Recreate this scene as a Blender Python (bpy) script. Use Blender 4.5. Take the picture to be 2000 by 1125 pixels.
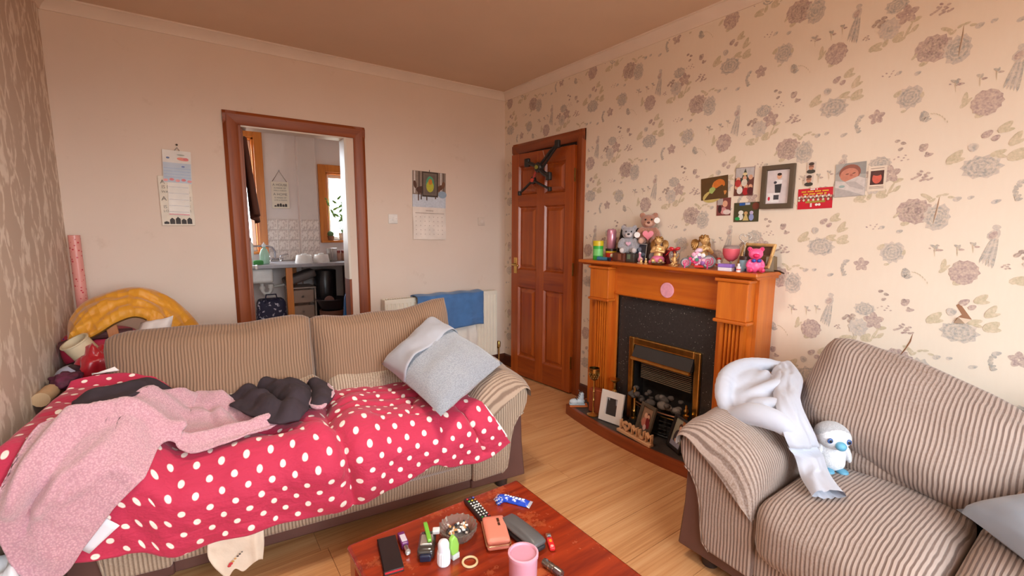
import bpy, bmesh, math, random
from math import pi, sin, cos, sqrt, radians as R
from mathutils import Vector, Matrix, noise
random.seed(7)
for o in list(bpy.data.objects): bpy.data.objects.remove(o)
S = bpy.context.scene
COL = S.collection

# ---------------------------------------------------------------- camera
cam = bpy.data.cameras.new('camera'); cam_o = bpy.data.objects.new('camera', cam); COL.objects.link(cam_o)
cam.sensor_width = 36; cam.lens = 36*891.48/2000; cam.clip_start = .02
yaw, pitch, roll = R(35.58), R(7.5407), R(-.2819)
fw = Vector((sin(yaw)*cos(pitch), cos(yaw)*cos(pitch), -sin(pitch)))
r0 = Vector((cos(yaw), -sin(yaw), 0)); d0 = fw.cross(r0)
rt = cos(roll)*r0 + sin(roll)*d0; dn = -sin(roll)*r0 + cos(roll)*d0
m = Matrix((rt, -dn, -fw)).transposed().to_4x4(); m.translation = (-2.484, -3.595, 1.333)
cam_o.matrix_world = m
S.camera = cam_o

# ---------------------------------------------------------------- world, lights, exposure
S.view_settings.view_transform = 'Standard'; S.view_settings.look = 'None'
S.view_settings.gamma = 1; S.view_settings.use_curve_mapping = False
S.view_settings.exposure = 0.74
S.cycles.max_bounces = 10; S.cycles.diffuse_bounces = 7
w = bpy.data.worlds.new('world'); S.world = w; w.use_nodes = True
bgn = w.node_tree.nodes['Background']; wt_ = w.node_tree
wtc = wt_.nodes.new('ShaderNodeTexCoord'); wsp = wt_.nodes.new('ShaderNodeSeparateXYZ'); wrp = wt_.nodes.new('ShaderNodeValToRGB'); wmp = wt_.nodes.new('ShaderNodeMapRange')
wmp.inputs[1].default_value = -1; wmp.inputs[2].default_value = 1
wt_.links.new(wtc.outputs['Generated'], wsp.inputs[0]); wt_.links.new(wsp.outputs[2], wmp.inputs[0]); wt_.links.new(wmp.outputs[0], wrp.inputs[0]); wt_.links.new(wrp.outputs[0], bgn.inputs[0])
e_ = wrp.color_ramp.elements                 # overcast sky above, darker street below the horizon
e_[0].position = .44; e_[0].color = (.24, .19, .14, 1); e_[1].position = .54; e_[1].color = (.83, .93, 1, 1)
w.node_tree.nodes['Background'].inputs[1].default_value = 11.0
def area(name, loc, rot, sx, sy):            # portals: they only steer the sampling of the daylight that enters the windows
    l = bpy.data.lights.new(name, 'AREA'); l.shape = 'RECTANGLE'; l.size = sx; l.size_y = sy; l.cycles.is_portal = True
    o = bpy.data.objects.new(name, l); COL.objects.link(o); o.location = loc; o.rotation_euler = rot
area('front_window_portal', (-1.85, -4.80, 1.5), (R(90), 0, 0), 2.1, 1.4)
area('kitchen_window_portal', (-2.11, 2.92, 1.7), (R(-90), 0, 0), .8, 1.4)
area('kitchen_side_window_portal', (-.6, 2.92, 1.6), (R(-90), 0, 0), .5, .9)
# added fill lamp over the middle of the room, unseen above the frame
pl = bpy.data.lights.new('fill_light', 'AREA'); pl.shape = 'DISK'; pl.size = .34; pl.energy = 13; pl.color = (1, .88, .74)
plo = bpy.data.objects.new('fill_light', pl); COL.objects.link(plo); plo.location = (-1.75, -2.25, 2.185)

# ---------------------------------------------------------------- helpers
def lin(c):
    c /= 255
    return c/12.92 if c <= .04045 else ((c+.055)/1.055)**2.4
def L(c): return (lin(c[0]), lin(c[1]), lin(c[2]), 1)
class NT:
    def __init__(s, name):
        s.m = bpy.data.materials.new(name); s.m.use_nodes = True
        s.t = s.m.node_tree; s.b = s.t.nodes['Principled BSDF']
    def n(s, ty, **k):
        x = s.t.nodes.new(ty)
        for a, v in k.items():
            if a.startswith('i_'):
                key = a[2:]; key = int(key) if key.isdigit() else key
                x.inputs[key].default_value = v
            else: setattr(x, a, v)
        return x
    def l(s, a, b): s.t.links.new(a, b)
    def math(s, op, a, b=None, c=None):
        x = s.n('ShaderNodeMath', operation=op)
        for i, q in enumerate((a, b, c)):
            if q is None: continue
            if isinstance(q, (int, float)): x.inputs[i].default_value = q
            else: s.l(q, x.inputs[i])
        return x.outputs[0]
    def mix(s, fac, a, b):
        x = s.n('ShaderNodeMix', data_type='RGBA')
        if isinstance(fac, (int, float)): x.inputs[0].default_value = fac
        else: s.l(fac, x.inputs[0])
        for i, q in ((6, a), (7, b)):
            if isinstance(q, tuple): x.inputs[i].default_value = q
            else: s.l(q, x.inputs[i])
        return x.outputs[2]
    def ramp(s, fac, stops):
        x = s.n('ShaderNodeValToRGB'); e = x.color_ramp.elements
        while len(e) < len(stops): e.new(.5)
        for q, (p, c) in zip(e, stops): q.position = p; q.color = c if isinstance(c, tuple) else (c, c, c, 1)
        s.l(fac, x.inputs[0]); return x.outputs[0]
    def obj(s): return s.n('ShaderNodeTexCoord').outputs['Object']
    def uv(s): return s.n('ShaderNodeTexCoord').outputs['UV']
    def noise(s, vec, scale, detail=3, rough=.5):
        x = s.n('ShaderNodeTexNoise'); x.inputs['Scale'].default_value = scale; x.inputs['Detail'].default_value = detail
        x.inputs['Roughness'].default_value = rough
        s.l(vec, x.inputs['Vector']); return x.outputs[0]
    def mapping(s, vec, scale=(1, 1, 1), rot=(0, 0, 0), loc=(0, 0, 0)):
        x = s.n('ShaderNodeMapping'); x.inputs[1].default_value = loc; x.inputs[2].default_value = rot; x.inputs[3].default_value = scale
        s.l(vec, x.inputs[0]); return x.outputs[0]
    def bump(s, h, strength=.3, dist=.01):
        x = s.n('ShaderNodeBump'); x.inputs['Strength'].default_value = strength; x.inputs['Distance'].default_value = dist
        s.l(h, x.inputs['Height']); s.l(x.outputs[0], s.b.inputs['Normal']); return x
    def set(s, rough=.6, metal=0, **k):
        s.b.inputs['Roughness'].default_value = rough; s.b.inputs['Metallic'].default_value = metal
        for a, v in k.items(): s.b.inputs[a.replace('_', ' ')].default_value = v
MC = {}
def PM(c, rough=.6, metal=0, var=.12, vs=9, bump=0, bs=60, coat=0, trans=0, sheen=0, alpha=1, emit=0, bd=.002):
    key = (tuple(c), rough, metal, var, vs, bump, bs, coat, trans, sheen, alpha, emit)
    if key in MC: return MC[key]
    t = NT('surface_%d' % len(MC)); v = t.obj()
    f = t.noise(v, vs, 4)
    c1 = L(c); c2 = tuple(x*(1-var*1.6) for x in c1[:3])+(1,)
    col = t.mix(t.ramp(f, [(.3, 0.), (.7, 1.)]), c1, c2); t.l(col, t.b.inputs['Base Color'])
    t.set(rough, metal)
    if coat: t.b.inputs['Coat Weight'].default_value = coat; t.b.inputs['Coat Roughness'].default_value = .15
    if trans: t.b.inputs['Transmission Weight'].default_value = trans; t.b.inputs['IOR'].default_value = 1.45
    if sheen: t.b.inputs['Sheen Weight'].default_value = sheen; t.b.inputs['Sheen Roughness'].default_value = .5
    if alpha < 1: t.b.inputs['Alpha'].default_value = alpha
    if emit: t.b.inputs['Emission Color'].default_value = c1; t.b.inputs['Emission Strength'].default_value = emit
    if bump: t.bump(t.noise(v, bs, 3), bump, bd)
    MC[key] = t.m; return t.m

def wood(c1, c2, axis=2, rough=.4, sc=1.0, coat=.2):
    t = NT('wood_grain'); v = t.obj()
    s = [26*sc]*3; s[axis] = 1.6*sc
    f = t.noise(t.mapping(v, tuple(s)), 1.0, 6, .62); g = t.noise(v, 2.2, 2)
    f2 = t.math('ADD', t.math('MULTIPLY', f, .75), t.math('MULTIPLY', g, .25))
    t.l(t.ramp(f2, [(.33, L(c2)), (.66, L(c1))]), t.b.inputs['Base Color']); t.set(rough)
    t.b.inputs['Coat Weight'].default_value = coat; t.b.inputs['Coat Roughness'].default_value = .25
    t.bump(f, .08, .002); return t.m

class MB:
    def __init__(s): s.v = []; s.f = []; s.mi = []; s.uv = {}; s.M = None
    def add(s, vs, fs, mi=0, uv=None):
        b = len(s.v)
        s.v += [tuple(s.M @ Vector(p)) if s.M else tuple(p) for p in vs]
        s.f += [tuple(i+b for i in f) for f in fs]; s.mi += [mi]*len(fs)
        if uv:
            for i, q in enumerate(uv): s.uv[b+i] = q
        return s
    def box(s, x0, x1, y0, y1, z0, z1, mi=0):
        return s.add([(x, y, z) for z in (z0, z1) for y in (y0, y1) for x in (x0, x1)],
              [(0, 2, 3, 1), (4, 5, 7, 6), (0, 1, 5, 4), (2, 6, 7, 3), (0, 4, 6, 2), (1, 3, 7, 5)], mi)
    def bx(s, c, d, mi=0): return s.box(c[0]-d[0]/2, c[0]+d[0]/2, c[1]-d[1]/2, c[1]+d[1]/2, c[2]-d[2]/2, c[2]+d[2]/2, mi)
    def lathe(s, prof, c=(0, 0, 0), seg=20, mi=0, ax='z', caps=True):
        vs = []; fs = []; n = len(prof)
        for i in range(seg):
            a = 2*pi*i/seg
            for r, z in prof:
                p = (r*cos(a), r*sin(a), z)
                if ax == 'x': p = (p[2], p[0], p[1])
                elif ax == 'y': p = (p[1], p[2], p[0])
                vs.append((c[0]+p[0], c[1]+p[1], c[2]+p[2]))
        for i in range(seg):
            j = (i+1) % seg
            for k in range(n-1): fs.append((i*n+k, j*n+k, j*n+k+1, i*n+k+1))
        if caps:
            if prof[0][0] > 1e-5: fs.append(tuple(i*n for i in reversed(range(seg))))
            if prof[-1][0] > 1e-5: fs.append(tuple(i*n+n-1 for i in range(seg)))
        return s.add(vs, fs, mi)
    def tube(s, pts, r, seg=8, mi=0, caps=True, flat=1.0):
        pts = [Vector(p) for p in pts]; n = len(pts); rr = r if isinstance(r, (list, tuple)) else [r]*n
        vs = []; fs = []; up = None
        for i, p in enumerate(pts):
            t = (pts[min(i+1, n-1)]-pts[max(i-1, 0)]).normalized()
            if up is None: up = Vector((0, 0, 1)) if abs(t.z) < .9 else Vector((1, 0, 0))
            a = t.cross(up).normalized(); b = a.cross(t).normalized(); up = b
            for k in range(seg):
                q = 2*pi*k/seg; vs.append(p+a*cos(q)*rr[i]+b*sin(q)*rr[i]*flat)
        for i in range(n-1):
            for k in range(seg):
                k2 = (k+1) % seg; fs.append((i*seg+k, i*seg+k2, (i+1)*seg+k2, (i+1)*seg+k))
        if caps: fs.append(tuple(reversed(range(seg)))); fs.append(tuple((n-1)*seg+k for k in range(seg)))
        return s.add(vs, fs, mi)
    def ell(s, c, r, seg=14, rings=9, mi=0, rot=None):
        r = (r, r, r) if isinstance(r, (int, float)) else r
        vs = [(0, 0, -1)]; fs = []
        for j in range(1, rings):
            a = pi*j/rings
            for i in range(seg): b = 2*pi*i/seg; vs.append((sin(a)*cos(b), sin(a)*sin(b), -cos(a)))
        vs.append((0, 0, 1)); T = len(vs)-1
        for i in range(seg):
            j = (i+1) % seg; fs.append((0, 1+j, 1+i)); fs.append((T, 1+(rings-2)*seg+i, 1+(rings-2)*seg+j))
            for k in range(rings-2): a = 1+k*seg; fs.append((a+i, a+j, a+seg+j, a+seg+i))
        E_ = rot.to_matrix() if rot is not None and hasattr(rot, 'to_matrix') else rot
        out = []
        for p in vs:
            q = Vector((p[0]*r[0], p[1]*r[1], p[2]*r[2]))
            if E_ is not None: q = E_ @ q
            out.append((q[0]+c[0], q[1]+c[1], q[2]+c[2]))
        return s.add(out, fs, mi)
    def prism(s, poly, y0, y1, mi=0, plane='xz', caps=True):
        n = len(poly)
        def P(a, b, d): return (a, d, b) if plane == 'xz' else ((d, a, b) if plane == 'yz' else (a, b, d))
        vs = [P(a, b, y0) for a, b in poly]+[P(a, b, y1) for a, b in poly]
        fs = [(i, (i+1) % n, n+(i+1) % n, n+i) for i in range(n)]
        if caps: fs += [tuple(reversed(range(n))), tuple(range(n, 2*n))]
        return s.add(vs, fs, mi)
    def poly(s, pts, mi=0): return s.add(pts, [tuple(range(len(pts)))], mi)
    def rbox(s, w, d, h, r, bulge=(0, 0, 0), n=10, mi=0, c=(0, 0, 0), rot=None, fn=None):
        half = Vector((w/2, d/2, h/2)); b = bmesh.new(); vm = {}
        for ax in range(3):
            for sg in (-1, 1):
                g = []
                for i in range(n+1):
                    row = []
                    for j in range(n+1):
                        a, e = -1+2*i/n, -1+2*j/n; p = [0, 0, 0]
                        p[ax] = sg; p[(ax+1) % 3] = a*sg; p[(ax+2) % 3] = e
                        k = tuple(round(q, 5) for q in p)
                        if k not in vm:
                            q = Vector((p[0]*half.x, p[1]*half.y, p[2]*half.z))
                            rr = min(r, half.x, half.y, half.z)
                            inn = Vector(max(-(half[t]-rr), min(half[t]-rr, q[t])) for t in range(3))
                            dd = q-inn
                            q2 = inn+dd.normalized()*rr if dd.length > 1e-9 else q
                            for t in range(3):
                                o1, o2 = p[(t+1) % 3], p[(t+2) % 3]
                                q2[t] += bulge[t]*p[t]*(1-o1*o1)*(1-o2*o2)
                            if fn: q2 = Vector(fn(q2, p))
                            if rot is not None: q2 = rot @ q2
                            vm[k] = b.verts.new(q2+Vector(c))
                        row.append(vm[k])
                    g.append(row)
                for i in range(n):
                    for j in range(n):
                        try: b.faces.new((g[i][j], g[i+1][j], g[i+1][j+1], g[i][j+1]))
                        except ValueError: pass
        bmesh.ops.recalc_face_normals(b, faces=b.faces)
        b.verts.index_update()
        s.add([v.co[:] for v in b.verts], [tuple(v.index for v in f.verts) for f in b.faces], mi); b.free()
        return s
    def build(s, name, mats, parent=None, bevel=0, seg=2, smooth=35, sub=0, solid=0, loc=None):
        me = bpy.data.meshes.new(name); me.from_pydata(s.v, [], s.f)
        if not isinstance(mats, (list, tuple)): mats = [mats]
        for q in mats: me.materials.append(q)
        me.polygons.foreach_set('material_index', s.mi)
        if s.uv:
            lay = me.uv_layers.new(name='UVMap')
            for lp in me.loops: lay.data[lp.index].uv = s.uv.get(lp.vertex_index, (0, 0))
        if smooth:
            me.polygons.foreach_set('use_smooth', [True]*len(me.polygons))
            if smooth < 180: me.set_sharp_from_angle(angle=R(smooth))
        me.update()
        o = bpy.data.objects.new(name, me); COL.objects.link(o)
        if parent: o.parent = parent
        if loc: o.location = loc
        if solid: q = o.modifiers.new('solid', 'SOLIDIFY'); q.thickness = solid; q.offset = 1
        if bevel: q = o.modifiers.new('bevel', 'BEVEL'); q.width = bevel; q.segments = seg; q.limit_method = 'ANGLE'; q.angle_limit = R(40)
        if sub: q = o.modifiers.new('sub', 'SUBSURF'); q.levels = sub; q.render_levels = sub
        return o
def tag(o, label, cat=None, group=None):
    o['label'] = label
    if cat: o['category'] = cat
    if group: o['group'] = group
    return o
def thing(name, label, cat, loc=(0, 0, 0), rotz=0, group=None, mat=None):
    o = bpy.data.objects.new(name, None); COL.objects.link(o); o.empty_display_size = .05
    if mat is not None: o.matrix_world = mat
    else: o.location = loc; o.rotation_euler = (0, 0, rotz)
    return tag(o, label, cat, group)
def struct(o): o['kind'] = 'structure'; return o
def sroot(name):
    o = bpy.data.objects.new(name, None); COL.objects.link(o); o.empty_display_size = .05; return struct(o)
def stuff(o): o['kind'] = 'stuff'; return o
def frame(origin, X, Y):
    X = Vector(X).normalized(); Y = Vector(Y); Y = (Y-X*Y.dot(X)).normalized(); Z = X.cross(Y)
    q = Matrix((X, Y, Z)).transposed().to_4x4(); q.translation = origin; return q
def onR(y, z, d=.002): return frame((-d, y, z), (0, -1, 0), (0, 0, 1))      # right wall, seen from the room
def onB(x, z, d=.002): return frame((x, -d, z), (1, 0, 0), (0, 0, 1))       # back wall
def text(body, size, mat, parent, loc=(0, 0, 0), name='lettering', ext=.0004, align='CENTER', rot=None, sx=1):
    cu = bpy.data.curves.new(name, 'FONT'); cu.body = body; cu.size = size; cu.extrude = ext
    cu.align_x = align; cu.align_y = 'CENTER'; cu.resolution_u = 2
    tmp = bpy.data.objects.new('tmp', cu); me = bpy.data.meshes.new_from_object(tmp); bpy.data.objects.remove(tmp)
    me.materials.clear(); me.materials.append(mat)
    o = bpy.data.objects.new(name, me); COL.objects.link(o); o.parent = parent; o.location = loc
    if rot: o.rotation_euler = rot
    o.scale = (sx, 1, 1); return o
def fbm(p, s=1.0, oct=3):
    return noise.fractal(Vector(p)*s, 1.0, 2.0, oct)
def lerp(a, b, t): return tuple(x+(y-x)*t for x, y in zip(a, b))
def plat(pts):                                     # polyline by arc length, smoothed
    d = [0]
    for a, b in zip(pts, pts[1:]): d.append(d[-1]+math.dist(a, b))
    T = d[-1] or 1
    def f(t):
        x = max(0, min(1, t))*T
        for i in range(len(pts)-1):
            if x <= d[i+1] or i == len(pts)-2:
                u = (x-d[i])/((d[i+1]-d[i]) or 1); break
        p0 = pts[max(i-1, 0)]; p1 = pts[i]; p2 = pts[i+1]; p3 = pts[min(i+2, len(pts)-1)]
        return tuple(.5*(2*b+(c-a)*u+(2*a-5*b+4*c-e)*u*u+(3*b-a-3*c+e)*u**3) for a, b, c, e in zip(p0, p1, p2, p3))
    return f
def coons(back, front, left, right):
    B, F, Lf, Rg = plat(back), plat(front), plat(left), plat(right)
    p00, p10, p01, p11 = B(0), B(1), F(0), F(1)
    def f(s, t):
        return tuple((1-t)*b+t*g+(1-s)*l+s*r-((1-s)*(1-t)*a+s*(1-t)*c+(1-s)*t*d+s*t*e)
            for b, g, l, r, a, c, d, e in zip(B(s), F(s), Lf(t), Rg(t), p00, p10, p01, p11))
    return f
def gridm(fn, nu, nv, mb=None, uvf=None, mi=0):
    mb = mb or MB(); vs = []; uv = []
    for j in range(nv+1):
        for i in range(nu+1):
            p = fn(i/nu, j/nv); vs.append(tuple(p[:3]))
            uv.append(p[3:5] if len(p) >= 5 else (i/nu, j/nv))
    fs = [(j*(nu+1)+i, j*(nu+1)+i+1, (j+1)*(nu+1)+i+1, (j+1)*(nu+1)+i) for j in range(nv) for i in range(nu)]
    return mb.add(vs, fs, mi, uv)
def segd(p, a, b):
    ax, ay = a; bx, by = b; dx, dy = bx-ax, by-ay; q = dx*dx+dy*dy
    t = max(0, min(1, ((p[0]-ax)*dx+(p[1]-ay)*dy)/q)) if q else 0
    return math.hypot(p[0]-ax-t*dx, p[1]-ay-t*dy)
def foldh(p, folds):
    h = 0
    for pl_, amp, sg in folds:
        d = min(segd(p, a, b) for a, b in zip(pl_, pl_[1:])); h += amp*math.exp(-(d/sg)**2)
    return h
def pillow(mb, w, h, T, n=18, pinch=.08, mi=0, wr=.0, seed=0):
    def side(sg):
        def fn(s, t):
            u, v = 2*s-1, 2*t-1
            e = max(0, (1-abs(u)**2.6)*(1-abs(v)**2.6))
            z = sg*T/2*e**.45
            x = u*w/2*(1-pinch*(1-v*v)*abs(u)); y = v*h/2*(1-pinch*(1-u*u)*abs(v))
            if wr: z += sg*wr*e**.5*fbm((x*9+seed, y*9, seed), 1)
            return (x, y, z, x, y)
        return fn
    gridm(side(1), n, n, mb, mi=mi)
    b = len(mb.v); gridm(side(-1), n, n, mb, mi=mi)
    return mb
def blob(name, parts, mat, parent, vox=.006, smooth=2):
    mb = MB()
    for p in parts: mb.ell(*p) if not isinstance(p, dict) else mb.ell(**p)
    o = mb.build(name, mat, parent, smooth=180)
    q = o.modifiers.new('remesh', 'REMESH'); q.mode = 'VOXEL'; q.voxel_size = vox; q.use_smooth_shade = True
    if smooth: q = o.modifiers.new('smooth', 'SMOOTH'); q.iterations = smooth*3; q.factor = .5
    return o

# ================================================================ SETTING
W = 3.03; YF = -4.75; H = 2.54
wood_frame = wood((158, 78, 24), (118, 50, 13), 2, .5, 1, .05)
wood_frame_x = wood((158, 78, 24), (118, 50, 13), 0, .5, 1, .05)
wood_frame_y = wood((150, 70, 22), (106, 42, 12), 1, .38)
wood_door = wood((172, 82, 22), (132, 52, 11), 2, .35)
wood_door_x = wood((166, 78, 20), (128, 49, 11), 0, .35)
wood_fire = wood((208, 114, 32), (178, 82, 17), 2, .35)
wood_fire_y = wood((202, 108, 30), (172, 77, 17), 1, .35)
wood_orange = wood((222, 138, 48), (190, 104, 30), 2, .4)
dark_skirt = wood((104, 52, 30), (66, 30, 18), 1, .4)
cream_paint = PM((232, 215, 200), .55, var=.05, vs=4)
white_gloss = PM((236, 232, 226), .3, var=.03)

def back_wall_mat():
    t = NT('painted_plaster'); v = t.obj()
    f = t.noise(v, 2.2, 3); st = t.ramp(t.noise(v, 5, 6, .7), [(.60, 0.), (.74, 1.)])
    base = t.mix(f, L((228, 208, 192)), L((218, 196, 179)))
    t.l(t.mix(t.math('MULTIPLY', st, .35), base, L((186, 158, 132))), t.b.inputs['Base Color'])
    t.set(.75); t.bump(t.noise(v, 90, 3), .06, .002); return t.m
def right_wall_mat():
    t = NT('floral_wallpaper_ground'); v = t.obj()
    f = t.noise(v, 1.7, 3)
    base = t.mix(f, L((236, 224, 208)), L((228, 211, 192)))
    fine = t.noise(t.mapping(v, (60, 60, 14)), 1, 3)
    t.l(t.mix(t.math('MULTIPLY', fine, .12), base, L((205, 180, 152))), t.b.inputs['Base Color'])
    t.set(.6); t.bump(t.noise(v, 160, 2), .05, .001); return t.m
def left_wall_mat():
    t = NT('damask_wallpaper'); v = t.obj()
    x = t.n('ShaderNodeSeparateXYZ'); t.l(v, x.inputs[0])
    nz = t.noise(t.mapping(v, (1, 9, 5)), 1.0, 4, .6)
    u = t.math('ADD', t.math('MULTIPLY', x.outputs[1], 1/.26), t.math('MULTIPLY', nz, .55))
    vz = t.math('SINE', t.math('MULTIPLY', x.outputs[2], 2*pi/.52))
    def line(k):
        a = t.math('ADD', u, t.math('MULTIPLY', vz, k))
        return t.math('ABSOLUTE', t.math('SINE', t.math('MULTIPLY', a, pi)))
    mn = t.math('MINIMUM', line(.24), line(-.24))
    rib = t.ramp(mn, [(.10, 1.), (.20, 0.)])
    leaf = t.ramp(t.noise(t.mapping(v, (1, 13, 6), loc=(0, .3, .1)), 1.0, 3, .5), [(.54, 0.), (.59, 1.)])
    p = t.math('MAXIMUM', rib, leaf)
    brk = t.ramp(t.noise(v, 22, 3), [(.32, 0.), (.52, 1.)])
    p = t.math('MULTIPLY', p, brk)
    t.l(t.mix(p, L((196, 176, 158)), L((228, 214, 198))), t.b.inputs['Base Color'])
    t.l(t.ramp(p, [(0, .62), (1, .4)]), t.b.inputs['Roughness'])
    t.bump(p, .12, .001); return t.m
m_back, m_right, m_left = back_wall_mat(), right_wall_mat(), left_wall_mat()
m_ceil = PM((222, 196, 172), .8, var=.05, vs=1.5)

# laminate floor, board by board
def plank_mat():
    t = NT('oak_laminate'); v = t.obj(); info = t.n('ShaderNodeObjectInfo')
    off = t.n('ShaderNodeVectorMath', operation='ADD'); t.l(v, off.inputs[0])
    cmb = t.n('ShaderNodeCombineXYZ')
    for i, k in enumerate((37, 11, 5)): t.l(t.math('MULTIPLY', info.outputs['Random'], k), cmb.inputs[i])
    t.l(cmb.outputs[0], off.inputs[1]); q = off.outputs[0]
    g = t.noise(t.mapping(q, (2.2, 26, 1)), 1, 6, .62)
    b = t.noise(t.mapping(q, (1.6, 5, 1)), 1, 3, .5)
    f = t.math('ADD', t.math('MULTIPLY', g, .5), t.math('MULTIPLY', b, .5))
    c = t.ramp(f, [(.34, L((176, 118, 72))), (.5, L((204, 150, 100))), (.66, L((216, 168, 120)))])
    t.l(t.mix(t.math('MULTIPLY', info.outputs['Random'], .22), c, L((186, 126, 80))), t.b.inputs['Base Color'])
    t.set(.38); t.bump(g, .04, .001); return t.m
m_plank = plank_mat()
fl = struct(MB().box(-W, 0, YF, 0, -.05, -.012).build('floor', PM((70, 44, 28), .8), smooth=0))
proto = None; rw = .195; y = -.0; k = 0
random.seed(3)
row_tops = []
yt = -2.31+rw*12
while yt > YF:
    y0, y1 = max(YF, yt-rw), min(0, yt)
    if y1-y0 > .01:
        x = -W-random.random()*1.1
        while x < 0:
            x0, x1 = max(x, -W), min(x+1.2, 0)
            if x1-x0 > .03:
                if proto is None:
                    mb = MB().box(0, 1, 0, 1, -.012, 0); me_o = mb.build('plank', m_plank, fl, smooth=0); proto = me_o
                    o = me_o
                else: o = proto.copy(); COL.objects.link(o); o.parent = fl
                o.location = (x0+.0008, y0+.0008, 0); o.scale = (x1-x0-.0016, y1-y0-.0016, 1)
            x += 1.2
    yt -= rw

def wall_with_hole(name, axis, p0, p1, a0, a1, z1, hole, mat, th):
    """wall between a0..a1 along the given axis, face at p0, back at p1, hole=(h0,h1,hz0,hz1)"""
    mb = MB(); h0, h1, z0, zt = hole
    def B(a, b, c, d):
        if b-a < 1e-4 or d-c < 1e-4: return
        if axis == 'x': mb.box(a, b, min(p0, p1), max(p0, p1), c, d)
        else: mb.box(min(p0, p1), max(p0, p1), a, b, c, d)
    B(a0, h0, 0, z1); B(h1, a1, 0, z1); B(h0, h1, zt, z1); B(h0, h1, 0, z0)
    return struct(mb.build(name, mat, smooth=0))
wall_back = wall_with_hole('wall_back', 'x', 0, .12, -W, 0, H, (-2.145, -1.445, 0, 2.0), m_back, .12)
wall_right = struct(MB().box(0, .12, YF, .12, 0, H).build('wall_right', m_right, smooth=0))
wall_left = struct(MB().box(-W-.12, -W, YF, .12, 0, H).build('wall_left', m_left, smooth=0))
wall_front = wall_with_hole('wall_front', 'x', YF, YF-.14, -W, 0, H, (-2.9, -.8, .8, 2.2), m_back, .14)
struct(MB().box(-W, 0, YF, .0, H, H+.1).build('ceiling', m_ceil, smooth=0))
# coving
cov = [(0, 0), (0, -.062), (-.008, -.062), (-.011, -.052), (-.024, -.034), (-.040, -.018), (-.052, -.010), (-.058, -.010), (-.058, 0)]
struct(MB().prism([(a, H+b) for a, b in cov], -W, 0, plane='yz').build('trim_1', cream_paint, smooth=30))
struct(MB().prism([(a, H+b) for a, b in cov], YF, 0, plane='xz').build('trim_2', cream_paint, smooth=30))
struct(MB().prism([(-W-a, H+b) for a, b in cov], YF, 0, plane='xz').build('trim_3', cream_paint, smooth=30))
# skirting
sk = [(0, 0), (0, .11), (-.006, .11), (-.012, .095), (-.014, 0)]
mb = MB()
for a, b in ((-W, -2.225), (-1.315, 0)): mb.prism(sk, a, b, plane='yz')
struct(mb.build('baseboard_back', wood((104, 52, 30), (66, 30, 18), 0, .4), smooth=0))
mb = MB()
for a, b in ((YF, -2.50), (-1.30, -1.065), (-.145, 0)): mb.prism(sk, a, b, plane='xz')
struct(mb.build('baseboard_right', dark_skirt, smooth=0))
struct(MB().prism([(-W-a, b) for a, b in sk], YF, 0, plane='xz').build('baseboard_left', dark_skirt, smooth=0))
pe = thing('fill_lamp', 'added fill lamp with a cream drum shade, out of view above the coffee table', 'lamp', (-1.75, -2.25, 2.19))  # unseen shade and cord, invented to house the fill light
MB().lathe([(.19, 0), (.20, 0), (.20, .17), (.19, .17), (.19, 0)], (0, 0, 0), 32, caps=False).build('fill_lamp_shade', PM((236, 222, 200), .8), pe, smooth=40)
MB().tube([(0, 0, .05), (0, 0, .35)], .004, 6).lathe([(.04, .33), (.045, .35), (0, .35)], (0, 0, 0), 16).build('cord', white_gloss, pe)
MB().tube([(-.19, 0, .1), (.19, 0, .1)], .003, 6).tube([(0, -.19, .1), (0, .19, .1)], .003, 6).build('fill_lamp_ring', white_gloss, pe)
# front window (behind the camera)
wf = sroot('window_1')
mb = MB()
for a, b, c, d in ((-2.9, -2.84, .8, 2.2), (-.86, -.8, .8, 2.2), (-2.84, -.86, .8, .86), (-2.84, -.86, 2.14, 2.2), (-1.88, -1.82, .86, 2.14)): mb.box(a, b, YF-.12, YF-.06, c, d)
mb.build('window_frame', white_gloss, wf, bevel=.004)
def glass_mat():
    t = NT('window_glass'); t.t.nodes.remove(t.b)
    tr = t.n('ShaderNodeBsdfTransparent'); gl = t.n('ShaderNodeBsdfGlossy'); gl.inputs['Roughness'].default_value = .02
    mx = t.n('ShaderNodeMixShader'); mx.inputs[0].default_value = .06
    t.l(tr.outputs[0], mx.inputs[1]); t.l(gl.outputs[0], mx.inputs[2]); t.l(mx.outputs[0], t.t.nodes['Material Output'].inputs[0]); return t.m
m_glass = glass_mat()
for a, b in ((-2.84, -1.88), (-1.82, -.86)): MB().box(a, b, YF-.092, YF-.088, .86, 2.14).build('pane', m_glass, wf, smooth=0)
MB().box(-2.94, -.76, YF-.06, YF+.06, .76, .80).build('window_sill', white_gloss, wf, bevel=.006)

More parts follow.
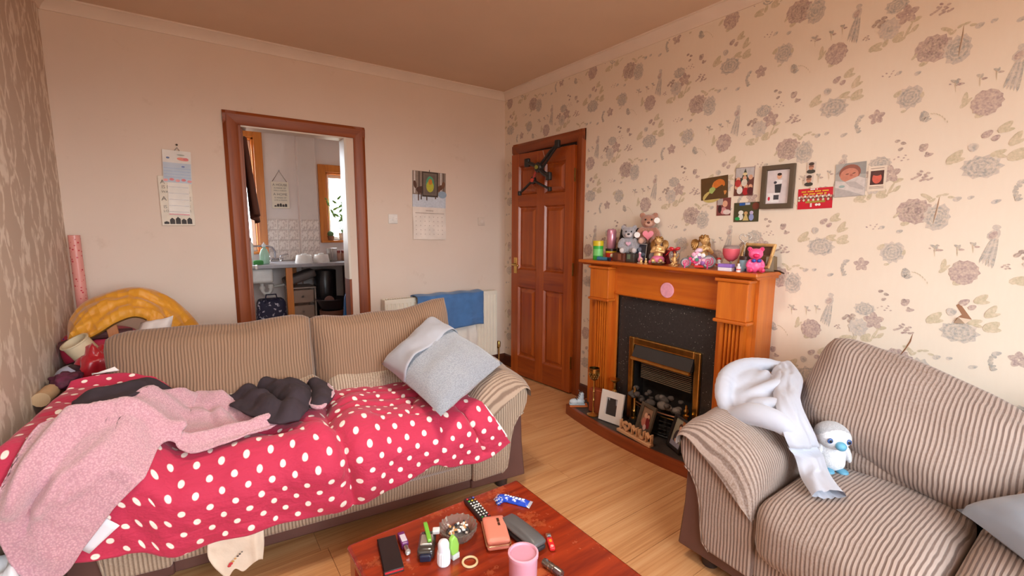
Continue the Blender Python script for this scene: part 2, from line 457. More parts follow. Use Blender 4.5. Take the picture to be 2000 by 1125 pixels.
# ---------------------------------------------------------------- printed flowers of the right wall's paper
def prt(c):
    t = NT('wallpaper_print'); v = t.obj()
    f = t.noise(v, 130, 3, .6); g = t.noise(v, 45, 2)
    h = t.math('ADD', t.math('MULTIPLY', f, .6), t.math('MULTIPLY', g, .4))
    t.l(t.ramp(h, [(.36, L(c)), (.52, tuple((x*.62+y*.38) for x, y in zip(L(c), L((232, 212, 190))))), (.66, tuple((x*.3+y*.7) for x, y in zip(L(c), L((232, 212, 190)))))]), t.b.inputs['Base Color'])
    t.set(.6); return t.m
P_plum, P_teal, P_leaf, P_grey, P_dark = prt((164, 140, 138)), prt((158, 156, 152)), prt((190, 178, 148)), prt((188, 180, 174)), prt((140, 120, 118))
CELL = [('rose_dark',0.005,-0.006,0.050,0.045),('rose_light',0.078,-0.030,0.037,0.046),('leaf',0.040,0.054,0.011,0.022),('leafarc',0.088,0.048,0.027,0.021),('leaf',-0.051,-0.021,0.015,0.008),('leaf',-0.020,-0.057,0.014,0.015),('bud',-0.034,-0.089,0.012,0.010),('bud',-0.096,-0.072,0.011,0.010),('dots',0.023,0.135,0.033,0.022),('dots5',-0.129,-0.069,0.027,0.016),('mum_teal',-0.051,-0.179,0.038,0.041),('leaf',-0.093,-0.157,0.017,0.016),('leaf',-0.012,-0.177,0.012,0.010),('leaf',-0.067,-0.232,0.009,0.010),('thistle',0.004,-0.268,0.020,0.018),('stem',0.050,-0.279,0.025,0.020),('sprig3',0.090,-0.157,0.019,0.017),('sprig3',0.157,-0.153,0.014,0.016),('sprig3',0.200,-0.141,0.013,0.014),('mum_plum',0.180,-0.247,0.038,0.040),('leaf',0.118,-0.220,0.024,0.014),('leaf',0.120,-0.240,0.020,0.012),('leaf',0.162,-0.281,0.012,0.021),('bird',-0.268,0.171,0.027,0.082),('bigrose',-0.128,0.202,0.035,0.026),('bigplum',-0.090,0.154,0.032,0.033),('berries',-0.179,0.152,0.025,0.024),('bigteal',-0.145,0.115,0.033,0.037),('leaf',-0.189,0.057,0.021,0.027),('leaf',-0.154,0.064,0.014,0.018),('leaf',-0.112,0.074,0.024,0.023),('leaf',-0.080,0.094,0.008,0.031),('leaf',-0.059,0.126,0.019,0.015),('leaf',-0.060,0.092,0.017,0.013),('rose_teal',-0.328,-0.164,0.050,0.037),('leaf',-0.406,-0.119,0.025,0.033),('leaf',-0.287,-0.117,0.023,0.017),('leaf',-0.240,-0.127,0.027,0.028),('leaf',-0.247,-0.071,0.029,0.019),('plumleaf',-0.323,-0.044,0.018,0.017),('plumleaf',-0.299,-0.061,0.013,0.014),('leaf',-0.278,-0.025,0.025,0.020),('bud',-0.356,-0.087,0.016,0.020),('thistle2',-0.225,-0.264,0.017,0.034),('bud',-0.216,-0.227,0.014,0.011),('flower_plum',-0.158,-0.238,0.025,0.027),('bud',-0.275,-0.295,0.015,0.010),('twins',-0.503,-0.069,0.018,0.021),('twins',-0.485,-0.100,0.015,0.012),('dots3',-0.580,-0.043,0.022,0.025),('dots',-0.502,-0.190,0.033,0.018),('bud',-0.383,-0.281,0.014,0.012),('bud',-0.345,-0.277,0.011,0.009),('thistle',-0.513,0.053,0.024,0.018),('dots5',-0.430,0.165,0.019,0.017),('dots5',-0.225,0.104,0.012,0.013),('dots5',-0.572,-0.103,0.028,0.016)]
def motif_polys():
    rnd = random.Random(5); out = []
    def ragged(cx, cy, rx, ry, mi, n=18, rag=.16, d=0):
        pts = []
        for i in range(n):
            a = 2*pi*i/n; q = 1-rag*rnd.random() if i % 2 else 1+rag*.4*rnd.random()
            pts.append((cx+rx*q*cos(a), cy+ry*q*sin(a)))
        out.append((pts, mi, d))
    def leaf(cx, cy, rx, ry, ang, mi, d=0):
        pts = []
        for i in range(10):
            a = 2*pi*i/10; x, y_ = rx*cos(a), ry*sin(a)*(1-.25*cos(a))
            pts.append((cx+x*cos(ang)-y_*sin(ang), cy+x*sin(ang)+y_*cos(ang)))
        out.append((pts, mi, d))
    def petals(cx, cy, rx, ry, mi, rings, d=1):
        for k in range(rings):
            q = (k+.6)/rings
            n = 4+3*k
            for i in range(n):
                a = 2*pi*i/n+k
                leaf(cx+rx*q*cos(a)*.85, cy+ry*q*sin(a)*.85, rx*.28, ry*.10, a+pi/2, mi, d)
    for kind, a, b, w_, h_ in CELL:
        if kind.startswith(('rose', 'mum', 'big', 'flower')): w_ *= 1.18; h_ *= 1.18
        if kind in ('rose_dark', 'mum_plum'): ragged(a, b, w_, h_, 0, 26, .14); petals(a, b, w_*.8, h_*.8, 0 if kind == 'mum_plum' else 4, 3)
        elif kind in ('rose_light', 'mum_teal'): ragged(a, b, w_, h_, 3, 22, .2); petals(a, b, w_*.9, h_*.9, 1, 3)
        elif kind in ('bigrose', 'bigteal', 'rose_teal'): ragged(a, b, w_, h_, 3, 20, .22); petals(a, b, w_, h_, 1, 3)
        elif kind in ('bigplum', 'flower_plum'):
            for i in range(5): leaf(a+w_*.55*cos(i*1.256+.4), b+h_*.55*sin(i*1.256+.4), w_*.5, h_*.36, i*1.256+.4, 0)
        elif kind == 'plumleaf': leaf(a, b, w_, h_*.7, .7, 0)
        elif kind == 'leaf':
            ang = rnd.uniform(-.5, 1.6)
            leaf(a, b, max(w_, h_), min(w_, h_)*.62, ang, 2)
            if max(w_, h_) > .02: leaf(a+.008, b-.012, max(w_, h_)*.7, min(w_, h_)*.4, ang-.7, 2)
        elif kind == 'leafarc':
            for i in range(4): leaf(a-w_+2*w_*i/3, b-h_*.5+h_*sin(i*.9), w_*.4, .005, .8-.3*i, 2)
        elif kind in ('bud',): leaf(a, b, w_, h_*.8, .4, 3); leaf(a+.004, b, w_*.5, h_*.5, .4, 1, 1)
        elif kind in ('dots', 'dots5', 'dots3', 'berries'):
            n = {'dots': 7, 'dots5': 6, 'dots3': 3, 'berries': 6}[kind]; r = {'dots': .0055, 'dots5': .0035, 'dots3': .008, 'berries': .009}[kind]
            for i in range(n):
                aa = i*2.4; q = sqrt((i+.5)/n)
                leaf(a+w_*q*cos(aa), b+h_*q*sin(aa), r*1.25, r*.8, rnd.uniform(-.5, 1), 4 if kind in ('dots3', 'berries') else 0)
        elif kind == 'twins': leaf(a, b, w_, h_*.6, rnd.uniform(.2, 1.2), 0); leaf(a-.006, b+.006, w_*.5, h_*.5, 2, 4, 1)
        elif kind in ('thistle', 'thistle2'):
            for i in range(6): leaf(a+w_*.4*cos(i), b+h_*(i/5-.5)*1.5, w_*.6, .006, .3+.4*i, 1)
        elif kind == 'stem':
            for i in range(7):
                q = i/6; leaf(a-w_+2*w_*q, b+h_*(1-2*q*q), w_*.22, .0016, -.4-1.0*q, 2)
        elif kind == 'sprig3':
            for i in range(3): leaf(a+w_*.6*cos(i*1.3+.3), b+h_*.6*sin(i*1.3-.6), w_*.6, h_*.28, i*1.3, 1 if i else 0)
            leaf(a-.004, b-.012, .0012, h_*1.3, .1, 2)
        elif kind == 'bird':
            leaf(a, b+h_*.62, w_*.85, w_*.62, 1.1, 3); leaf(a+.004, b+h_*.95, .012, .010, 0, 3); leaf(a-.002, b+h_*.6, w_*.6, w_*.4, 1.1, 0, 1)
            for i in range(5):
                q = -.16-.1*i
                x0, y0, x1, y1 = a+.012-.004*i, b+h_*.45, a+.006-.009*i, b-h_*(.95-.06*i)
                leaf((x0+x1)/2, (y0+y1)/2, math.hypot(x1-x0, y1-y0)/2, .0045, math.atan2(y0-y1, x0-x1), 3 if i % 2 else 1, 1)
    return out
mp = motif_polys()
mb = MB()
for ci in range(-4, 7):
    for cj in range(-4, 3):
        oy = -2.995+.516*ci; oz = 2.054+.64*cj+(.32 if ci % 2 else 0)
        if ci % 2: oz -= .64
        for ei, (pts, mi, d) in enumerate(mp):
            yc = oy-pts[0][0]; zc = oz+pts[0][1]
            if not (-4.2 < yc < -.03 and .1 < zc < H-.07): continue
            if -1.08 < yc < -.12 and zc < 2.09: continue
            if zc < 1.0 and -2.45 < yc < -1.33: continue
            off_ = .0004+.000025*(ei % 64)
            vs = [(-off_, oy-px, min(oz+py, H-.06)) for px, py in pts]
            mb.add(vs, [tuple(reversed(range(len(vs))))], mi)
stuff(mb.build('wallpaper_flowers', [P_plum, P_teal, P_leaf, P_grey, P_dark], wall_right, smooth=0))
# raised seam creases and a torn flap in the paper
mk = PM((214, 190, 166), .7); tearm = PM((168, 122, 92), .8)
def crease(pts, wd, nm, mat):
    mb = MB(); n = len(pts); vs = []
    for i, (yy, zz) in enumerate(pts):
        q = sin(pi*i/(n-1))*.9+.1
        vs += [(0.0, yy+wd*q, zz), (-.006*q, yy, zz), (0.0, yy-wd*q*.3, zz)]
    fs = []
    for i in range(n-1):
        for k in range(2): a = i*3+k; fs.append((a, a+1, a+4, a+3))
    return mb.add(vs, fs).build(nm, mat, wall_right, smooth=60)
crease([(-3.083, 2.11), (-3.085, 2.07), (-3.082, 2.03), (-3.078, 1.985)], .006, 'paper_crease', mk)
crease([(-3.075, 1.47), (-3.075, 1.43), (-3.071, 1.39), (-3.063, 1.345)], .006, 'paper_crease', mk)
crease([(-3.045, .90), (-3.04, .86), (-3.025, .82), (-2.99, .75)], .005, 'paper_crease', tearm)
mb = MB().poly([(-.001, -3.185, 1.0), (-.001, -3.165, 1.035), (-.001, -3.175, 1.045), (-.001, -3.215, .985), (-.001, -3.19, .965), (-.001, -3.165, .962), (-.001, -3.172, .985)])
mb.build('torn_patch', tearm, wall_right, smooth=0)
mb = MB().add([(-.002, -3.165, .962), (-.016, -3.20, .968), (-.002, -3.215, .985), (-.014, -3.178, .99)], [(0, 1, 3), (1, 2, 3)])
mb.build('torn_flap', mk, wall_right, smooth=0)

# ---------------------------------------------------------------- kitchen doorway (frame on the back wall)
dk = sroot('door_2')
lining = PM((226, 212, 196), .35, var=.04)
A = [(0, 0), (.085, 0), (.085, -.012), (.07, -.02), (.02, -.022), (.008, -.014), (0, -.010)]
def arch_x(x, sg, zt): return [(x+sg*a, b) for a, b in A]
MB().prism(arch_x(-2.228, 1, 0), 0, 2.078, plane='xy').build('architrave', wood_frame, dk, smooth=30)
MB().prism(arch_x(-1.308, -1, 0), 0, 2.078, plane='xy').build('architrave', wood_frame, dk, smooth=30)
MB().prism([(b, 2.08-a) for a, b in A], -2.228, -1.308, plane='yz').build('architrave', wood_frame_x, dk, smooth=30)
# jamb linings with a stop bead
MB().box(-2.145, -2.127, -.004, .124, 0, 2.0).box(-2.127, -2.112, .04, .075, 0, 1.985).build('jamb', wood_frame, dk, smooth=0, bevel=.002)
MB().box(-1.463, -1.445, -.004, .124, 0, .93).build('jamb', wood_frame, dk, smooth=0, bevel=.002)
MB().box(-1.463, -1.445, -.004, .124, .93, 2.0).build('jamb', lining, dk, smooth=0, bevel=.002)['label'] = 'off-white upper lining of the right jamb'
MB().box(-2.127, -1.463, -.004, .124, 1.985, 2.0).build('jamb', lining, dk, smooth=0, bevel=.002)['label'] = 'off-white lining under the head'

# ---------------------------------------------------------------- six-panel door, ajar, on the right wall
d1 = sroot('door_1')
def arch_y(y_, sg): return [(b, y_+sg*a) for a, b in A]
MB().prism(arch_y(-1.06, 1), 0, 2.065, plane='xy').build('architrave', wood_frame, d1, smooth=30)
MB().prism(arch_y(-.144, -1), 0, 2.065, plane='xy').build('architrave', wood_frame, d1, smooth=30)
MB().prism([(b, 2.067-a) for a, b in A], -1.06, -.144, plane='xz').build('architrave', wood_frame_y, d1, smooth=30)
th = R(5.5)
leaf = bpy.data.objects.new('door_leaf', None); COL.objects.link(leaf)
lm_ = Matrix(((-sin(th), 0, -cos(th)), (cos(th), 0, -sin(th)), (0, 1, 0))).to_4x4()   # local x along leaf, y up, z into the room
lm_.translation = (-.012, -.985, .012)
leaf.matrix_world = lm_; leaf.parent = d1
LW, LH = .718, 1.942
def leafbox(mb, x0, x1, y0, y1, z0, z1): return mb.box(x0, x1, y0, y1, z0, z1)
cols = [(.088, .312), (.405, .628)]; rows = [(.176, .805), (.96, 1.50), (1.60, 1.84)]
m_door_y = wood((172, 82, 22), (132, 52, 11), 1, .35); m_door_xx = wood((162, 75, 20), (124, 47, 11), 0, .35)
for x0, x1 in ((0, .088), (.312, .405), (.628, LW)): MB().box(x0, x1, 0, LH, -.002, .036).build('stile', m_door_y, leaf, bevel=.003, smooth=0)
for x0, x1 in cols:
    for y0, y1 in ((0, .176), (.805, .96), (1.50, 1.60), (1.84, LH)): MB().box(x0, x1, y0, y1, -.002, .0358).build('rail', m_door_xx, leaf, bevel=.003, smooth=0)
    for y0, y1 in rows:
        mb = MB()
        def ring(i, z): return [(x0+i, y0+i, z), (x1-i, y0+i, z), (x1-i, y1-i, z), (x0+i, y1-i, z)]
        vs = ring(0, .034)+ring(.012, .018)+ring(.022, .018)+ring(.045, .031)
        fs = [(k*4+i, k*4+(i+1) % 4, k*4+4+(i+1) % 4, k*4+4+i) for k in range(3) for i in range(4)]+[(12, 13, 14, 15)]
        mb.add(vs, fs).build('panel', m_door_y, leaf, smooth=0)
brass = PM((222, 180, 104), .28, 1, var=.15, vs=30); brass_d = PM((140, 104, 52), .35, 1, var=.25, vs=25)
hd = MB().box(.64, .68, .92, 1.06, .036, .040).build('handle_plate', brass, leaf, bevel=.002)
mb = MB().tube([(.66, 1.0, .04), (.66, 1.0, .075), (.655, 1.0, .083), (.60, .997, .083), (.575, .992, .08)], .009, 8); mb.build('handle', brass, leaf, smooth=180)
for z in (.25, 1.0, 1.72):
    MB().tube([(-.004, z-.05, .03), (-.004, z+.05, .03)], .007, 8).build('hinge', brass_d, leaf)
# dark sheet inside the frame, painted as the shade in the gap behind the leaf
MB().box(-.004, 0, -.985, -.225, 0, 1.985).build('gap_shade', PM((46, 24, 14), .8), d1, smooth=0)

# ---------------------------------------------------------------- radiator
m_rad = PM((238, 228, 210), .35, var=.04)
ra = thing('radiator', 'cream flat panel radiator under the woodland calendar, partly hidden by the brown sofa', 'radiator', (-.69, -.045, .15))
RW, RH = 1.06, .60
mb = MB(); n = 32; prof = []
for i in range(n):
    x0 = -RW/2+RW*i/n; wd = RW/n
    prof += [(x0, -.060), (x0+wd*.18, -.052), (x0+wd*.36, -.052), (x0+wd*.54, -.060)]
prof += [(RW/2, -.060), (RW/2, -.045), (-RW/2, -.045)]
mb.prism(prof, 0.03, RH-.03, plane='xy')
mb.prism([(-RW/2, -.060), (RW/2, -.060), (RW/2, -.045), (-RW/2, -.045)], 0, .03, plane='xy').prism([(-RW/2, -.060), (RW/2, -.060), (RW/2, -.045), (-RW/2, -.045)], RH-.03, RH, plane='xy')
mb.build('panel', m_rad, ra, smooth=20)
MB().box(-RW/2, RW/2, -.045, .02, .02, RH-.02).build('convector', PM((150, 140, 126), .6), ra, smooth=0)
mb = MB()
mb.box(-RW/2, RW/2, -.058, -.05, RH, RH+.006).box(-RW/2, RW/2, .012, .02, RH, RH+.006)
for i in range(54): x = -RW/2+.005+i*(RW-.01)/53; mb.box(x-.002, x+.002, -.05, .012, RH, RH+.005)
mb.build('top_grille', m_rad, ra, smooth=0)
for sx in (-1, 1): MB().box(sx*RW/2-.006, sx*RW/2+.006, -.058, .022, .0, RH+.004).build('side_cover', m_rad, ra, bevel=.002, smooth=0)
mb = MB().tube([(RW/2+.0, -.02, .05), (RW/2+.05, -.02, .05)], .011, 8).tube([(RW/2+.05, -.02, -.15), (RW/2+.05, -.02, .07)], .008, 8)
mb.lathe([(.012, .0), (.016, .005), (.016, .05), (.010, .06), (0, .06)], (RW/2+.05, -.02, .05), 12)
mb.build('valve', brass, ra)

# ================================================================ FIREPLACE
fp = thing('fireplace', 'orange-brown wooden fireplace surround with fluted pilasters on a dark hearth', 'fireplace', (0, -1.89, 0))
def fb(mb, x0, x1, ya, yb, z0, z1, mi=0): return mb.box(-x1, -x0, ya+1.89, yb+1.89, z0, z1, mi)
Y0, Y1 = -2.476, -1.30
# carcass: side cheeks and inner returns
fb(MB(), 0, .165, -2.476, -2.456, .07, 1.09).build('side_panel', wood_fire, fp, smooth=0, bevel=.002)
fb(MB(), 0, .165, -1.325, -1.305, .07, 1.09).build('side_panel', wood_fire, fp, smooth=0, bevel=.002)
for ya, yb in ((-2.456, -2.265), (-1.555, -1.325)): fb(MB(), .145, .165, ya, yb, .07, 1.09).build('leg_board', wood_fire, fp, smooth=0, bevel=.002)
# frieze with a moulding under it
fb(MB(), .145, .168, -2.265, -1.555, .915, 1.09).build('frieze', wood_fire_y, fp, smooth=0)
MB().prism([(-.150, .897), (-.178, .897), (-.184, .905), (-.176, .915), (-.168, .922), (-.150, .922)], -2.265+1.89, -1.555+1.89).build('frieze_moulding', wood_fire_y, fp, smooth=30)
# pilasters: fluted shaft, block, block foot moulding
def pilaster(ya, yb, ba, bb):
    mb = MB(); n = 5; wd = (yb-ya)
    pts = [(-.165, ya), (-.198, ya)]; m_ = .012; fw_ = (wd-2*m_)/n
    for i in range(n):
        y_ = ya+m_+fw_*i
        pts += [(-.198, y_+.003), (-.180, y_+.007), (-.180, y_+fw_-.007), (-.198, y_+fw_-.003)]
    pts += [(-.198, yb), (-.165, yb)]
    mb.prism([(x, y_+1.89) for x, y_ in pts], .17, .86, plane='xy').build('pilaster', wood_fire, fp, smooth=0)
    fb(MB(), .165, .205, ya-.008, yb+.008, .07, .17).build('plinth', wood_fire, fp, smooth=0, bevel=.004)
    fb(MB(), .165, .232, ba, bb, .866, 1.062).build('corner_block', wood_fire, fp, smooth=0, bevel=.004)
    fb(MB(), .165, .243, ba-.010, bb+.010, .848, .866).build('block_moulding', wood_fire_y, fp, smooth=0, bevel=.006)
    fb(MB(), .165, .243, ba-.012, bb+.012, 1.062, 1.080).build('block_capping', wood_fire_y, fp, smooth=0, bevel=.006)
pilaster(-2.428, -2.302, -2.455, -2.292); pilaster(-1.512, -1.388, -1.535, -1.372)
MB().prism([(0, 1.082), (-.215, 1.082), (-.222, 1.088), (-.236, 1.094), (-.236, 1.096), (0, 1.096)], -2.49+1.89, -1.285+1.89).build('cornice', wood_fire_y, fp, smooth=30)
fb(MB(), 0, .252, -2.502, -1.268, 1.096, 1.117).build('mantel_shelf', wood_fire_y, fp, smooth=0, bevel=.007, seg=3)
# granite back panel and hearth
def granite():
    t = NT('black_granite'); v = t.obj()
    vo = t.n('ShaderNodeTexVoronoi'); vo.inputs['Scale'].default_value = 80; t.l(v, vo.inputs['Vector'])
    sp = t.ramp(vo.outputs['Distance'], [(.13, 1.), (.22, 0.)])
    gate = t.ramp(t.noise(v, 40, 2), [(.50, 0.), (.60, 1.)])
    t.l(t.mix(t.math('MULTIPLY', sp, gate), t.mix(t.noise(v, 70, 3), L((46, 42, 42)), L((62, 56, 54))), L((150, 142, 134))), t.b.inputs['Base Color'])
    t.set(.22); return t.m
m_gran = granite()
mb = MB()
fb(mb, .11, .130, -2.265, -2.15, .07, .905); fb(mb, .11, .130, -1.68, -1.555, .07, .905); fb(mb, .11, .130, -2.15, -1.68, .60, .905)
mb.build('granite_panel', m_gran, fp, smooth=0)
ha = thing('hearth', 'bow-fronted dark hearth slab edged in reddish wood under the fireplace', 'hearth', (0, -1.89, 0))
def bow(i, d): # outline of the hearth front
    q = -1+2*i/24; return (-(.325+d+.075*(1-q*q)), -q*.655*(1+d*1.2)-.02)
outer = [bow(i, .0) for i in range(25)]
inner = [bow(i, -.022) for i in range(25)]
MB().prism([(0, inner[0][1])]+inner+[(0, inner[-1][1])], 0, .068, plane='xy').build('hearth_slab', PM((70, 62, 58), .45, var=.3, vs=20), ha, smooth=20)
mb = MB(); mb.prism([(-.012, outer[0][1])]+outer+[(-.012, outer[-1][1])]+[(-.012, inner[-1][1])]+inner[::-1]+[(-.012, inner[0][1])], 0, .07, plane='xy')
mb.build('hearth_edging', wood((150, 70, 30), (112, 46, 18), 1, .4), ha, smooth=20)
# gas fire
gf = thing('gas_fire', 'brass-framed inset gas fire with grey coals in the fireplace', 'fire', (-.13, -1.92, .07))
def gb(mb, x0, x1, ya, yb, z0, z1, mi=0): return mb.box(-x1, -x0, ya+1.92, yb+1.92, z0-.07, z1-.07, mi)
m_blk = PM((34, 30, 29), .6, var=.2); m_char = PM((52, 47, 45), .55)
for ya, yb, z0, z1 in ((-2.175, -2.135, .07, .632), (-1.70, -1.66, .07, .632), (-2.135, -1.70, .585, .632)):
    gb(MB(), 0, .022, ya, yb, z0, z1).build('brass_frame', brass, gf, smooth=0, bevel=.008)
mb = MB()
gb(mb, -.10, -.09, -2.14, -1.69, .07, .60); gb(mb, -.09, .0, -2.145, -2.135, .07, .60); gb(mb, -.09, .0, -1.70, -1.69, .07, .60); gb(mb, -.09, 0, -2.14, -1.69, .585, .595)
mb.build('firebox', m_blk, gf, smooth=0)
# canopy: sloped dark hood with a brass lip
MB().prism([(.0, .585-.07), (-.012, .585-.07), (-.05, .505-.07), (-.045, .500-.07), (.0, .520-.07)], -2.128+1.92, -1.708+1.92).build('canopy', m_char, gf, smooth=20)
MB().tube([(-.050, -2.128+1.92, .432), (-.050, -1.708+1.92, .432)], .011, 10).build('canopy_lip', brass, gf)
gb(MB(), .01, .02, -1.765, -1.750, .54, .55).build('canopy_rivet', PM((220, 220, 210), .3, 1), gf)
gs = MB(); gb(gs, -.03, -.02, -2.12, -1.735, .36, .50); back_ = gs.build('grille_back', m_blk, gf, smooth=0)
m_slat = PM((150, 138, 118), .4, .6)
for i in range(11):
    z = .372+.0115*i; sl = MB(); gb(sl, -.018, -.004, -2.11, -1.745, z, z+.0045); sl.build('slat', m_slat, gf, smooth=0)
random.seed(11)
m_coal = PM((92, 84, 80), .85, var=.3, vs=30); m_coal2 = PM((128, 120, 114), .85, var=.2, vs=30)
cm = None
for i in range(26):
    u = random.random(); rr = random.uniform(.016, .03)
    yy = -2.08+.36*u; xx = random.uniform(-.045, .03); zz = .235+.03*random.random()+(.045 if xx > -.0 and random.random() < .6 else 0)-xx*.3
    mb = MB(); mb.ell((0, 0, 0), (rr, rr*random.uniform(.8, 1.3), rr*random.uniform(.6, .95)), 7, 5)
    mb.v = [tuple(q*(1+.18*noise.noise(Vector(p)*70+Vector((i, 0, 0)))) for q in p) for p in mb.v]
    mb.build('coal', m_coal2 if i % 5 == 0 else m_coal, gf, smooth=60, loc=(xx-.02, yy+1.92, zz-.07))
# bowed fret with two brass finials
def bowx(y_): q = (y_+1.92)/.19; return -.032-.045*(1-q*q)
pts = [(bowx(-1.73-.38*i/14), -1.73-.38*i/14+1.92, .150) for i in range(15)]
MB().tube(pts, .008, 6, flat=.6).build('fret_top_rail', PM((150, 104, 78), .35, .7), gf)
MB().tube([(x+.003, y_, z-.022) for x, y_, z in pts], .004, 6).build('fret_rail', brass_d, gf)
MB().tube([(x, y_, .012) for x, y_, z in pts], .012, 6, flat=.7).build('fret_base', m_blk, gf)
for i in range(2, 13, 2):
    x, y_, z = pts[i]; MB().tube([(x, y_, .01), (x, y_, .13)], .008, 6).build('fret_bar', m_blk, gf)
for i in (9, 10, 11):
    x, y_, z = pts[i]
    for k in range(4): MB().ell((x-.01, y_, .03+.025*k), (.008, .016, .005), 8, 5).build('fret_scroll', m_blk, gf)
for yy in (-1.745, -2.118):
    mb = MB().lathe([(.018, 0), (.02, .006), (.011, .012), (.0105, .05), (.016, .055), (.0105, .062), (.0105, .14), (.018, .146), (.018, .152), (.008, .158), (.013, .170), (.014, .180), (.006, .192), (.008, .2), (.005, .212), (0, .214)], (-.045, yy+1.92, .03), 14)
    mb.build('brass_finial', brass, gf, smooth=50)
MB().lathe([(.026, 0), (.03, .02), (.03, .03), (.0, .03)], (-.045, -1.745+1.92, 0), 14).build('finial_base', m_blk, gf)
MB().lathe([(.026, 0), (.03, .02), (.03, .03), (.0, .03)], (-.045, -2.118+1.92, 0), 14).build('finial_base', m_blk, gf)

# ================================================================ SOFAS
def corduroy(axis, pitch=.0125, c1=(174, 154, 143), c2=(110, 89, 80), blotch=.5, dark=(118, 92, 74), dist=.5, bl_scale=3.0):
    t = NT('corduroy'); v = t.obj()
    x = t.n('ShaderNodeSeparateXYZ'); t.l(v, x.inputs[0])
    nz = t.noise(v, 7, 2)
    u = t.math('ADD', t.math('MULTIPLY', x.outputs[axis], 1/pitch), t.math('MULTIPLY', nz, dist*2.4))
    sn = t.math('SINE', t.math('MULTIPLY', u, 2*pi))
    st = t.ramp(t.math('MULTIPLY_ADD', sn, .5, .5), [(.12, 0.), (.55, 1.)])
    fine = t.noise(v, 160, 2)
    bl = t.ramp(t.noise(v, bl_scale, 4, .6), [(.40, 0.), (.66, 1.)])
    base = t.mix(st, L(c2), L(c1))
    wear = t.mix(t.ramp(fine, [(.35, 0.), (.65, 1.)]), L(dark), tuple(q*.8 for q in L(c1)[:3])+(1,))
    c = t.mix(t.math('MULTIPLY', bl, blotch), base, wear)
    t.l(c, t.b.inputs['Base Color']); t.set(.85)
    t.b.inputs['Sheen Weight'].default_value = .25; t.b.inputs['Sheen Roughness'].default_value = .4
    hb = t.math('ADD', st, t.math('MULTIPLY', fine, .15)); t.bump(hb, .55, .004); return t.m
m_leather = PM((98, 66, 60), .42, var=.15, vs=6, bump=.15, bs=260)
def sst_(a, b, x):
    t = max(0, min(1, (x-a)/(b-a))); return t*t*(3-2*t)
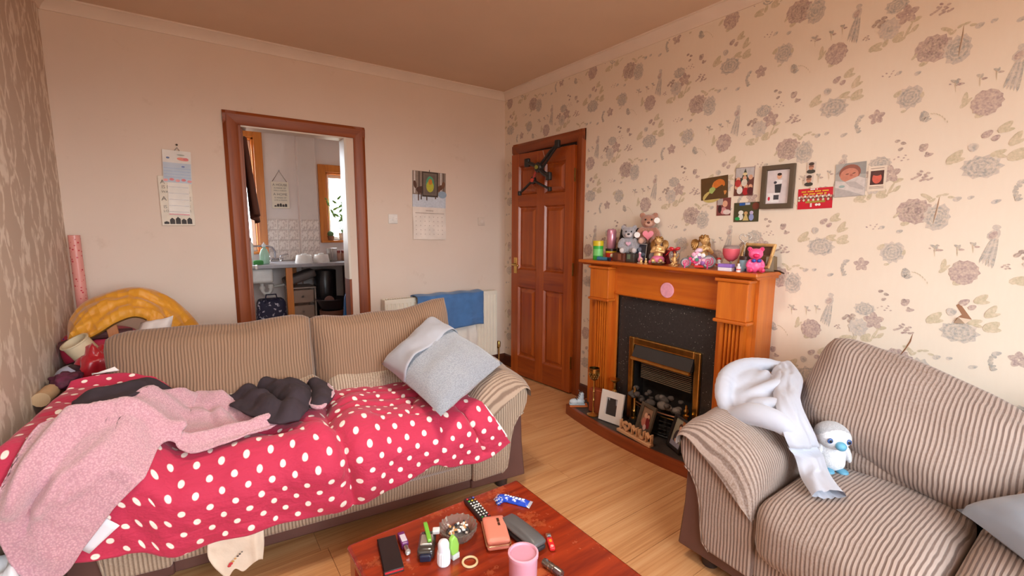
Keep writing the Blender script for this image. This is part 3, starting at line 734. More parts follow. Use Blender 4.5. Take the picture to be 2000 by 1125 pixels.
def make_sofa(name, label, half, D, loc, rotz, cordX, cordY, cordB, backs, lum_z, seat_n=2, arm_h=.62, frame_top=.66):
    t = thing(name, label, 'sofa', loc, rotz)
    X = lambda sg, q: sg*(half-q)
    leather = [(-.004, .06), (.015, .25), (.02, .41), (.048, .395), (.078, .345), (.094, .28), (.102, .20), (.112, .14), (.14, .115), (.30, .108), (.30, .06)]
    LO_ = [(-.004, .50), (.004, .535), (.04, .55), (.10, .515), (.17, .465), (.23, .41), (.285, .36), (.30, .34)]
    HI_ = [(-.016, .485), (-.018, .545), (.014, .592), (.085, .625), (.18, .615), (.26, .565), (.308, .49), (.318, .41)]
    cord = [(.02, .41), (.0, .46)]+LO_+[(.30, .108), (.14, .115), (.112, .14), (.102, .20), (.094, .28), (.078, .345), (.048, .395)]
    for sg in (-1, 1):
        MB().prism([(X(sg, q), z) for q, z in leather], .0, D-.02).build('leather_side', m_leather, t, bevel=.008, smooth=60)
        MB().prism([(X(sg, q), z*(arm_h/.62)) for q, z in cord], -.026, D-.05).build('arm', cordX, t, bevel=.014, seg=3, smooth=60)
        # piping along the seam between cord and leather
        MB().tube([(X(sg, q), -.018, z) for q, z in leather[2:-2]], .005, 6).build('piping', cordX, t)
        # padded cap lying over the arm
        plo, phi_ = plat(LO_), plat(HI_); nS, nT = 26, 30; DD = D-.12
        def cap(top):
            def fn(s, u):
                u2 = u*u*.5+u*.5
                ql, zl = plo(s); qh, zh = phi_(s)
                k = sqrt(max(0, 1-(1-min(u2/.13, 1))**2)) if top else 0
                e = 1-abs(2*s-1)**7
                q = ql+(qh-ql)*k*e; z = zl+(zh-zl)*k*e
                y_ = (-.050 if top else -.012)+DD*u2
                if top:
                    z += .011*fbm((q*8+sg, y_*6, half), 1)*e*k
                    y_ -= .010*max(0, 1-u2/.12)*e
                    z += .035*sst_(.25, .6, u2)*e*.6
                return (X(sg, q), y_, z*(arm_h/.62))
            return fn
        mb = gridm(cap(True), nS, nT); gridm(cap(False), nS, nT, mb)
        b = bmesh.new()
        mb.uv = {}
        o = mb.build('arm_pad', cordY, t, smooth=180)
        b.from_mesh(o.data); bmesh.ops.remove_doubles(b, verts=b.verts, dist=.0005)
        # close the rim between upper and lower sheet
        bnd = [e for e in b.edges if e.is_boundary]
        try: bmesh.ops.bridge_loops(b, edges=bnd)
        except Exception: pass
        bmesh.ops.recalc_face_normals(b, faces=b.faces); b.to_mesh(o.data); b.free()
        for y_ in (.07, D-.1):
            MB().lathe([(.03, 0), (.035, .06)], (X(sg, .10), y_, 0), 12).build('foot', PM((60, 44, 40), .5), t)
    MB().box(-half+.29, half-.29, .012, D-.03, .06, .115).build('leather_rail', m_leather, t, bevel=.008)
    MB().box(-half+.285, half-.285, -.006, .55, .108, .24).build('front_rail', cordX, t, bevel=.02, seg=3, smooth=60)
    MB().box(-half+.16, half-.16, D-.17, D-.03, .06, frame_top).build('back_frame', PM((84, 70, 62), .45, var=.12), t, bevel=.035, seg=3, smooth=60)
    iw = 2*(half-.295)/seat_n
    for i in range(seat_n):
        cx = -half+.295+iw*(i+.5)
        def fn(q, p):
            q.z += -.012*max(0, p[2])*(1-(p[0]*1.0)**4)*(.5+.5*noise.noise(Vector((cx*3, p[0], p[1]))))
            return q
        MB().rbox(iw-.004, .60, .235, .075, (.0, .02, .026), 14, c=(cx, .235, .315), fn=fn).build('seat_cushion', cordX, t, smooth=180)
        def fl_(q, p):
            q.z += .012*noise.noise(Vector((q.x*7, 3, cx))); q.y += .015*noise.noise(Vector((q.x*6, 1, cx*2))); return q
        MB().rbox(iw-.004, .19, .19, .085, (.0, .02, .01), 12, c=(cx, .53, lum_z), fn=fl_, rot=Matrix.Rotation(R(-12), 3, 'X')).build('lumbar_roll', cordX, t, smooth=180)
    for (cx, cy, cz, w_, d_, h_, tilt, rollz, horn, sag) in backs:
        rt_ = Matrix.Rotation(R(rollz), 3, 'Y') @ Matrix.Rotation(R(-tilt), 3, 'X')
        def fb_(q, p, horn=horn, w_=w_, h_=h_):
            k = abs(p[0])**3*max(0, p[2])**3
            q.z += horn*k*(1 if p[0] > 0 else (.55 if horn > 0 else 0)); q.x += .02*k*(1 if p[0] > 0 else -1)
            q.z += .014*noise.noise(Vector((q.x*5, q.z*5, w_*9)))
            q.y += .016*noise.noise(Vector((q.x*6, q.z*6, w_*5)))-sag*max(0, -p[2])*(1-p[0]**2)
            return q
        MB().rbox(w_, d_, h_, min(d_, h_)*.42, (.0, .035, .012), 18, c=(cx, cy, cz), rot=rt_, fn=fb_).build('back_cushion', cordB, t, smooth=180)
    return t
cX = corduroy(0); cY = corduroy(1, blotch=.85); cB = corduroy(0, blotch=.7, dark=(126, 98, 80), bl_scale=2.2)
sX = corduroy(0, c1=(186, 164, 142), c2=(140, 118, 98)); sY = corduroy(1, c1=(172, 148, 128), c2=(126, 102, 86), blotch=.8)
sB = corduroy(0, c1=(152, 120, 96), c2=(116, 88, 68), blotch=.6, dark=(140, 108, 82))
sofa = make_sofa('three_seater_sofa', 'long brown corduroy sofa with dark leather sides under the red dotted duvet', .89, .90, (-2.0145, -1.712, 0), R(-7.2), sX, sY, sB,
    [(-.455, .62, .662, .83, .20, .40, 14, -1.2, .012, .03), (.335, .62, .668, .755, .20, .375, 14, -2.6, .07, .03)], .50)
love = make_sofa('two_seater_sofa', 'brown corduroy two-seat sofa against the floral wall, right of the fireplace', .77, .885, (-.93, -3.37, 0), R(-90), cX, cY, cB,
    [(-.225, .595, .625, .70, .27, .40, 24, 16, -.075, .06), (.50, .71, .60, .62, .20, .36, 14, 2, .0, .05)], .47, frame_top=.70)

# ================================================================ CLOTHS ON THE LONG SOFA
def sst(a, b, x):
    t = max(0, min(1, (x-a)/(b-a))); return t*t*(3-2*t)
def sofa_surf(X, w_, off=0.0):
    top = .475+.155*(1-sst(-.64, -.48, X))
    dx = max(0, -.90-X); dw = max(0, -w_); r = .09
    adv = lambda d: r*sin(min(d/r, pi/2))
    drop = lambda d: r*(1-cos(min(d/r, pi/2)))+max(0, d-r*pi/2)
    x = max(X, -.90)-.045*sin(min(dx/.07, pi/2))-off*.12*min(dx/.08, 1)
    back = max(0, w_-.50)
    y_ = min(max(w_, 0), .50)+back*.45-adv(dw)-off*min(dw/.08, 1)
    z = top-sqrt(drop(dx)**2+drop(dw)**2)+off*(1-min(math.hypot(dx, dw)/.08, 1))+back*.55
    return Vector((x, y_, z))
def drape(mb, patch, nu, nv, off, folds=(), nz=(.012, 5), rim=.0, mi=0, extra=None):
    def fn(s, t):
        X, w_ = patch(s, t)
        e = 1e-3
        p = sofa_surf(X, w_, off); n = (sofa_surf(X+e, w_, off)-p).cross(sofa_surf(X, w_+e, off)-p)
        n = n.normalized() if n.length > 1e-9 else Vector((0, 0, 1))
        h = foldh((X, w_), folds)+nz[0]*fbm((X*nz[1], w_*nz[1], off*50), 1)
        edge = min(s, 1-s, t, 1-t)
        h *= min(1, .35+edge*9)
        if extra: h += extra(X, w_, s, t)
        if rim: h += rim*max(0, 1-edge*22)
        q = p+n*h; q.x = max(q.x, (-.945-q.y*.125)/.992+.002*noise.noise(q*9))
        return (q.x, q.y, q.z, X, w_)
    return gridm(fn, nu, nv, mb, mi=mi)
SF = Vector((-2.074, -1.7047, 0)); SR = R(-7.2)
def dotted(c, dot, pitch=.078, r=.0098):
    t = NT('polka_dot_cotton'); x = t.n('ShaderNodeSeparateXYZ'); t.l(t.uv(), x.inputs[0])
    def d(o):
        q = []
        for i in (0, 1):
            f = t.math('FRACT', t.math('MULTIPLY_ADD', x.outputs[i], 1/pitch, o+50))
            g = t.math('SUBTRACT', f, .5); q.append(t.math('MULTIPLY', g, g))
        return t.math('ADD', q[0], q[1])
    mn = t.math('MINIMUM', d(0), d(.5)); k = (r/pitch)**2
    msk = t.ramp(mn, [(k*.82, 1.), (k*1.18, 0.)])
    v = t.obj(); f = t.noise(v, 5, 3)
    t.l(t.mix(msk, t.mix(f, L(c), tuple(q*.86 for q in L(c)[:3])+(1,)), L(dot)), t.b.inputs['Base Color'])
    t.set(.8); t.b.inputs['Sheen Weight'].default_value = .15
    cr = t.noise(t.mapping(v, (7, 13, 13), rot=(0, 0, .5)), 1.0, 4, .55)
    rdg = t.math('ABSOLUTE', t.math('SUBTRACT', cr, .5))
    t.bump(t.math('ADD', t.math('MULTIPLY', rdg, 2.2), t.math('MULTIPLY', t.noise(v, 34, 3), .12)), .5, .018); return t.m
m_dot = dotted((194, 42, 78), (246, 234, 222)); m_rev = dotted((240, 232, 228), (214, 50, 80), .16, .012)
du = thing('duvet', 'red duvet with cream polka dots spread over the long corduroy sofa', 'duvet', SF, SR)
crs = [([(.085, -.31), (.077, -.18), (.057, -.06), (.025, .05), (.03, .2), (.05, .4)], -.038, .028),
       ([(.14, -.28), (.15, -.1), (.12, .1), (.16, .3)], .022, .06), ([(.0, -.28), (-.02, -.1), (-.05, .1), (-.02, .3)], .022, .07),
       ([(.06, .12), (.2, .16), (.4, .13)], -.014, .018), ([(.10, .20), (.25, .25), (.45, .20)], -.016, .018), ([(.08, .30), (.2, .36), (.42, .31)], -.018, .02),
       ([(.2, .05), (.4, .0), (.6, -.02)], -.008, .015), ([(.55, .05), (.62, -.1), (.66, -.22)], -.02, .016), ([(.45, -.2), (.47, -.05), (.52, .08)], -.012, .014),
       ([(.36, .02), (.42, .16), (.5, .24)], -.016, .016), ([(-.3, -.02), (-.1, -.03), (.03, -.02)], .012, .05), ([(-.5, -.12), (-.2, -.16), (.0, -.13)], .012, .06),
       ([(-.25, .1), (-.1, .02), (0, -.06)], -.012, .014), ([(-.2, .18), (-.08, .1), (.02, .0)], -.012, .014), ([(-.9, .35), (-.75, .32), (-.6, .3)], -.02, .02), ([(-.95, .2), (-.8, .22), (-.66, .2)], -.02, .02)]
P_d = coons([(-.90, .56), (-.80, .58), (-.60, .55), (-.36, .52), (-.12, .49), (.065, .475), (.226, .50), (.383, .50), (.50, .40), (.66, .19)],
            [(-.79, -.385), (-.70, -.405), (-.63, -.415), (-.55, -.35), (-.47, -.305), (-.26, -.30), (-.087, -.30), (.085, -.305), (.226, -.275), (.36, -.24), (.427, -.215), (.511, -.245), (.624, -.255), (.728, -.235), (.80, -.20)],
            [(-.90, .56), (-.925, .42), (-.945, .28), (-.96, .14), (-.96, .0), (-.91, -.2), (-.79, -.385)],
            [(.66, .19), (.688, .05), (.70, -.03), (.735, -.10), (.80, -.20)])
mb = drape(MB(), P_d, 150, 80, .030, crs, (.013, 6), extra=lambda X, w_, s, t: .010*sin(X*34+2*sin(w_*9))*max(0, t-.72)*2.2)
mb.build('cover', m_dot, du, smooth=180, solid=-.014)
# the white lining that shows where the edges turn over
B_ = plat([(-.84, .57), (-.72, .58), (-.60, .56), (-.48, .54), (-.36, .53)])
Pl = lambda s, t: (B_(s)[0]+.0, B_(s)[1]+.05*sin(pi*min(1, s*1.2))*(t-.2)+.01)
mb = drape(MB(), Pl, 24, 5, .040, (), (.008, 9)); mb.build('lining', m_rev, du, smooth=180, solid=.006)
B2 = plat([(.08, .485), (.16, .515), (.25, .53), (.33, .525), (.40, .50)])
mb = drape(MB(), lambda s, t: (B2(s)[0], B2(s)[1]-.035*(1-t)+.02*sin(pi*s)*t), 24, 5, .052, (), (.012, 14)); mb.build('lining', m_rev, du, smooth=180, solid=.006)
B3 = plat([(.655, .19), (.688, .05), (.70, -.03), (.735, -.10), (.775, -.17)])
mb = drape(MB(), lambda s, t: (B3(s)[0]+.012*(t-.3), B3(s)[1]+.004), 20, 3, .034, (), (.004, 9)); mb.build('lining', m_rev, du, smooth=180, solid=.006)
# pink fleece
def fleece(c, c2, name='fleece', sc=190, st=.7):
    t = NT(name); v = t.obj()
    f = t.noise(v, sc, 4, .7); g = t.noise(v, 12, 3)
    vo = t.n('ShaderNodeTexVoronoi'); vo.inputs['Scale'].default_value = sc*.75; t.l(v, vo.inputs['Vector'])
    h = t.math('ADD', t.math('MULTIPLY', f, .6), t.math('MULTIPLY', vo.outputs['Distance'], .6))
    t.l(t.mix(t.ramp(h, [(.40, 1.), (.72, 0.)]), L(c2), t.mix(t.math('MULTIPLY', g, .5), L(c), L(c2))), t.b.inputs['Base Color'])
    t.set(.95); t.b.inputs['Sheen Weight'].default_value = .5; t.b.inputs['Sheen Roughness'].default_value = .6
    t.bump(h, st, .006); return t.m
m_pink = fleece((222, 174, 184), (190, 138, 150), 'fleece', 230, .5); m_dgrey = PM((62, 50, 58), .95, var=.2, vs=20, bump=.25, bs=260)
bl = thing('fleece_blanket', 'dusty pink fleece blanket with dark grey reverse crumpled over the red dotted duvet', 'blanket', SF, SR)
P_p = coons([(-.862, -.05), (-.83, .01), (-.75, .08), (-.665, .14), (-.60, .30), (-.52, .47), (-.40, .50), (-.30, .32), (-.16, .05)],
            [(-.81, -.42), (-.76, -.40), (-.715, -.335), (-.665, -.27), (-.61, -.19), (-.555, -.07), (-.52, .0), (-.44, -.02), (-.37, -.015), (-.27, .0), (-.16, .05)],
            [(-.862, -.05), (-.885, -.12), (-.895, -.20), (-.885, -.29), (-.86, -.37), (-.81, -.42)],
            [(-.16, .05), (-.16, .05), (-.16, .05)])
pf = [([(-.86, -.16), (-.82, -.07), (-.75, .01), (-.66, .05), (-.57, .05), (-.50, .02)], .046, .022),
      ([(-.83, -.17), (-.79, -.09), (-.72, -.03), (-.64, -.01)], -.014, .016), ([(-.80, -.18), (-.74, -.10), (-.66, -.06)], .026, .015), ([(-.84, -.24), (-.82, -.17), (-.78, -.11)], -.022, .014), ([(-.74, -.16), (-.68, -.11), (-.60, -.09)], .012, .02),
      ([(-.52, .03), (-.42, .03), (-.30, .05), (-.20, .09)], .040, .026), ([(-.50, .10), (-.36, .10), (-.26, .14)], -.022, .03),
      ([(-.62, .26), (-.48, .30), (-.38, .27)], .030, .045), ([(-.55, .40), (-.46, .46), (-.38, .42)], .05, .06), ([(-.36, .30), (-.30, .2), (-.28, .12)], -.025, .02), ([(-.42, .34), (-.40, .22), (-.38, .15)], -.02, .02),
      ([(-.78, .24), (-.64, .30)], .026, .03), ([(-.70, -.1), (-.78, -.25), (-.80, -.36)], .010, .05)]
mb = drape(MB(), P_p, 130, 90, .070, pf, (.012, 7), rim=.006, extra=lambda X, w_, s, t: .0022*noise.noise(Vector((X*170, w_*170, 0))))
mb.build('fleece_side', m_pink, bl, smooth=180, solid=-.005)
P_gl = coons([(-.80, .22), (-.73, .33), (-.64, .39), (-.56, .44)], [(-.80, .17), (-.74, .10), (-.66, .14), (-.57, .32)], [(-.80, .22), (-.81, .19), (-.80, .17)], [(-.56, .44), (-.56, .38), (-.57, .32)])
drape(MB(), P_gl, 30, 16, .072, [([(-.76, .22), (-.64, .30)], .02, .03)], (.012, 9)).build('reverse_fold', m_dgrey, bl, smooth=180, solid=-.01)['label'] = 'dark grey reverse of the fleece, folded out at the left'
P_gr = coons([(-.50, .57), (-.40, .53), (-.30, .49), (-.20, .50), (-.11, .54), (-.04, .52)], [(-.42, .46), (-.36, .36), (-.31, .26), (-.27, .17), (-.17, .03), (-.09, .02)],
             [(-.50, .57), (-.46, .52), (-.42, .46)], [(-.04, .52), (-.01, .38), (-.03, .18), (-.09, .02)])
gfold = [([(-.20, .48), (-.14, .36), (-.10, .2), (-.11, .07)], .055, .045), ([(-.28, .42), (-.22, .28), (-.18, .14)], .05, .04), ([(-.10, .46), (-.06, .32), (-.07, .18)], .04, .04), ([(-.24, .46), (-.18, .3), (-.14, .18)], -.03, .015)]
drape(MB(), P_gr, 50, 40, .080, gfold, (.02, 9)).build('reverse_fold', m_dgrey, bl, smooth=180, solid=-.012)['label'] = 'dark grey reverse of the fleece, bunched at the middle of the sofa'
P_lp = coons([(-.02, .47), (.02, .44), (.06, .38)], [(-.035, .12), (.0, .10), (.025, .13)], [(-.02, .47), (-.01, .3), (-.035, .12)], [(.06, .38), (.065, .25), (.025, .13)])
drape(MB(), P_lp, 20, 24, .085, [([(0, .42), (.02, .25), (0, .14)], .035, .035)], (.01, 9)).build('reverse_fold', m_dgrey, bl, smooth=180, solid=-.012)
def lp_edge(pts, off, rad, nm, mat, parent):
    f = plat(pts); q = [sofa_surf(*f(i/30), off) for i in range(31)]
    MB().tube(q, [rad*(.7+.5*abs(noise.noise(Vector((i*.9, 0, 0))))) for i in range(31)], 8).build(nm, mat, parent, smooth=180)
lp_edge([(-.02, .47), (-.015, .3), (-.035, .14), (.0, .09), (.03, .14), (.066, .25), (.06, .38)], .098, .011, 'fleece_hem', m_pink, bl)
# care label of the blanket
P_t = coons([(-.745, -.335), (-.665, -.265)], [(-.712, -.372), (-.632, -.302)], [(-.745, -.335), (-.712, -.372)], [(-.665, -.265), (-.632, -.302)])
drape(MB(), P_t, 4, 4, .052, (), (.002, 5)).build('care_label', PM((238, 238, 246), .5, var=.03), bl, smooth=180, solid=.002)
# cream cloth hanging out under the duvet
cc = thing('cream_cloth', 'cream cloth with a small embroidered sprig hanging below the red duvet hem', 'cloth', SF, SR)
P_c = coons([(-.405, -.27), (-.32, -.28), (-.235, -.27)], [(-.36, -.47), (-.335, -.435), (-.31, -.455), (-.285, -.44), (-.262, -.425), (-.244, -.43)],
            [(-.405, -.27), (-.41, -.37), (-.36, -.47)], [(-.235, -.27), (-.236, -.36), (-.244, -.43)])
m_crm = PM((236, 220, 200), .85, bump=.3, bs=90)
drape(MB(), P_c, 20, 24, .022, [([(-.26, -.28), (-.265, -.44)], .014, .012)], (.008, 12)).build('cloth', m_crm, cc, smooth=180, solid=.004)
mb = MB()
for X, w_, r_, k in [(-.345, -.405, .007, 0), (-.338, -.398, .005, 1), (-.33, -.39, .004, 1), (-.322, -.383, .004, 2), (-.315, -.377, .004, 2), (-.308, -.371, .003, 2), (-.350, -.412, .006, 0)]:
    p = sofa_surf(X, w_, .030); mb.ell(p, (r_, .0015, r_*.8), 8, 5, k)
mb.build('embroidery', [PM((206, 60, 70), .7), PM((214, 160, 90), .7), PM((90, 84, 82), .7)], cc)
# grey cushion leaning at the right end, with a smooth flap across one third
def pillow4(mb, c, T, n=22, s0=0, s1=1, wr=.008, seed=0, mi=0, out=None, lift=0, back=True):
    """c: corners bottom-left, bottom-right, top-right, top-left (x right, y up); out: outward direction"""
    c = [Vector(q) for q in c]; nrm = (c[1]-c[0]).cross(c[3]-c[0]).normalized()
    def side(sg):
        def fn(a, t):
            s = s0+(s1-s0)*a; u, v = 2*s-1, 2*t-1
            pu = u*(1-.05*(1-v*v)); pv = v*(1-.05*(1-u*u)); s_, t_ = (pu+1)/2, (pv+1)/2
            p = (c[0]*(1-s_)+c[1]*s_)*(1-t_)+(c[3]*(1-s_)+c[2]*s_)*t_
            e = max(0, (1-abs(u)**2.8)*(1-abs(v)**2.8))**.45
            h = sg*(T/2*e+wr*e*fbm((s*5+seed, t*5, sg), 1))+(lift if sg > 0 else 0)
            p = p+nrm*h
            return (p.x, p.y, p.z, s, t)
        return fn
    gridm(side(1), n, n, mb, mi=mi)
    if back: gridm(side(-1), n, n, mb, mi=mi)
    return mb
gc = thing('grey_cushion', 'square pale grey cushion with a smooth flap, leaning at the long sofa arm', 'cushion', (-1.49, -1.58, .66))
o_ = Vector((-1.49, -1.58, .66))
cs = [Vector(q)-o_ for q in ((-1.660, -1.935, .545), (-1.235, -1.775, .662), (-1.395, -1.32, .835), (-1.70, -1.355, .632))]
# order: bottom, right, top, left
m_gc = fleece((162, 166, 175), (132, 136, 145), 'grey_fleece', 240, .45); m_gs = PM((166, 167, 176), .75, var=.06, bump=.12, bs=200, sheen=.3)
pillow4(MB(), cs, .15, wr=.012).build('cushion_body', m_gc, gc, smooth=180)
pillow4(MB(), [cs[0], cs[1], cs[2], cs[3]], .152, s0=0, s1=1, wr=.012, lift=.004, back=False).build('flap_under', m_gc, gc, smooth=180) if False else None
def flapfn(a, t):
    v = .585+.42*t; s = a; u_, v_ = 2*s-1, 2*v-1
    pu = u_*(1-.05*(1-v_*v_)); pv = v_*(1-.05*(1-u_*u_)); s_, t_ = (pu+1)/2, (pv+1)/2
    p = (cs[0]*(1-s_)+cs[1]*s_)*(1-t_)+(cs[3]*(1-s_)+cs[2]*s_)*t_
    e = max(0, (1-abs(u_)**2.8)*(1-abs(v_)**2.8))**.45
    nrm = (cs[1]-cs[0]).cross(cs[3]-cs[0]).normalized()
    edge = min(a, 1-a); k = .012*max(0, 1-t*5)
    h = .075*e+.012*e*fbm((s*5, v*5, 1), 1)+.010*min(1, edge*12)+k*sin(a*9)*min(1, edge*8)+.006*sin(a*7+t*9)*e
    p = p+nrm*h; return (p.x, p.y, p.z)
gridm(flapfn, 26, 14).build('flap', m_gs, gc, smooth=180, solid=.004)

# white washing heaped on the floor at the left end of the sofa, and the brown storage box in the gap by the wall
def heap(name, label, cat, loc, rx, ry, rz, mat, seed, amp=.35, n=36, rotz=0, group=None, fr=2.2):
    t = thing(name, label, cat, loc, rotz, group)
    def fn(s, u):
        a = 2*pi*s; b = pi*u
        d = Vector((sin(b)*cos(a), sin(b)*sin(a), -cos(b)))
        q = 1+amp*noise.noise(d*fr+Vector((seed, 0, 0)))+amp*.5*(1-abs(noise.noise(d*fr*2.1+Vector((0, seed, 0)))))*.8-amp*.3
        return (rx*d.x*q, ry*d.y*q, max(-rz*.999, rz*d.z*q)+rz)
    gridm(fn, n, n//2).build('fabric', mat, t, smooth=180)
    return t
heap('white_washing', 'heap of white washing at the left end of the long sofa below the pink fleece', 'laundry', (-2.975, -1.72, 0), .075, .13, .17, PM((226, 230, 236), .85, bump=.3, bs=40), 3, .5)
heap('grey_brown_cloth', 'crumpled grey-brown cloth beside the white washing at the wall', 'cloth', (-2.965, -1.52, 0), .07, .12, .21, PM((134, 112, 92), .9), 8, .4)
bt = thing('storage_box', 'dark brown leather box filling the gap between the long sofa and the damask wall', 'box', (-2.95, -1.2, 0))
MB().box(-.05, .05, -.2, .3, 0, .54).build('box_body', m_leather, bt, bevel=.01); MB().box(-.055, .055, -.205, .305, .54, .57).build('lid', m_leather, bt, bevel=.01)

# ================================================================ THINGS ON THE TWO-SEATER
m_hood = PM((184, 186, 198), .85, var=.05, bump=.25, bs=60, sheen=.3)
gj = thing('grey_joggers', 'pale grey jogging bottoms bunched over the arm and trailing down the two-seater seat', 'clothing', (-.62, -2.80, .62))
g0 = Vector((-.62, -2.80, .62))
LE = plat([Vector(q)-g0 for q in ((-.47, -2.70, .715), (-.60, -2.765, .70), (-.75, -2.85, .675), (-.815, -2.915, .60), (-.775, -2.935, .53), (-.80, -2.970, .472), (-.87, -3.035, .462))])
RE = plat([Vector(q)-g0 for q in ((-.32, -2.72, .735), (-.46, -2.82, .72), (-.635, -2.885, .68), (-.67, -2.935, .61), (-.650, -2.965, .54), (-.69, -3.010, .487), (-.79, -3.105, .465))])
def strip(sg):
    def fn(s, t):
        a, b = Vector(LE(t)), Vector(RE(t)); p = a.lerp(b, s)
        e = (1-(2*s-1)**2)
        wv = .012*fbm((s*4, t*7, sg), 1)*e+.010*sin(t*16+s*3)*max(0, t-.68)*2
        tt = (LE(min(1, t+.02)), LE(max(0, t-.02))); dr = Vector(tt[0])-Vector(tt[1])
        n = (b-a).cross(dr); n = n.normalized()
        if n.z < 0: n = -n
        p = p+n*((.030*e**.6 if sg > 0 else 0)+wv+.004)
        return tuple(p)
    return fn
mb = gridm(strip(1), 18, 60); gridm(strip(-1), 18, 60, mb); mb.build('leg', m_hood, gj, smooth=180)
def path_ells(pts, r, n=14, sq=(1, 1, 1)):
    f = plat([Vector(q)-g0 for q in pts]); out = []
    for i in range(n):
        rr = r*(.8+.3*sin(pi*i/(n-1))); out.append((tuple(f(i/(n-1))), (rr*sq[0], rr*sq[1], rr*sq[2]), 10, 7))
    return out
P = [((-.58-g0.x, -2.72-g0.y, .625-g0.z), (.19, .13, .09), 18, 12), ((-.57-g0.x, -2.66-g0.y, .675-g0.z), (.13, .055, .06), 18, 12)]
P += path_ells([(-.78, -2.70, .60), (-.765, -2.655, .66), (-.66, -2.61, .715), (-.52, -2.61, .735), (-.42, -2.66, .735), (-.40, -2.72, .73)], .034, 20)
P += path_ells([(-.79, -2.71, .60), (-.80, -2.79, .645), (-.79, -2.87, .645), (-.77, -2.91, .62)], .040, 14)
P += path_ells([(-.72, -2.70, .66), (-.66, -2.76, .70), (-.58, -2.78, .715), (-.50, -2.75, .73)], .026, 14)
P += path_ells([(-.70, -2.67, .66), (-.60, -2.70, .70), (-.52, -2.70, .725)], .024, 12)
P += path_ells([(-.74, -2.76, .66), (-.72, -2.82, .675), (-.70, -2.87, .67)], .026, 10)
blob('bunched_waist', P, m_hood, gj, .009, 1)
# penguin
pg = thing('plush_penguin', 'white and grey plush penguin with a blue beak sitting on the two-seater', 'soft toy', (-.56, -2.975, .435), R(-45)); pg.scale = (.9, .9, .92)
# local: faces -y
pw = fleece((236, 236, 240), (208, 210, 216), 'plush_white', 260, .25); pgq = fleece((186, 188, 194), (160, 162, 168), 'plush_grey', 260, .25); pb = PM((104, 172, 204), .4)
blob('body', [((0, 0, .06), (.055, .05, .062), 16, 10), ((0, -.005, .04), (.052, .052, .04), 16, 10)], pw, pg, .006)
blob('head', [((0, -.005, .142), (.066, .058, .052), 16, 10), ((0, -.03, .128), (.045, .035, .03), 16, 10)], pw, pg, .006)
MB().ell((0, .004, .152), (.067, .058, .047), 20, 12).build('grey_cap', pgq, pg, smooth=180)
for sx in (-1, 1):
    MB().ell((sx*.056, -.005, .075), (.014, .026, .042), 12, 8, rot=Matrix.Rotation(R(sx*-18), 3, 'Y')).build('wing', pw, pg, smooth=180)
    MB().ell((sx*.026, -.045, .012), (.022, .026, .012), 12, 8).build('foot', pb, pg, smooth=180)
    e_ = MB(); e_.ell((sx*.034, -.054, .142), (.011, .006, .011), 12, 8); e_.build('eye', PM((60, 92, 150), .2), pg, smooth=180)
    MB().ell((sx*.034, -.0585, .142), (.006, .004, .006), 10, 6).build('pupil', PM((18, 18, 24), .15), pg, smooth=180)
MB().ell((0, -.068, .128), (.020, .020, .018), 14, 9).build('beak', pb, pg, smooth=180)
# satin grey cushion, right edge of the frame
sc_ = thing('satin_cushion', 'blue-grey satin cushion lying on the right seat of the two-seater', 'cushion', (-.60, -3.56, .52))
o_ = Vector((-.60, -3.56, .52))
pillow4(MB(), [Vector(q)-o_ for q in ((-.86, -3.60, .46), (-.60, -3.33, .475), (-.42, -3.66, .66), (-.70, -3.88, .63))][::1], .17, wr=.008, seed=4).build('cushion_body', PM((150, 160, 174), .32, var=.06, sheen=.3), sc_, smooth=180)

# ================================================================ KITCHEN BEHIND THE DOORWAY
KY = 2.9
m_kw = PM((238, 228, 224), .75, var=.05, vs=3)
m_kdark = PM((58, 44, 40), .7)
struct(MB().box(-2.8, -.3, .0, KY, -.05, -.004).build('floor_kitchen', PM((176, 146, 116), .6), smooth=0))
struct(MB().box(-2.8, -.3, .12, KY, 2.5, 2.56).build('ceiling_kitchen', PM((226, 216, 206), .8), smooth=0))
kw = MB()
for a, b, c, d in ((-2.8, -2.5, 0, 2.5), (-2.5, -1.72, 0, 1.02), (-2.5, -1.72, 2.40, 2.5), (-1.72, -.90, 0, 2.5), (-.90, -.42, 0, 1.15), (-.90, -.42, 2.05, 2.5), (-.42, -.3, 0, 2.5)): kw.box(a, b, KY, KY+.2, c, d)
wkb = struct(kw.build('wall_kitchen_back', m_kw, smooth=0))
struct(MB().box(-2.92, -2.8, .12, KY+.2, 0, 2.5).build('wall_kitchen_left', m_kw, smooth=0))
struct(MB().box(-.3, -.18, .12, KY+.2, 0, 2.5).build('wall_kitchen_right', m_kw, smooth=0))
struct(MB().box(-1.255, -1.035, KY-.10, KY, 0, 2.5).build('trim_4', PM((224, 212, 206), .7, var=.03), smooth=0, bevel=.006))
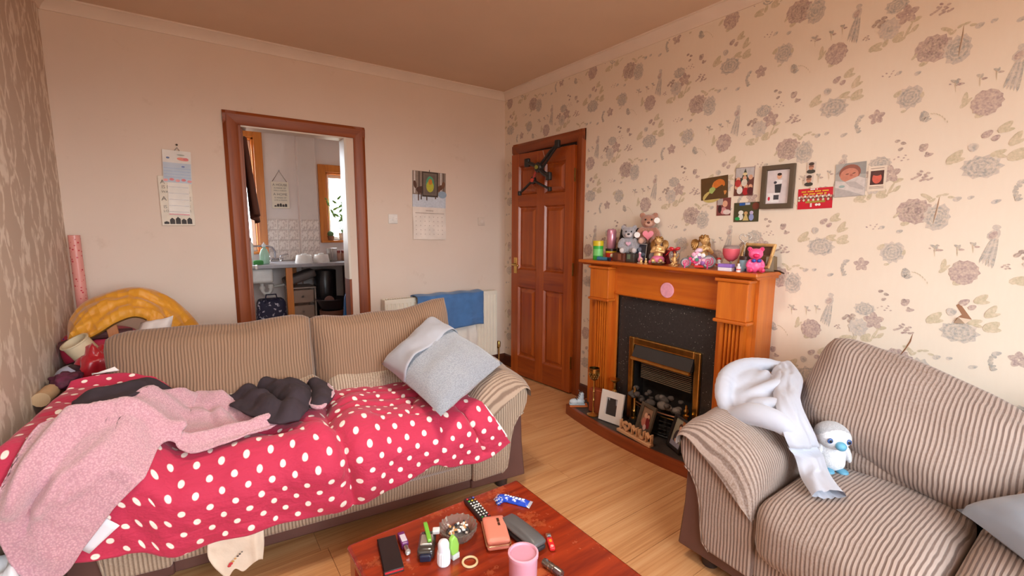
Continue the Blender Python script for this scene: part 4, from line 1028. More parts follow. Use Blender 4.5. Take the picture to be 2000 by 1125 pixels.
for nm, xa, xb, za, zb, mull in (('window_2', -2.5, -1.72, 1.02, 2.40, True), ('window_3', -.90, -.42, 1.15, 2.05, False)):
    wn = sroot(nm)
    fw_ = .095
    for a, b, c, d in ((xa-fw_, xa, za-.02, zb+fw_), (xb, xb+fw_, za-.02, zb+fw_), (xa, xb, zb, zb+fw_)): MB().box(a, b, KY-.03, KY+.0, c, d).build('architrave', wood_orange, wn, bevel=.005, smooth=0)
    for a, b, c, d in ((xa, xa+.02, za, zb), (xb-.02, xb, za, zb), (xa, xb, zb-.02, zb)): MB().box(a, b, KY-.005, KY+.14, c, d).build('reveal', wood_orange, wn, smooth=0)
    MB().box(xa-fw_, xb+fw_, KY-.06, KY+.14, za-.03, za).build('window_sill', wood_orange, wn, bevel=.006, smooth=0)
    for a, b, c, d in ((xa+.02, xa+.065, za, zb-.02), (xb-.065, xb-.02, za, zb-.02), (xa+.065, xb-.065, za, za+.05), (xa+.065, xb-.065, zb-.065, zb-.02)): MB().box(a, b, KY+.09, KY+.13, c, d).build('window_frame', white_gloss, wn, bevel=.004, smooth=0)
    MB().box(xa+.06, xb-.06, KY+.108, KY+.112, za+.04, zb-.06).build('pane', m_glass, wn, smooth=0)
# patterned splashback, tile by tile
def tile_mat():
    t = NT('leaf_pattern_tile'); v = t.obj()
    f = t.noise(t.mapping(v, (46, 1, 22)), 1, 3, .6)
    g = t.ramp(f, [(.50, 0.), (.56, 1.)])
    t.l(t.mix(t.math('MULTIPLY', g, .6), L((236, 224, 216)), L((182, 160, 152))), t.b.inputs['Base Color']); t.set(.35); return t.m
m_tile = tile_mat(); tp = None
for i in range(3):
    for j in range(4):
        for x0, yy, wd in ((-1.63+.125*i, KY-.010, .123),) + (((-1.252+.073*i, KY-.110, .071),) if True else ()):
            o = MB().box(0, wd, 0, .009, 0, .128).build('tile', m_tile, wkb, bevel=.002, smooth=0, loc=(x0, yy, .905+.130*j))
# worktop, L shaped
wt = thing('kitchen_worktop', 'grey kitchen worktop with a sink, seen through the open doorway', 'worktop', (-1.6, 2.5, .86))
m_top = PM((164, 160, 166), .35, var=.1, vs=25)
MB().prism([(-.95, -.33), (.80, -.33), (.80, -1.1), (1.28, -1.1), (1.28, .395), (-.95, .395)], 0, .04, plane='xy').build('worktop', m_top, wt, bevel=.006, smooth=0)
MB().box(-.72, -.08, -.28, .28, -.17, -.005).build('sink_bowl', PM((226, 224, 222), .3), wt, bevel=.03, seg=3)
MB().box(-.70, -.10, -.26, .26, .03, .043).build('sink_rim', PM((150, 150, 156), .25, .6), wt, bevel=.004)
m_chrome = PM((206, 206, 212), .12, 1, var=.02)
tapm = MB().lathe([(.022, 0), (.022, .03), (.014, .04), (.014, .07), (0, .075)], (-.03, .30, .04), 12).lathe([(.022, 0), (.022, .03), (.014, .04), (.014, .07), (0, .075)], (.09, .30, .04), 12)
tapm.tube([(-.05, .30, .075), (.12, .30, .075)], .014, 8).tube([(.03, .30, .08), (.03, .29, .16), (-.0, .27, .215), (-.06, .23, .235), (-.26, .10, .24), (-.30, .075, .22)], .012, 8).tube([(.09, .30, .11), (.18, .28, .13)], .009, 8).tube([(-.03, .30, .11), (-.12, .28, .13)], .009, 8)
tapm.build('mixer_tap', m_chrome, wt, smooth=60)
po = thing('unit_post', 'orange timber post holding up the front edge of the kitchen worktop', 'post', (-1.515, 2.24, 0)); MB().box(-.035, .035, -.02, .02, 0, .86).build('post', wood_orange, po, bevel=.003, smooth=0)
po = thing('unit_post', 'shorter-looking timber post against the far wall under the worktop', 'post', (-1.37, 2.80, 0)); MB().box(-.035, .035, -.02, .02, 0, .86).build('post', wood_orange, po, bevel=.003, smooth=0)
MB_ = thing('base_unit', 'dark reddish-brown kitchen base unit at the right end of the worktop', 'cabinet', (-.54, 1.9, 0))
MB().box(-.20, .22, -.48, .95, .0, .86).build('carcass', PM((96, 54, 40), .5), MB_, smooth=0); MB().box(-.225, -.20, -.46, .30, .12, .84).build('door', PM((112, 62, 42), .45), MB_, bevel=.004, smooth=0)
# waste pipes
pi_ = thing('waste_pipes', 'white plastic waste pipes under the kitchen sink', 'pipe', (-1.75, 2.42, 0))
mb = MB().tube([(-.03, 0, .69), (-.03, 0, .58), (-.01, 0, .55), (.04, 0, .55), (.06, 0, .58), (.06, 0, .66)], .022, 10).lathe([(.032, 0), (.032, .04)], (-.03, 0, .60), 12).lathe([(.034, 0), (.034, .05)], (.06, 0, .61), 12).tube([(.06, 0, .62), (.30, .1, .64)], .016, 8)
mb.build('pipe', PM((226, 222, 216), .4), pi_, smooth=60)
# navy patterned bag / curtain under the sink
def navy():
    t = NT('navy_print'); v = t.obj(); f = t.noise(v, 26, 2); g = t.ramp(f, [(.60, 0.), (.66, 1.)])
    t.l(t.mix(g, L((36, 34, 62)), L((190, 186, 200))), t.b.inputs['Base Color']); t.set(.7); return t.m
nb = thing('shopping_bag', 'navy patterned shopping bag standing under the kitchen sink', 'bag', (-1.71, 2.32, 0))
MB().rbox(.28, .20, .50, .04, (.02, .03, .0), 10, c=(0, 0, .25)).build('bag_body', navy(), nb, smooth=180)
MB().tube([(-.08, -.1, .46), (-.06, -.105, .56), (.04, -.105, .56), (.06, -.1, .46)], .008, 6).build('handle', PM((40, 38, 66), .7), nb)
# plastic drawers
dr = thing('drawer_unit', 'clear plastic drawer tower behind the timber post', 'drawers', (-1.36, 2.50, 0))
m_clear = PM((206, 176, 158), .2, trans=.0, alpha=.55); m_grey = PM((186, 170, 160), .4)
for k in range(3):
    d_ = MB().box(-.13, .13, -.16, .16, .03+.19*k, .19+.19*k).build('drawer', m_clear, dr, bevel=.012); MB().lathe([(.016, 0), (.012, .012)], (0, -.16, .11+.19*k), 10, ax='y').build('knob', m_grey, d_)
for sx in (-1, 1):
    for sy in (-1, 1): MB().tube([(sx*.142, sy*.17, 0), (sx*.142, sy*.17, .60)], .008, 6).build('upright', m_grey, dr)
MB().box(-.15, .15, -.18, .18, .59, .605).build('top', m_grey, dr, bevel=.004)
tr = thing('grey_tray', 'tilted dark grey laundry tray lying on top of the plastic drawers', 'tray', (-1.37, 2.45, .61)); 
MB().rbox(.36, .26, .10, .03, (0, 0, 0), 8, c=(0, 0, .11), rot=Matrix.Rotation(R(-18), 3, 'Y')).build('tray', PM((96, 86, 84), .5), tr, smooth=180)
bn = thing('kitchen_bin', 'black cylindrical bin under the worktop at the right', 'bin', (-1.06, 2.5, 0))
MB().lathe([(.11, 0), (.125, .02), (.135, .78), (.13, .79), (0, .80)], (0, 0, 0), 20).build('bin_body', PM((38, 36, 38), .25), bn, smooth=40)
bo = thing('washing_bowl', 'dark washing-up bowl in front of the black bin', 'bowl', (-1.04, 2.28, .31))
MB().lathe([(.10, 0), (.13, .02), (.18, .13), (.195, .135), (.19, .145), (.17, .135), (.12, .03), (0, .025)], (0, 0, 0), 24).build('bowl', PM((50, 46, 54), .35), bo, smooth=60)
ob = thing('round_lid', 'pale pinkish round lid leaning in the dark washing-up bowl', 'lid', (-1.08, 2.25, .36)); MB().lathe([(.0, 0), (.055, 0), (.06, .008), (.05, .018), (0, .02)], (0, -.02, .07), 16, ax='y').build('lid', PM((150, 112, 104), .4), ob)
pt = thing('terracotta_pot', 'reddish-brown pot under the dark washing-up bowl', 'pot', (-1.04, 2.28, 0)); MB().lathe([(.10, 0), (.14, .26), (.15, .26), (.15, .31), (.13, .31), (.09, .05), (0, .05)], (0, 0, 0), 20).build('pot', PM((128, 84, 68), .6), pt, smooth=40)
bk_ = thing('brown_bottle', 'small brown bottle on the kitchen floor beside the pot', 'bottle', (-.86, 2.2, 0)); MB().lathe([(.045, 0), (.05, .02), (.05, .20), (.02, .26), (.02, .31), (.025, .31), (.025, .34), (0, .34)], (0, 0, 0), 14).build('bottle', PM((150, 122, 104), .3), bk_, smooth=40)
bb_ = thing('blue_bag', 'bright blue plastic sack standing inside the right edge of the kitchen doorway', 'bag', (-1.385, .36, 0))
MB().rbox(.14, .16, .80, .06, (.015, .02, .0), 12, c=(0, 0, .40), fn=lambda q, p: Vector((q.x*(.62-.38*p[2])+.012*noise.noise(q*14), q.y*(.65-.35*p[2]), q.z))).build('sack', PM((24, 120, 206), .25, coat=.4), bb_, smooth=180)
# things along the worktop
def simple(name, label, cat, loc, prof, mat, part='body', seg=18, rotz=0, group=None, extra=None):
    t = thing(name, label, cat, loc, rotz, group); MB().lathe(prof, (0, 0, 0), seg).build(part, mat, t, smooth=40)
    if extra: extra(t)
    return t
CZ = .90
simple('soap_bottle', 'pale green washing-up bottle beside the kitchen tap', 'bottle', (-1.735, 2.42, CZ), [(.05, 0), (.055, .02), (.05, .12), (.03, .17), (.018, .18), (.018, .20), (0, .20)], PM((170, 206, 186), .25),
       extra=lambda t: MB().lathe([(.02, .2), (.02, .23), (.006, .235), (.006, .25), (0, .25)], (0, 0, 0), 12).build('cap', PM((240, 240, 240), .4), t))
simple('white_bottle', 'white bottle with dark cap standing behind the sponge', 'bottle', (-1.86, 2.62, CZ), [(.035, 0), (.04, .02), (.04, .22), (.02, .26), (0, .26)], PM((232, 228, 226), .35), extra=lambda t: MB().lathe([(.022, .26), (.022, .30), (0, .30)], (0, 0, 0), 12).build('cap', PM((60, 66, 90), .4), t))
sp = thing('sponge', 'green scouring sponge on the kitchen worktop', 'sponge', (-1.82, 2.27, CZ)); MB().rbox(.10, .07, .05, .015, (0, 0, .005), 6, c=(0, 0, .025)).build('sponge', PM((76, 150, 80), .95, bump=.5, bs=120), sp, smooth=180)
for k, (x, w_, lab) in enumerate(((-1.33, .10, 'white plastic tub left of its twin on the kitchen worktop'), (-1.13, .095, 'white plastic tub right of its twin on the kitchen worktop'))):
    t = simple('plastic_tub', lab, 'tub', (x, 2.32, CZ), [(w_, 0), (w_, .01), (w_*.84, .09), (w_*.80, .095), (0, .095)], PM((240, 236, 232), .35), 'tub', 18)
    MB().lathe([(w_*.35, .095), (w_*.35, .11), (0, .11)], (0, 0, 0), 12).build('base_ring', PM((230, 226, 222), .4), t)
simple('steel_canister', 'brushed steel canister at the right of the kitchen worktop', 'canister', (-.98, 2.42, CZ), [(.062, 0), (.065, .01), (.065, .15), (.067, .15), (.067, .165), (0, .17)], PM((176, 166, 160), .25, .9))
for k in range(3):
    t = simple('spice_jar', ('spice jar next to the steel canister, leftmost of three on the kitchen worktop', 'middle one of three spice jars on the kitchen worktop', 'rightmost of three spice jars, nearest the kitchen door jamb')[k], 'jar', (-.88+.075*k, 2.52, CZ), [(.033, 0), (.035, .01), (.035, .09), (.028, .10), (0, .10)], PM((196, 150, 128), .2), group='spice jars under the kitchen window')
    MB().lathe([(.034, .10), (.034, .13), (0, .13)], (0, 0, 0), 14).build('lid', PM((150, 60, 50), .4), t)
# sill plants
m_gr = PM((122, 168, 70), .5, var=.2); m_gr2 = PM((84, 130, 60), .5)
sp_ = thing('leafy_plant', 'tall leafy green plant in a white pot on the kitchen window sill', 'plant', (-.70, KY+.03, 1.15))
MB().lathe([(.04, 0), (.055, .10), (.058, .10), (.05, .09), (0, .09)], (0, 0, 0), 16).build('pot', PM((236, 232, 226), .4), sp_, smooth=40)
random.seed(21)
for k in range(4):
    ax = -.16+.1*k; pts = [(0, 0, .09), (ax*.3, -.01, .22), (ax*.75, -.02, .38), (ax*1.1, -.03, .50+.04*(k % 2))]
    MB().tube(pts, [.006, .005, .004, .003], 6).build('stem', m_gr2, sp_)
    f = plat(pts)
    for j in range(6):
        p = Vector(f(.38+.12*j)); a = 2.1*j+k; d = Vector((cos(a)*.8, -.3, .5)).normalized(); sd = d.cross(Vector((0, 1, .2))).normalized()
        q = [p, p+d*.035+sd*.018, p+d*.075+sd*.012, p+d*.10, p+d*.075-sd*.012, p+d*.035-sd*.018]; mid = p+d*.05+Vector((0, -.006, 0))
        MB().add([tuple(x) for x in q]+[tuple(mid)], [(0, 1, 6), (1, 2, 6), (2, 3, 6), (3, 4, 6), (4, 5, 6), (5, 0, 6)]).build('leaf', m_gr, sp_, smooth=180, solid=.002)
cp = thing('cactus_pot', 'small round cactus in a brown pot on the kitchen window sill', 'plant', (-.87, KY-.02, 1.15))
MB().lathe([(.035, 0), (.045, .05), (.048, .05), (.048, .06), (0, .06)], (0, 0, 0), 16).build('pot', PM((150, 96, 66), .6), cp, smooth=40); MB().ell((0, 0, .085), (.045, .045, .04), 14, 9).build('cactus', PM((92, 128, 80), .7, bump=.6, bs=90), cp, smooth=180)
# hanging sign
sg = thing('hanging_sign', 'cream house-and-home sign hanging on a cord on the kitchen wall', 'sign', mat=frame((-1.455, KY-.012, 1.725), (1, 0, 0), (0, 0, 1)))
MB().box(-.10, .10, -.165, .165, 0, .010).build('board', PM((238, 228, 210), .6, var=.04), sg, bevel=.002)
MB().tube([(-.085, .16, .006), (0, .30, .004), (.085, .16, .006)], .0035, 6).build('cord', PM((120, 96, 80), .8), sg); MB().ell((0, .302, .004), .010, 8, 6).build('nail', m_chrome, sg)
m_ink = PM((120, 112, 104), .7)
for bdy, sz, yy in (('A HOUSE', .040, .125), ('IS MADE OF', .026, .085), ('WALLS & BEAMS', .020, .055), ('A HOME', .042, .008), ('IS MADE OF', .026, -.034), ('LOVE & DREAMS', .020, -.064)): text(bdy, sz, m_ink, sg, (0, yy, .0105))
m_ink2 = PM((70, 64, 62), .7)
def houses(parent, y0, sc, z):
    mb = MB(); x = -.075*sc
    for w_, h_ in ((.026, .018), (.026, .040), (.026, .046), (.026, .034), (.026, .042)):
        w_ *= sc; h_ *= sc
        mb.poly([(x, y0, z), (x+w_, y0, z), (x+w_, y0+h_*.7, z), (x+w_*.5, y0+h_, z), (x, y0+h_*.7, z)]); x += w_+.004*sc
    mb.build('house_row', m_ink2, parent, smooth=0)
houses(sg, -.145, 1.0, .0105)
# open kitchen door, seen nearly edge-on, with a brown coat on it
kd = thing('kitchen_door', 'reddish-brown kitchen door standing open, seen edge-on at the left of the doorway', 'door', (-2.122, .13, 0), R(-7.5))
wood_red = wood((146, 70, 34), (108, 42, 20), 2, .35)
MB().box(-.038, .0, 0, .66, .01, 1.97).build('door_leaf', wood_red, kd, bevel=.003, smooth=0)
MB().box(.0, .004, .57, .61, .93, 1.07).box(.004, .03, .58, .60, .99, 1.01).box(.025, .04, .50, .61, .985, 1.015).build('handle', PM((226, 216, 204), .35), kd, bevel=.003)
ct = thing('brown_coat', 'dark brown coat hanging at the top left inside the kitchen doorway', 'coat', (-2.085, .25, 1.45))
def coatf(s, t):
    z = .50-.62*t*(.85+.15*s); x = .012+.035*t+.02*sin(s*9)*t+.06*s*t*.6; return (x, -.05+.34*s*(.35+.65*t), z+.03*s)
gridm(coatf, 14, 16).build('coat', PM((96, 52, 36), .85), ct, smooth=180, solid=.03)

# ================================================================ HEAP BEHIND THE LONG SOFA
ch = thing('storage_chest', 'dark wooden chest hidden under the clothes behind the long sofa', 'chest', (-2.72, -.40, 0))
MB().box(-.29, .30, -.24, .22, 0, .46).build('chest_body', dark_skirt, ch, bevel=.006); MB().box(-.295, .305, -.245, .225, .46, .49).build('lid', dark_skirt, ch, bevel=.006)
def quilt():
    t = NT('mustard_quilting'); v = t.obj()
    x = t.n('ShaderNodeSeparateXYZ'); t.l(t.uv(), x.inputs[0])
    st = t.math('ABSOLUTE', t.math('SINE', t.math('MULTIPLY', x.outputs[0], 60)))
    f = t.noise(v, 9, 4, .6)
    t.l(t.mix(f, L((226, 156, 30)), L((186, 118, 14))), t.b.inputs['Base Color']); t.set(.55); t.b.inputs['Sheen Weight'].default_value = .3
    t.bump(t.math('ADD', t.math('MULTIPLY', st, .5), f), .35, .02); return t.m
jk = thing('mustard_jacket', 'mustard yellow padded jacket arched over the heap behind the long sofa', 'jacket', (-2.72, -.45, .49))
j0 = Vector((-2.72, -.45, .49))
up = plat([Vector(q)-j0 for q in ((-3.0, -.46, .76), (-2.985, -.44, .86), (-2.92, -.42, .945), (-2.81, -.40, .990), (-2.70, -.39, 1.0), (-2.60, -.40, .955), (-2.52, -.42, .88), (-2.45, -.44, .77), (-2.39, -.46, .62))])
lo = plat([Vector(q)-j0 for q in ((-2.965, -.58, .735), (-2.925, -.60, .765), (-2.86, -.60, .80), (-2.79, -.59, .845), (-2.72, -.58, .865), (-2.665, -.58, .835), (-2.635, -.59, .76), (-2.62, -.59, .68), (-2.61, -.59, .58))])
def jf(sg):
    def fn(s, t):
        a, b = Vector(up(s)), Vector(lo(s)); p = a.lerp(b, t); e = (1-(2*t-1)**2)**.6
        n = Vector((0, -.75, .55)) if sg > 0 else Vector((0, .6, -.5))
        tw = .016*(1-2*abs(sin((t*1.6+s*1.4)*pi)))**3+.010*(1-2*abs(sin((t*3.1-s*2.2+.3)*pi)))**3+.018*fbm((s*9, t*4, 2), 1)
        p = p+n*((.055 if sg > 0 else .04)*e+(tw*e if sg > 0 else 0)); return (p.x, p.y, p.z, s, t)
    return fn
mb = gridm(jf(1), 70, 24); gridm(jf(-1), 70, 10, mb); mb.build('jacket_body', quilt(), jk, smooth=180)
zz = [lo(.05+.5*i/20) for i in range(21)]; MB().tube([(p[0], p[1]-.012, p[2]+.002) for p in zz], .004, 5).build('zip', PM((90, 60, 20), .4), jk)
sb_ = thing('sports_bag', 'crimson and black holdall under the mustard jacket at the damask wall', 'bag', (-2.88, -.46, .49))
def bagband(x):
    return 1 if (x < -.085 or .02 < x < .05) else 0
mb = MB(); n = 22
pp = [(-.125+.27*i/n, 0, .155+.035*sin(pi*i/n)) for i in range(n+1)]
mb.tube(pp, [.135*(1-abs(2*i/n-1)**6*.5) for i in range(n+1)], 20)
for k in range(n):
    for q in range(20): mb.mi[k*20+q] = 0
mb.build('bag_body', [PM((196, 40, 76), .55), PM((60, 34, 40), .6)], sb_, smooth=180)
MB().tube([(-.13, -.085, .255), (0, -.105, .30), (.14, -.08, .29)], .030, 10, flat=.8).build('dark_roll', PM((84, 46, 48), .8), sb_)
MB().tube([(-.12, -.125, .16), (.01, -.145, .205), (.14, -.13, .20)], .020, 8, flat=.5).build('strap', PM((56, 36, 40), .7), sb_)
heap('blue_sleeve', 'royal blue fabric poking out between the holdall and the damask wall', 'clothing', (-2.985, -.50, .66), .035, .05, .06, PM((36, 66, 150), .8), 5, .3, 20)
ws = thing('wooden_post', 'pale wooden chair post leaning under the mustard jacket', 'post', (-2.775, -.575, .50)); MB().M
mb = MB(); mb.M = Matrix.Rotation(R(-7), 4, 'Y'); mb.box(-.022, .022, -.012, .012, 0, .38); mb.build('post', wood((206, 140, 90), (176, 108, 62), 2, .5), ws, bevel=.005, smooth=0)
wp = thing('white_pillow', 'white pillow wedged under the right side of the mustard jacket', 'pillow', (-2.66, -.60, .66)); o_ = Vector((-2.66, -.60, .66))
pillow4(MB(), [Vector(q)-o_ for q in ((-2.76, -.66, .68), (-2.60, -.68, .64), (-2.56, -.60, .86), (-2.70, -.56, .83))], .12, n=14, wr=.01, seed=2).build('pillow', PM((230, 222, 220), .85), wp, smooth=180)
ct_ = thing('cream_tube', 'short cream cardboard tube propped at a tilt on the heap', 'tube', (-2.90, -.66, .62))
mb = MB(); mb.M = Matrix.Translation((0, 0, .09)) @ Matrix.Rotation(R(-28), 4, 'Y') @ Matrix.Rotation(R(14), 4, 'X')
mb.lathe([(.050, -.085), (.053, -.085), (.053, .085), (.058, .088), (.058, .094), (.050, .094), (.050, -.085)], (0, 0, 0), 26, caps=False); mb.build('tube', PM((214, 194, 160), .6), ct_, smooth=50)
rs = heap('red_satin', 'shiny red satin garment crumpled beside the cream tube', 'clothing', (-2.865, -.72, .49), .085, .06, .13, PM((190, 24, 40), .3, sheen=.3), 12, .5)
bll = thing('dark_ball', 'dark ball with white and blue panels by the damask wall', 'ball', (-2.955, -.74, .575))
def ballm():
    t = NT('panelled_ball'); v = t.obj(); vo = t.n('ShaderNodeTexVoronoi'); vo.inputs['Scale'].default_value = 17; t.l(v, vo.inputs['Vector'])
    x = t.n('ShaderNodeSeparateColor'); t.l(vo.outputs['Color'], x.inputs[0])
    t.l(t.ramp(x.outputs[0], [(.45, L((46, 30, 38))), (.55, L((226, 226, 232))), (.75, L((44, 46, 110)))]), t.b.inputs['Base Color']); t.b.inputs['Roughness'].default_value = .3; return t.m
MB().ell((0, 0, 0.055), (.062, .062, .062), 20, 14).build('ball', ballm(), bll, smooth=180)
heap('purple_garment', 'plum striped garment lying across the left end of the duvet', 'clothing', (-2.955, -.86, .615), .055, .075, .035, PM((112, 44, 74), .7, var=.4, vs=40), 21, .35)
br = thing('beige_roll', 'small beige roll at the damask wall above the duvet', 'roll', (-2.995, -.98, .60)); MB().tube([(-.01, -.06, .03), (.0, .06, .03)], .03, 12).build('roll', PM((206, 170, 130), .7), br)
# wrapping paper roll
def paper():
    t = NT('wrapping_paper'); v = t.obj(); x = t.n('ShaderNodeSeparateXYZ'); t.l(v, x.inputs[0])
    vo = t.n('ShaderNodeTexVoronoi'); vo.inputs['Scale'].default_value = 55; t.l(v, vo.inputs['Vector'])
    base = t.mix(t.ramp(vo.outputs['Distance'], [(.18, 1.), (.3, 0.)]), L((222, 150, 140)), L((196, 60, 70)))
    bands = t.ramp(x.outputs[2], [(.595, 0.), (.60, 1.), (.70, 1.), (.705, 0.)])
    bnd = t.mix(t.ramp(t.math('SINE', t.math('MULTIPLY', x.outputs[2], 130)), [(.55, 0.), (.65, 1.)]), L((236, 226, 228)), L((200, 40, 60)))
    t.l(t.mix(bands, base, bnd), t.b.inputs['Base Color']); t.set(.25); return t.m
wr = thing('wrapping_paper_roll', 'tall roll of red and pink wrapping paper standing in the back left corner', 'roll', (-2.975, -.11, .0), 0)
mb = MB(); mb.M = Matrix.Rotation(R(1.5), 4, 'X'); mb.lathe([(.020, .40), (.026, .40), (.026, 1.28), (.020, 1.28), (.020, 1.2)], (0, 0, 0), 16, caps=False); mb.lathe([(.026, 0), (.026, .40)], (0, 0, 0), 16); mb.build('roll', paper(), wr, smooth=50)

# ================================================================ PRINTED CARDS AND FRAMES
def shapes(mb, mats, items, z0=.0006, dz=.00012):
    """flat print on a card: ('e', x, y, rx, ry, rot, col) ('r', x0, y0, x1, y1, col) ('p', [pts], col)"""
    for i, it in enumerate(items):
        z = z0+dz*i; col = it[-1]; k = PM(col, .35, var=.10, vs=60)
        if k not in mats: mats.append(k)
        mi = mats.index(k)
        if it[0] == 'e':
            _, x, y, rx, ry, ro, _c = it; n = 18
            pts = [(x+rx*cos(2*pi*j/n)*cos(ro)-ry*sin(2*pi*j/n)*sin(ro), y+rx*cos(2*pi*j/n)*sin(ro)+ry*sin(2*pi*j/n)*cos(ro), z) for j in range(n)]
        elif it[0] == 'r': _, x0, y0, x1, y1, _c = it; pts = [(x0, y0, z), (x1, y0, z), (x1, y1, z), (x0, y1, z)]
        else: pts = [(a, b, z) for a, b in it[1]]
        mb.poly(pts, mi)
def card(name, label, cat, mat, w_, h_, base, items, curl=0, group=None, parent=None, back=(230, 226, 220)):
    mats = [PM(base, .35, var=.08, vs=30), PM(back, .6)]
    if parent is None: t = thing(name, label, cat, mat=mat, group=group)
    else: t = parent
    mb = MB(); mb.box(-w_/2, w_/2, -h_/2, h_/2, -.0008, 0, 1); mb.poly([(-w_/2, -h_/2, .0003), (w_/2, -h_/2, .0003), (w_/2, h_/2, .0003), (-w_/2, h_/2, .0003)], 0)
    shapes(mb, mats, items)
    if curl: mb.v = [(x, y, z+curl*max(0, (x/w_+.5)-.55)**2*(1-.7*(y/h_+.5))*w_*4) for x, y, z in mb.v]
    mb.build('print', mats, t, smooth=0); return t
def frame_of(parent, w_, h_, bw, dep, mat, name='frame', mould=.004):
    for x0, x1, y0, y1 in ((-w_/2, -w_/2+bw, -h_/2, h_/2), (w_/2-bw, w_/2, -h_/2, h_/2), (-w_/2+bw, w_/2-bw, -h_/2, -h_/2+bw), (-w_/2+bw, w_/2-bw, h_/2-bw, h_/2)):
        pass
    def ring(i, z): return [(-w_/2+i, -h_/2+i, z), (w_/2-i, -h_/2+i, z), (w_/2-i, h_/2-i, z), (-w_/2+i, h_/2-i, z)]
    vs = ring(0, 0)+ring(0, dep)+ring(mould, dep+.001)+ring(bw-mould, dep+.001)+ring(bw, dep*.45)
    fs = [(k*4+i, k*4+(i+1) % 4, k*4+4+(i+1) % 4, k*4+4+i) for k in range(4) for i in range(4)]+[(3, 2, 1, 0)]
    return MB().add(vs, fs).build(name, mat, parent, smooth=0)
skin, skin2, hair = (226, 172, 142), (200, 140, 112), (70, 48, 38)
# --- photographs on the floral wall (centre y, z, size)
rw_ = lambda y, z, tilt=0: onR(y, z, .003) @ Matrix.Rotation(R(tilt), 4, 'Z')
card('baby_photo', 'warm-toned photo of a baby in pale green, top left of the wall photos', 'photo', rw_(-2.105, 1.562, 4), .165, .125, (96, 70, 40),
     [('e', -.01, -.045, .062, .034, .15, (206, 186, 112)), ('e', .025, -.0, .040, .046, 0, (226, 142, 66)), ('e', .030, .018, .034, .028, 0, (214, 120, 50)), ('e', -.012, -.012, .020, .018, .4, (170, 190, 110)), ('e', .05, -.040, .028, .012, .6, (222, 150, 84)), ('e', .022, -.004, .004, .003, 0, (90, 50, 30)), ('e', .042, -.002, .004, .003, 0, (90, 50, 30))], curl=.02)
card('family_photo', 'photo of a family in front of a Christmas tree, left of the dark-framed picture', 'photo', rw_(-2.275, 1.585, -1), .105, .150, (110, 66, 58),
     [('r', -.05, .02, .05, .073, (196, 190, 190)), ('p', [(-.022, .0), (.026, .0), (.002, .07)], (66, 72, 62)), ('e', .002, .04, .012, .008, 0, (230, 210, 160))]+
     [('e', x, y, .011, .013, 0, skin) for x, y in ((-.033, .012), (.002, .018), (.034, .022), (-.02, -.022), (.012, -.026), (.037, -.028), (-.038, -.028))]+
     [('e', x, y, .016, .02, 0, c) for x, y, c in ((-.033, -.008, (190, 60, 60)), (.002, -.006, (226, 216, 200)), (-.02, -.046, (230, 226, 220)), (.012, -.052, (186, 44, 50)), (.037, -.05, (90, 40, 44)))])
card('small_party_photo', 'small reddish photo below the baby picture on the floral wall', 'photo', rw_(-2.168, 1.455, 1), .083, .098, (128, 70, 66),
     [('r', -.038, .01, -.005, .045, (180, 170, 168)), ('e', .008, .016, .015, .018, 0, skin), ('e', .0, -.022, .018, .02, 0, (216, 150, 148)), ('e', .02, -.03, .022, .014, 0, (230, 214, 208)), ('e', -.022, -.012, .011, .022, 0, (60, 34, 36))])
card('night_photo', 'dark green photo of three small figures, below the family photo', 'photo', rw_(-2.297, 1.422, 1), .136, .104, (74, 72, 46),
     [('r', -.038, .036, -.008, .05, (46, 96, 176)), ('r', -.006, .038, .02, .05, (196, 206, 226)), ('e', .05, .03, .018, .02, 0, (120, 60, 44)), ('e', -.028, -.002, .014, .012, 0, (236, 236, 226)), ('e', -.028, -.026, .014, .016, 0, (226, 226, 220)), ('e', -.046, -.034, .014, .009, 0, (40, 160, 84)), ('e', .0, -.006, .010, .010, 0, (206, 160, 110)), ('p', [(-.016, -.045), (.016, -.045), (0, .0)], (206, 186, 120)), ('e', .03, -.004, .010, .010, 0, (200, 190, 220)), ('e', .03, -.028, .013, .018, 0, (150, 160, 210))])
fr = thing('wall_picture', 'dark brown wooden picture frame holding a photo of a standing child', 'picture', mat=rw_(-2.452, 1.545, 0))
frame_of(fr, .158, .218, .026, .016, PM((92, 76, 58), .45, var=.1))
card('', '', '', None, .108, .168, (218, 208, 210), [('e', .006, .052, .012, .014, 0, skin), ('e', .006, .062, .011, .007, 0, (60, 44, 40)), ('p', [(-.012, .034), (.022, .034), (.018, .0), (-.008, .0)], (236, 234, 236)), ('e', -.012, .022, .008, .007, 0, (54, 54, 66)), ('p', [(-.014, .012), (.020, .014), (.016, -.03), (-.010, -.03)], (58, 58, 62)), ('r', -.048, -.078, .012, -.030, (240, 238, 240)), ('r', -.016, -.064, .010, -.040, (70, 70, 76)), ('e', -.038, -.058, .006, .010, 0, (206, 44, 70))], parent=fr).children
for ch_ in fr.children:
    if ch_.name.startswith('print'): ch_.location = (0, 0, .006)
for k, (z, lab) in enumerate(((1.626, 'small cut-out portrait of a person in glasses, the upper of two on the wall'), (1.566, 'small cut-out portrait of a person in glasses, just above the red card'))):
    card('portrait_cutout', lab, 'photo', rw_(-2.598+.006*k, z, 0), .038, .054, (216, 200, 188), [('e', 0, -.018, .019, .010, 0, (60, 56, 48)), ('e', 0, .004, .0115, .015, 0, skin2), ('e', 0, .017, .012, .008, 0, hair), ('r', -.009, .004, .009, .007, (60, 44, 40))], group='cut-out portraits on the floral wall')
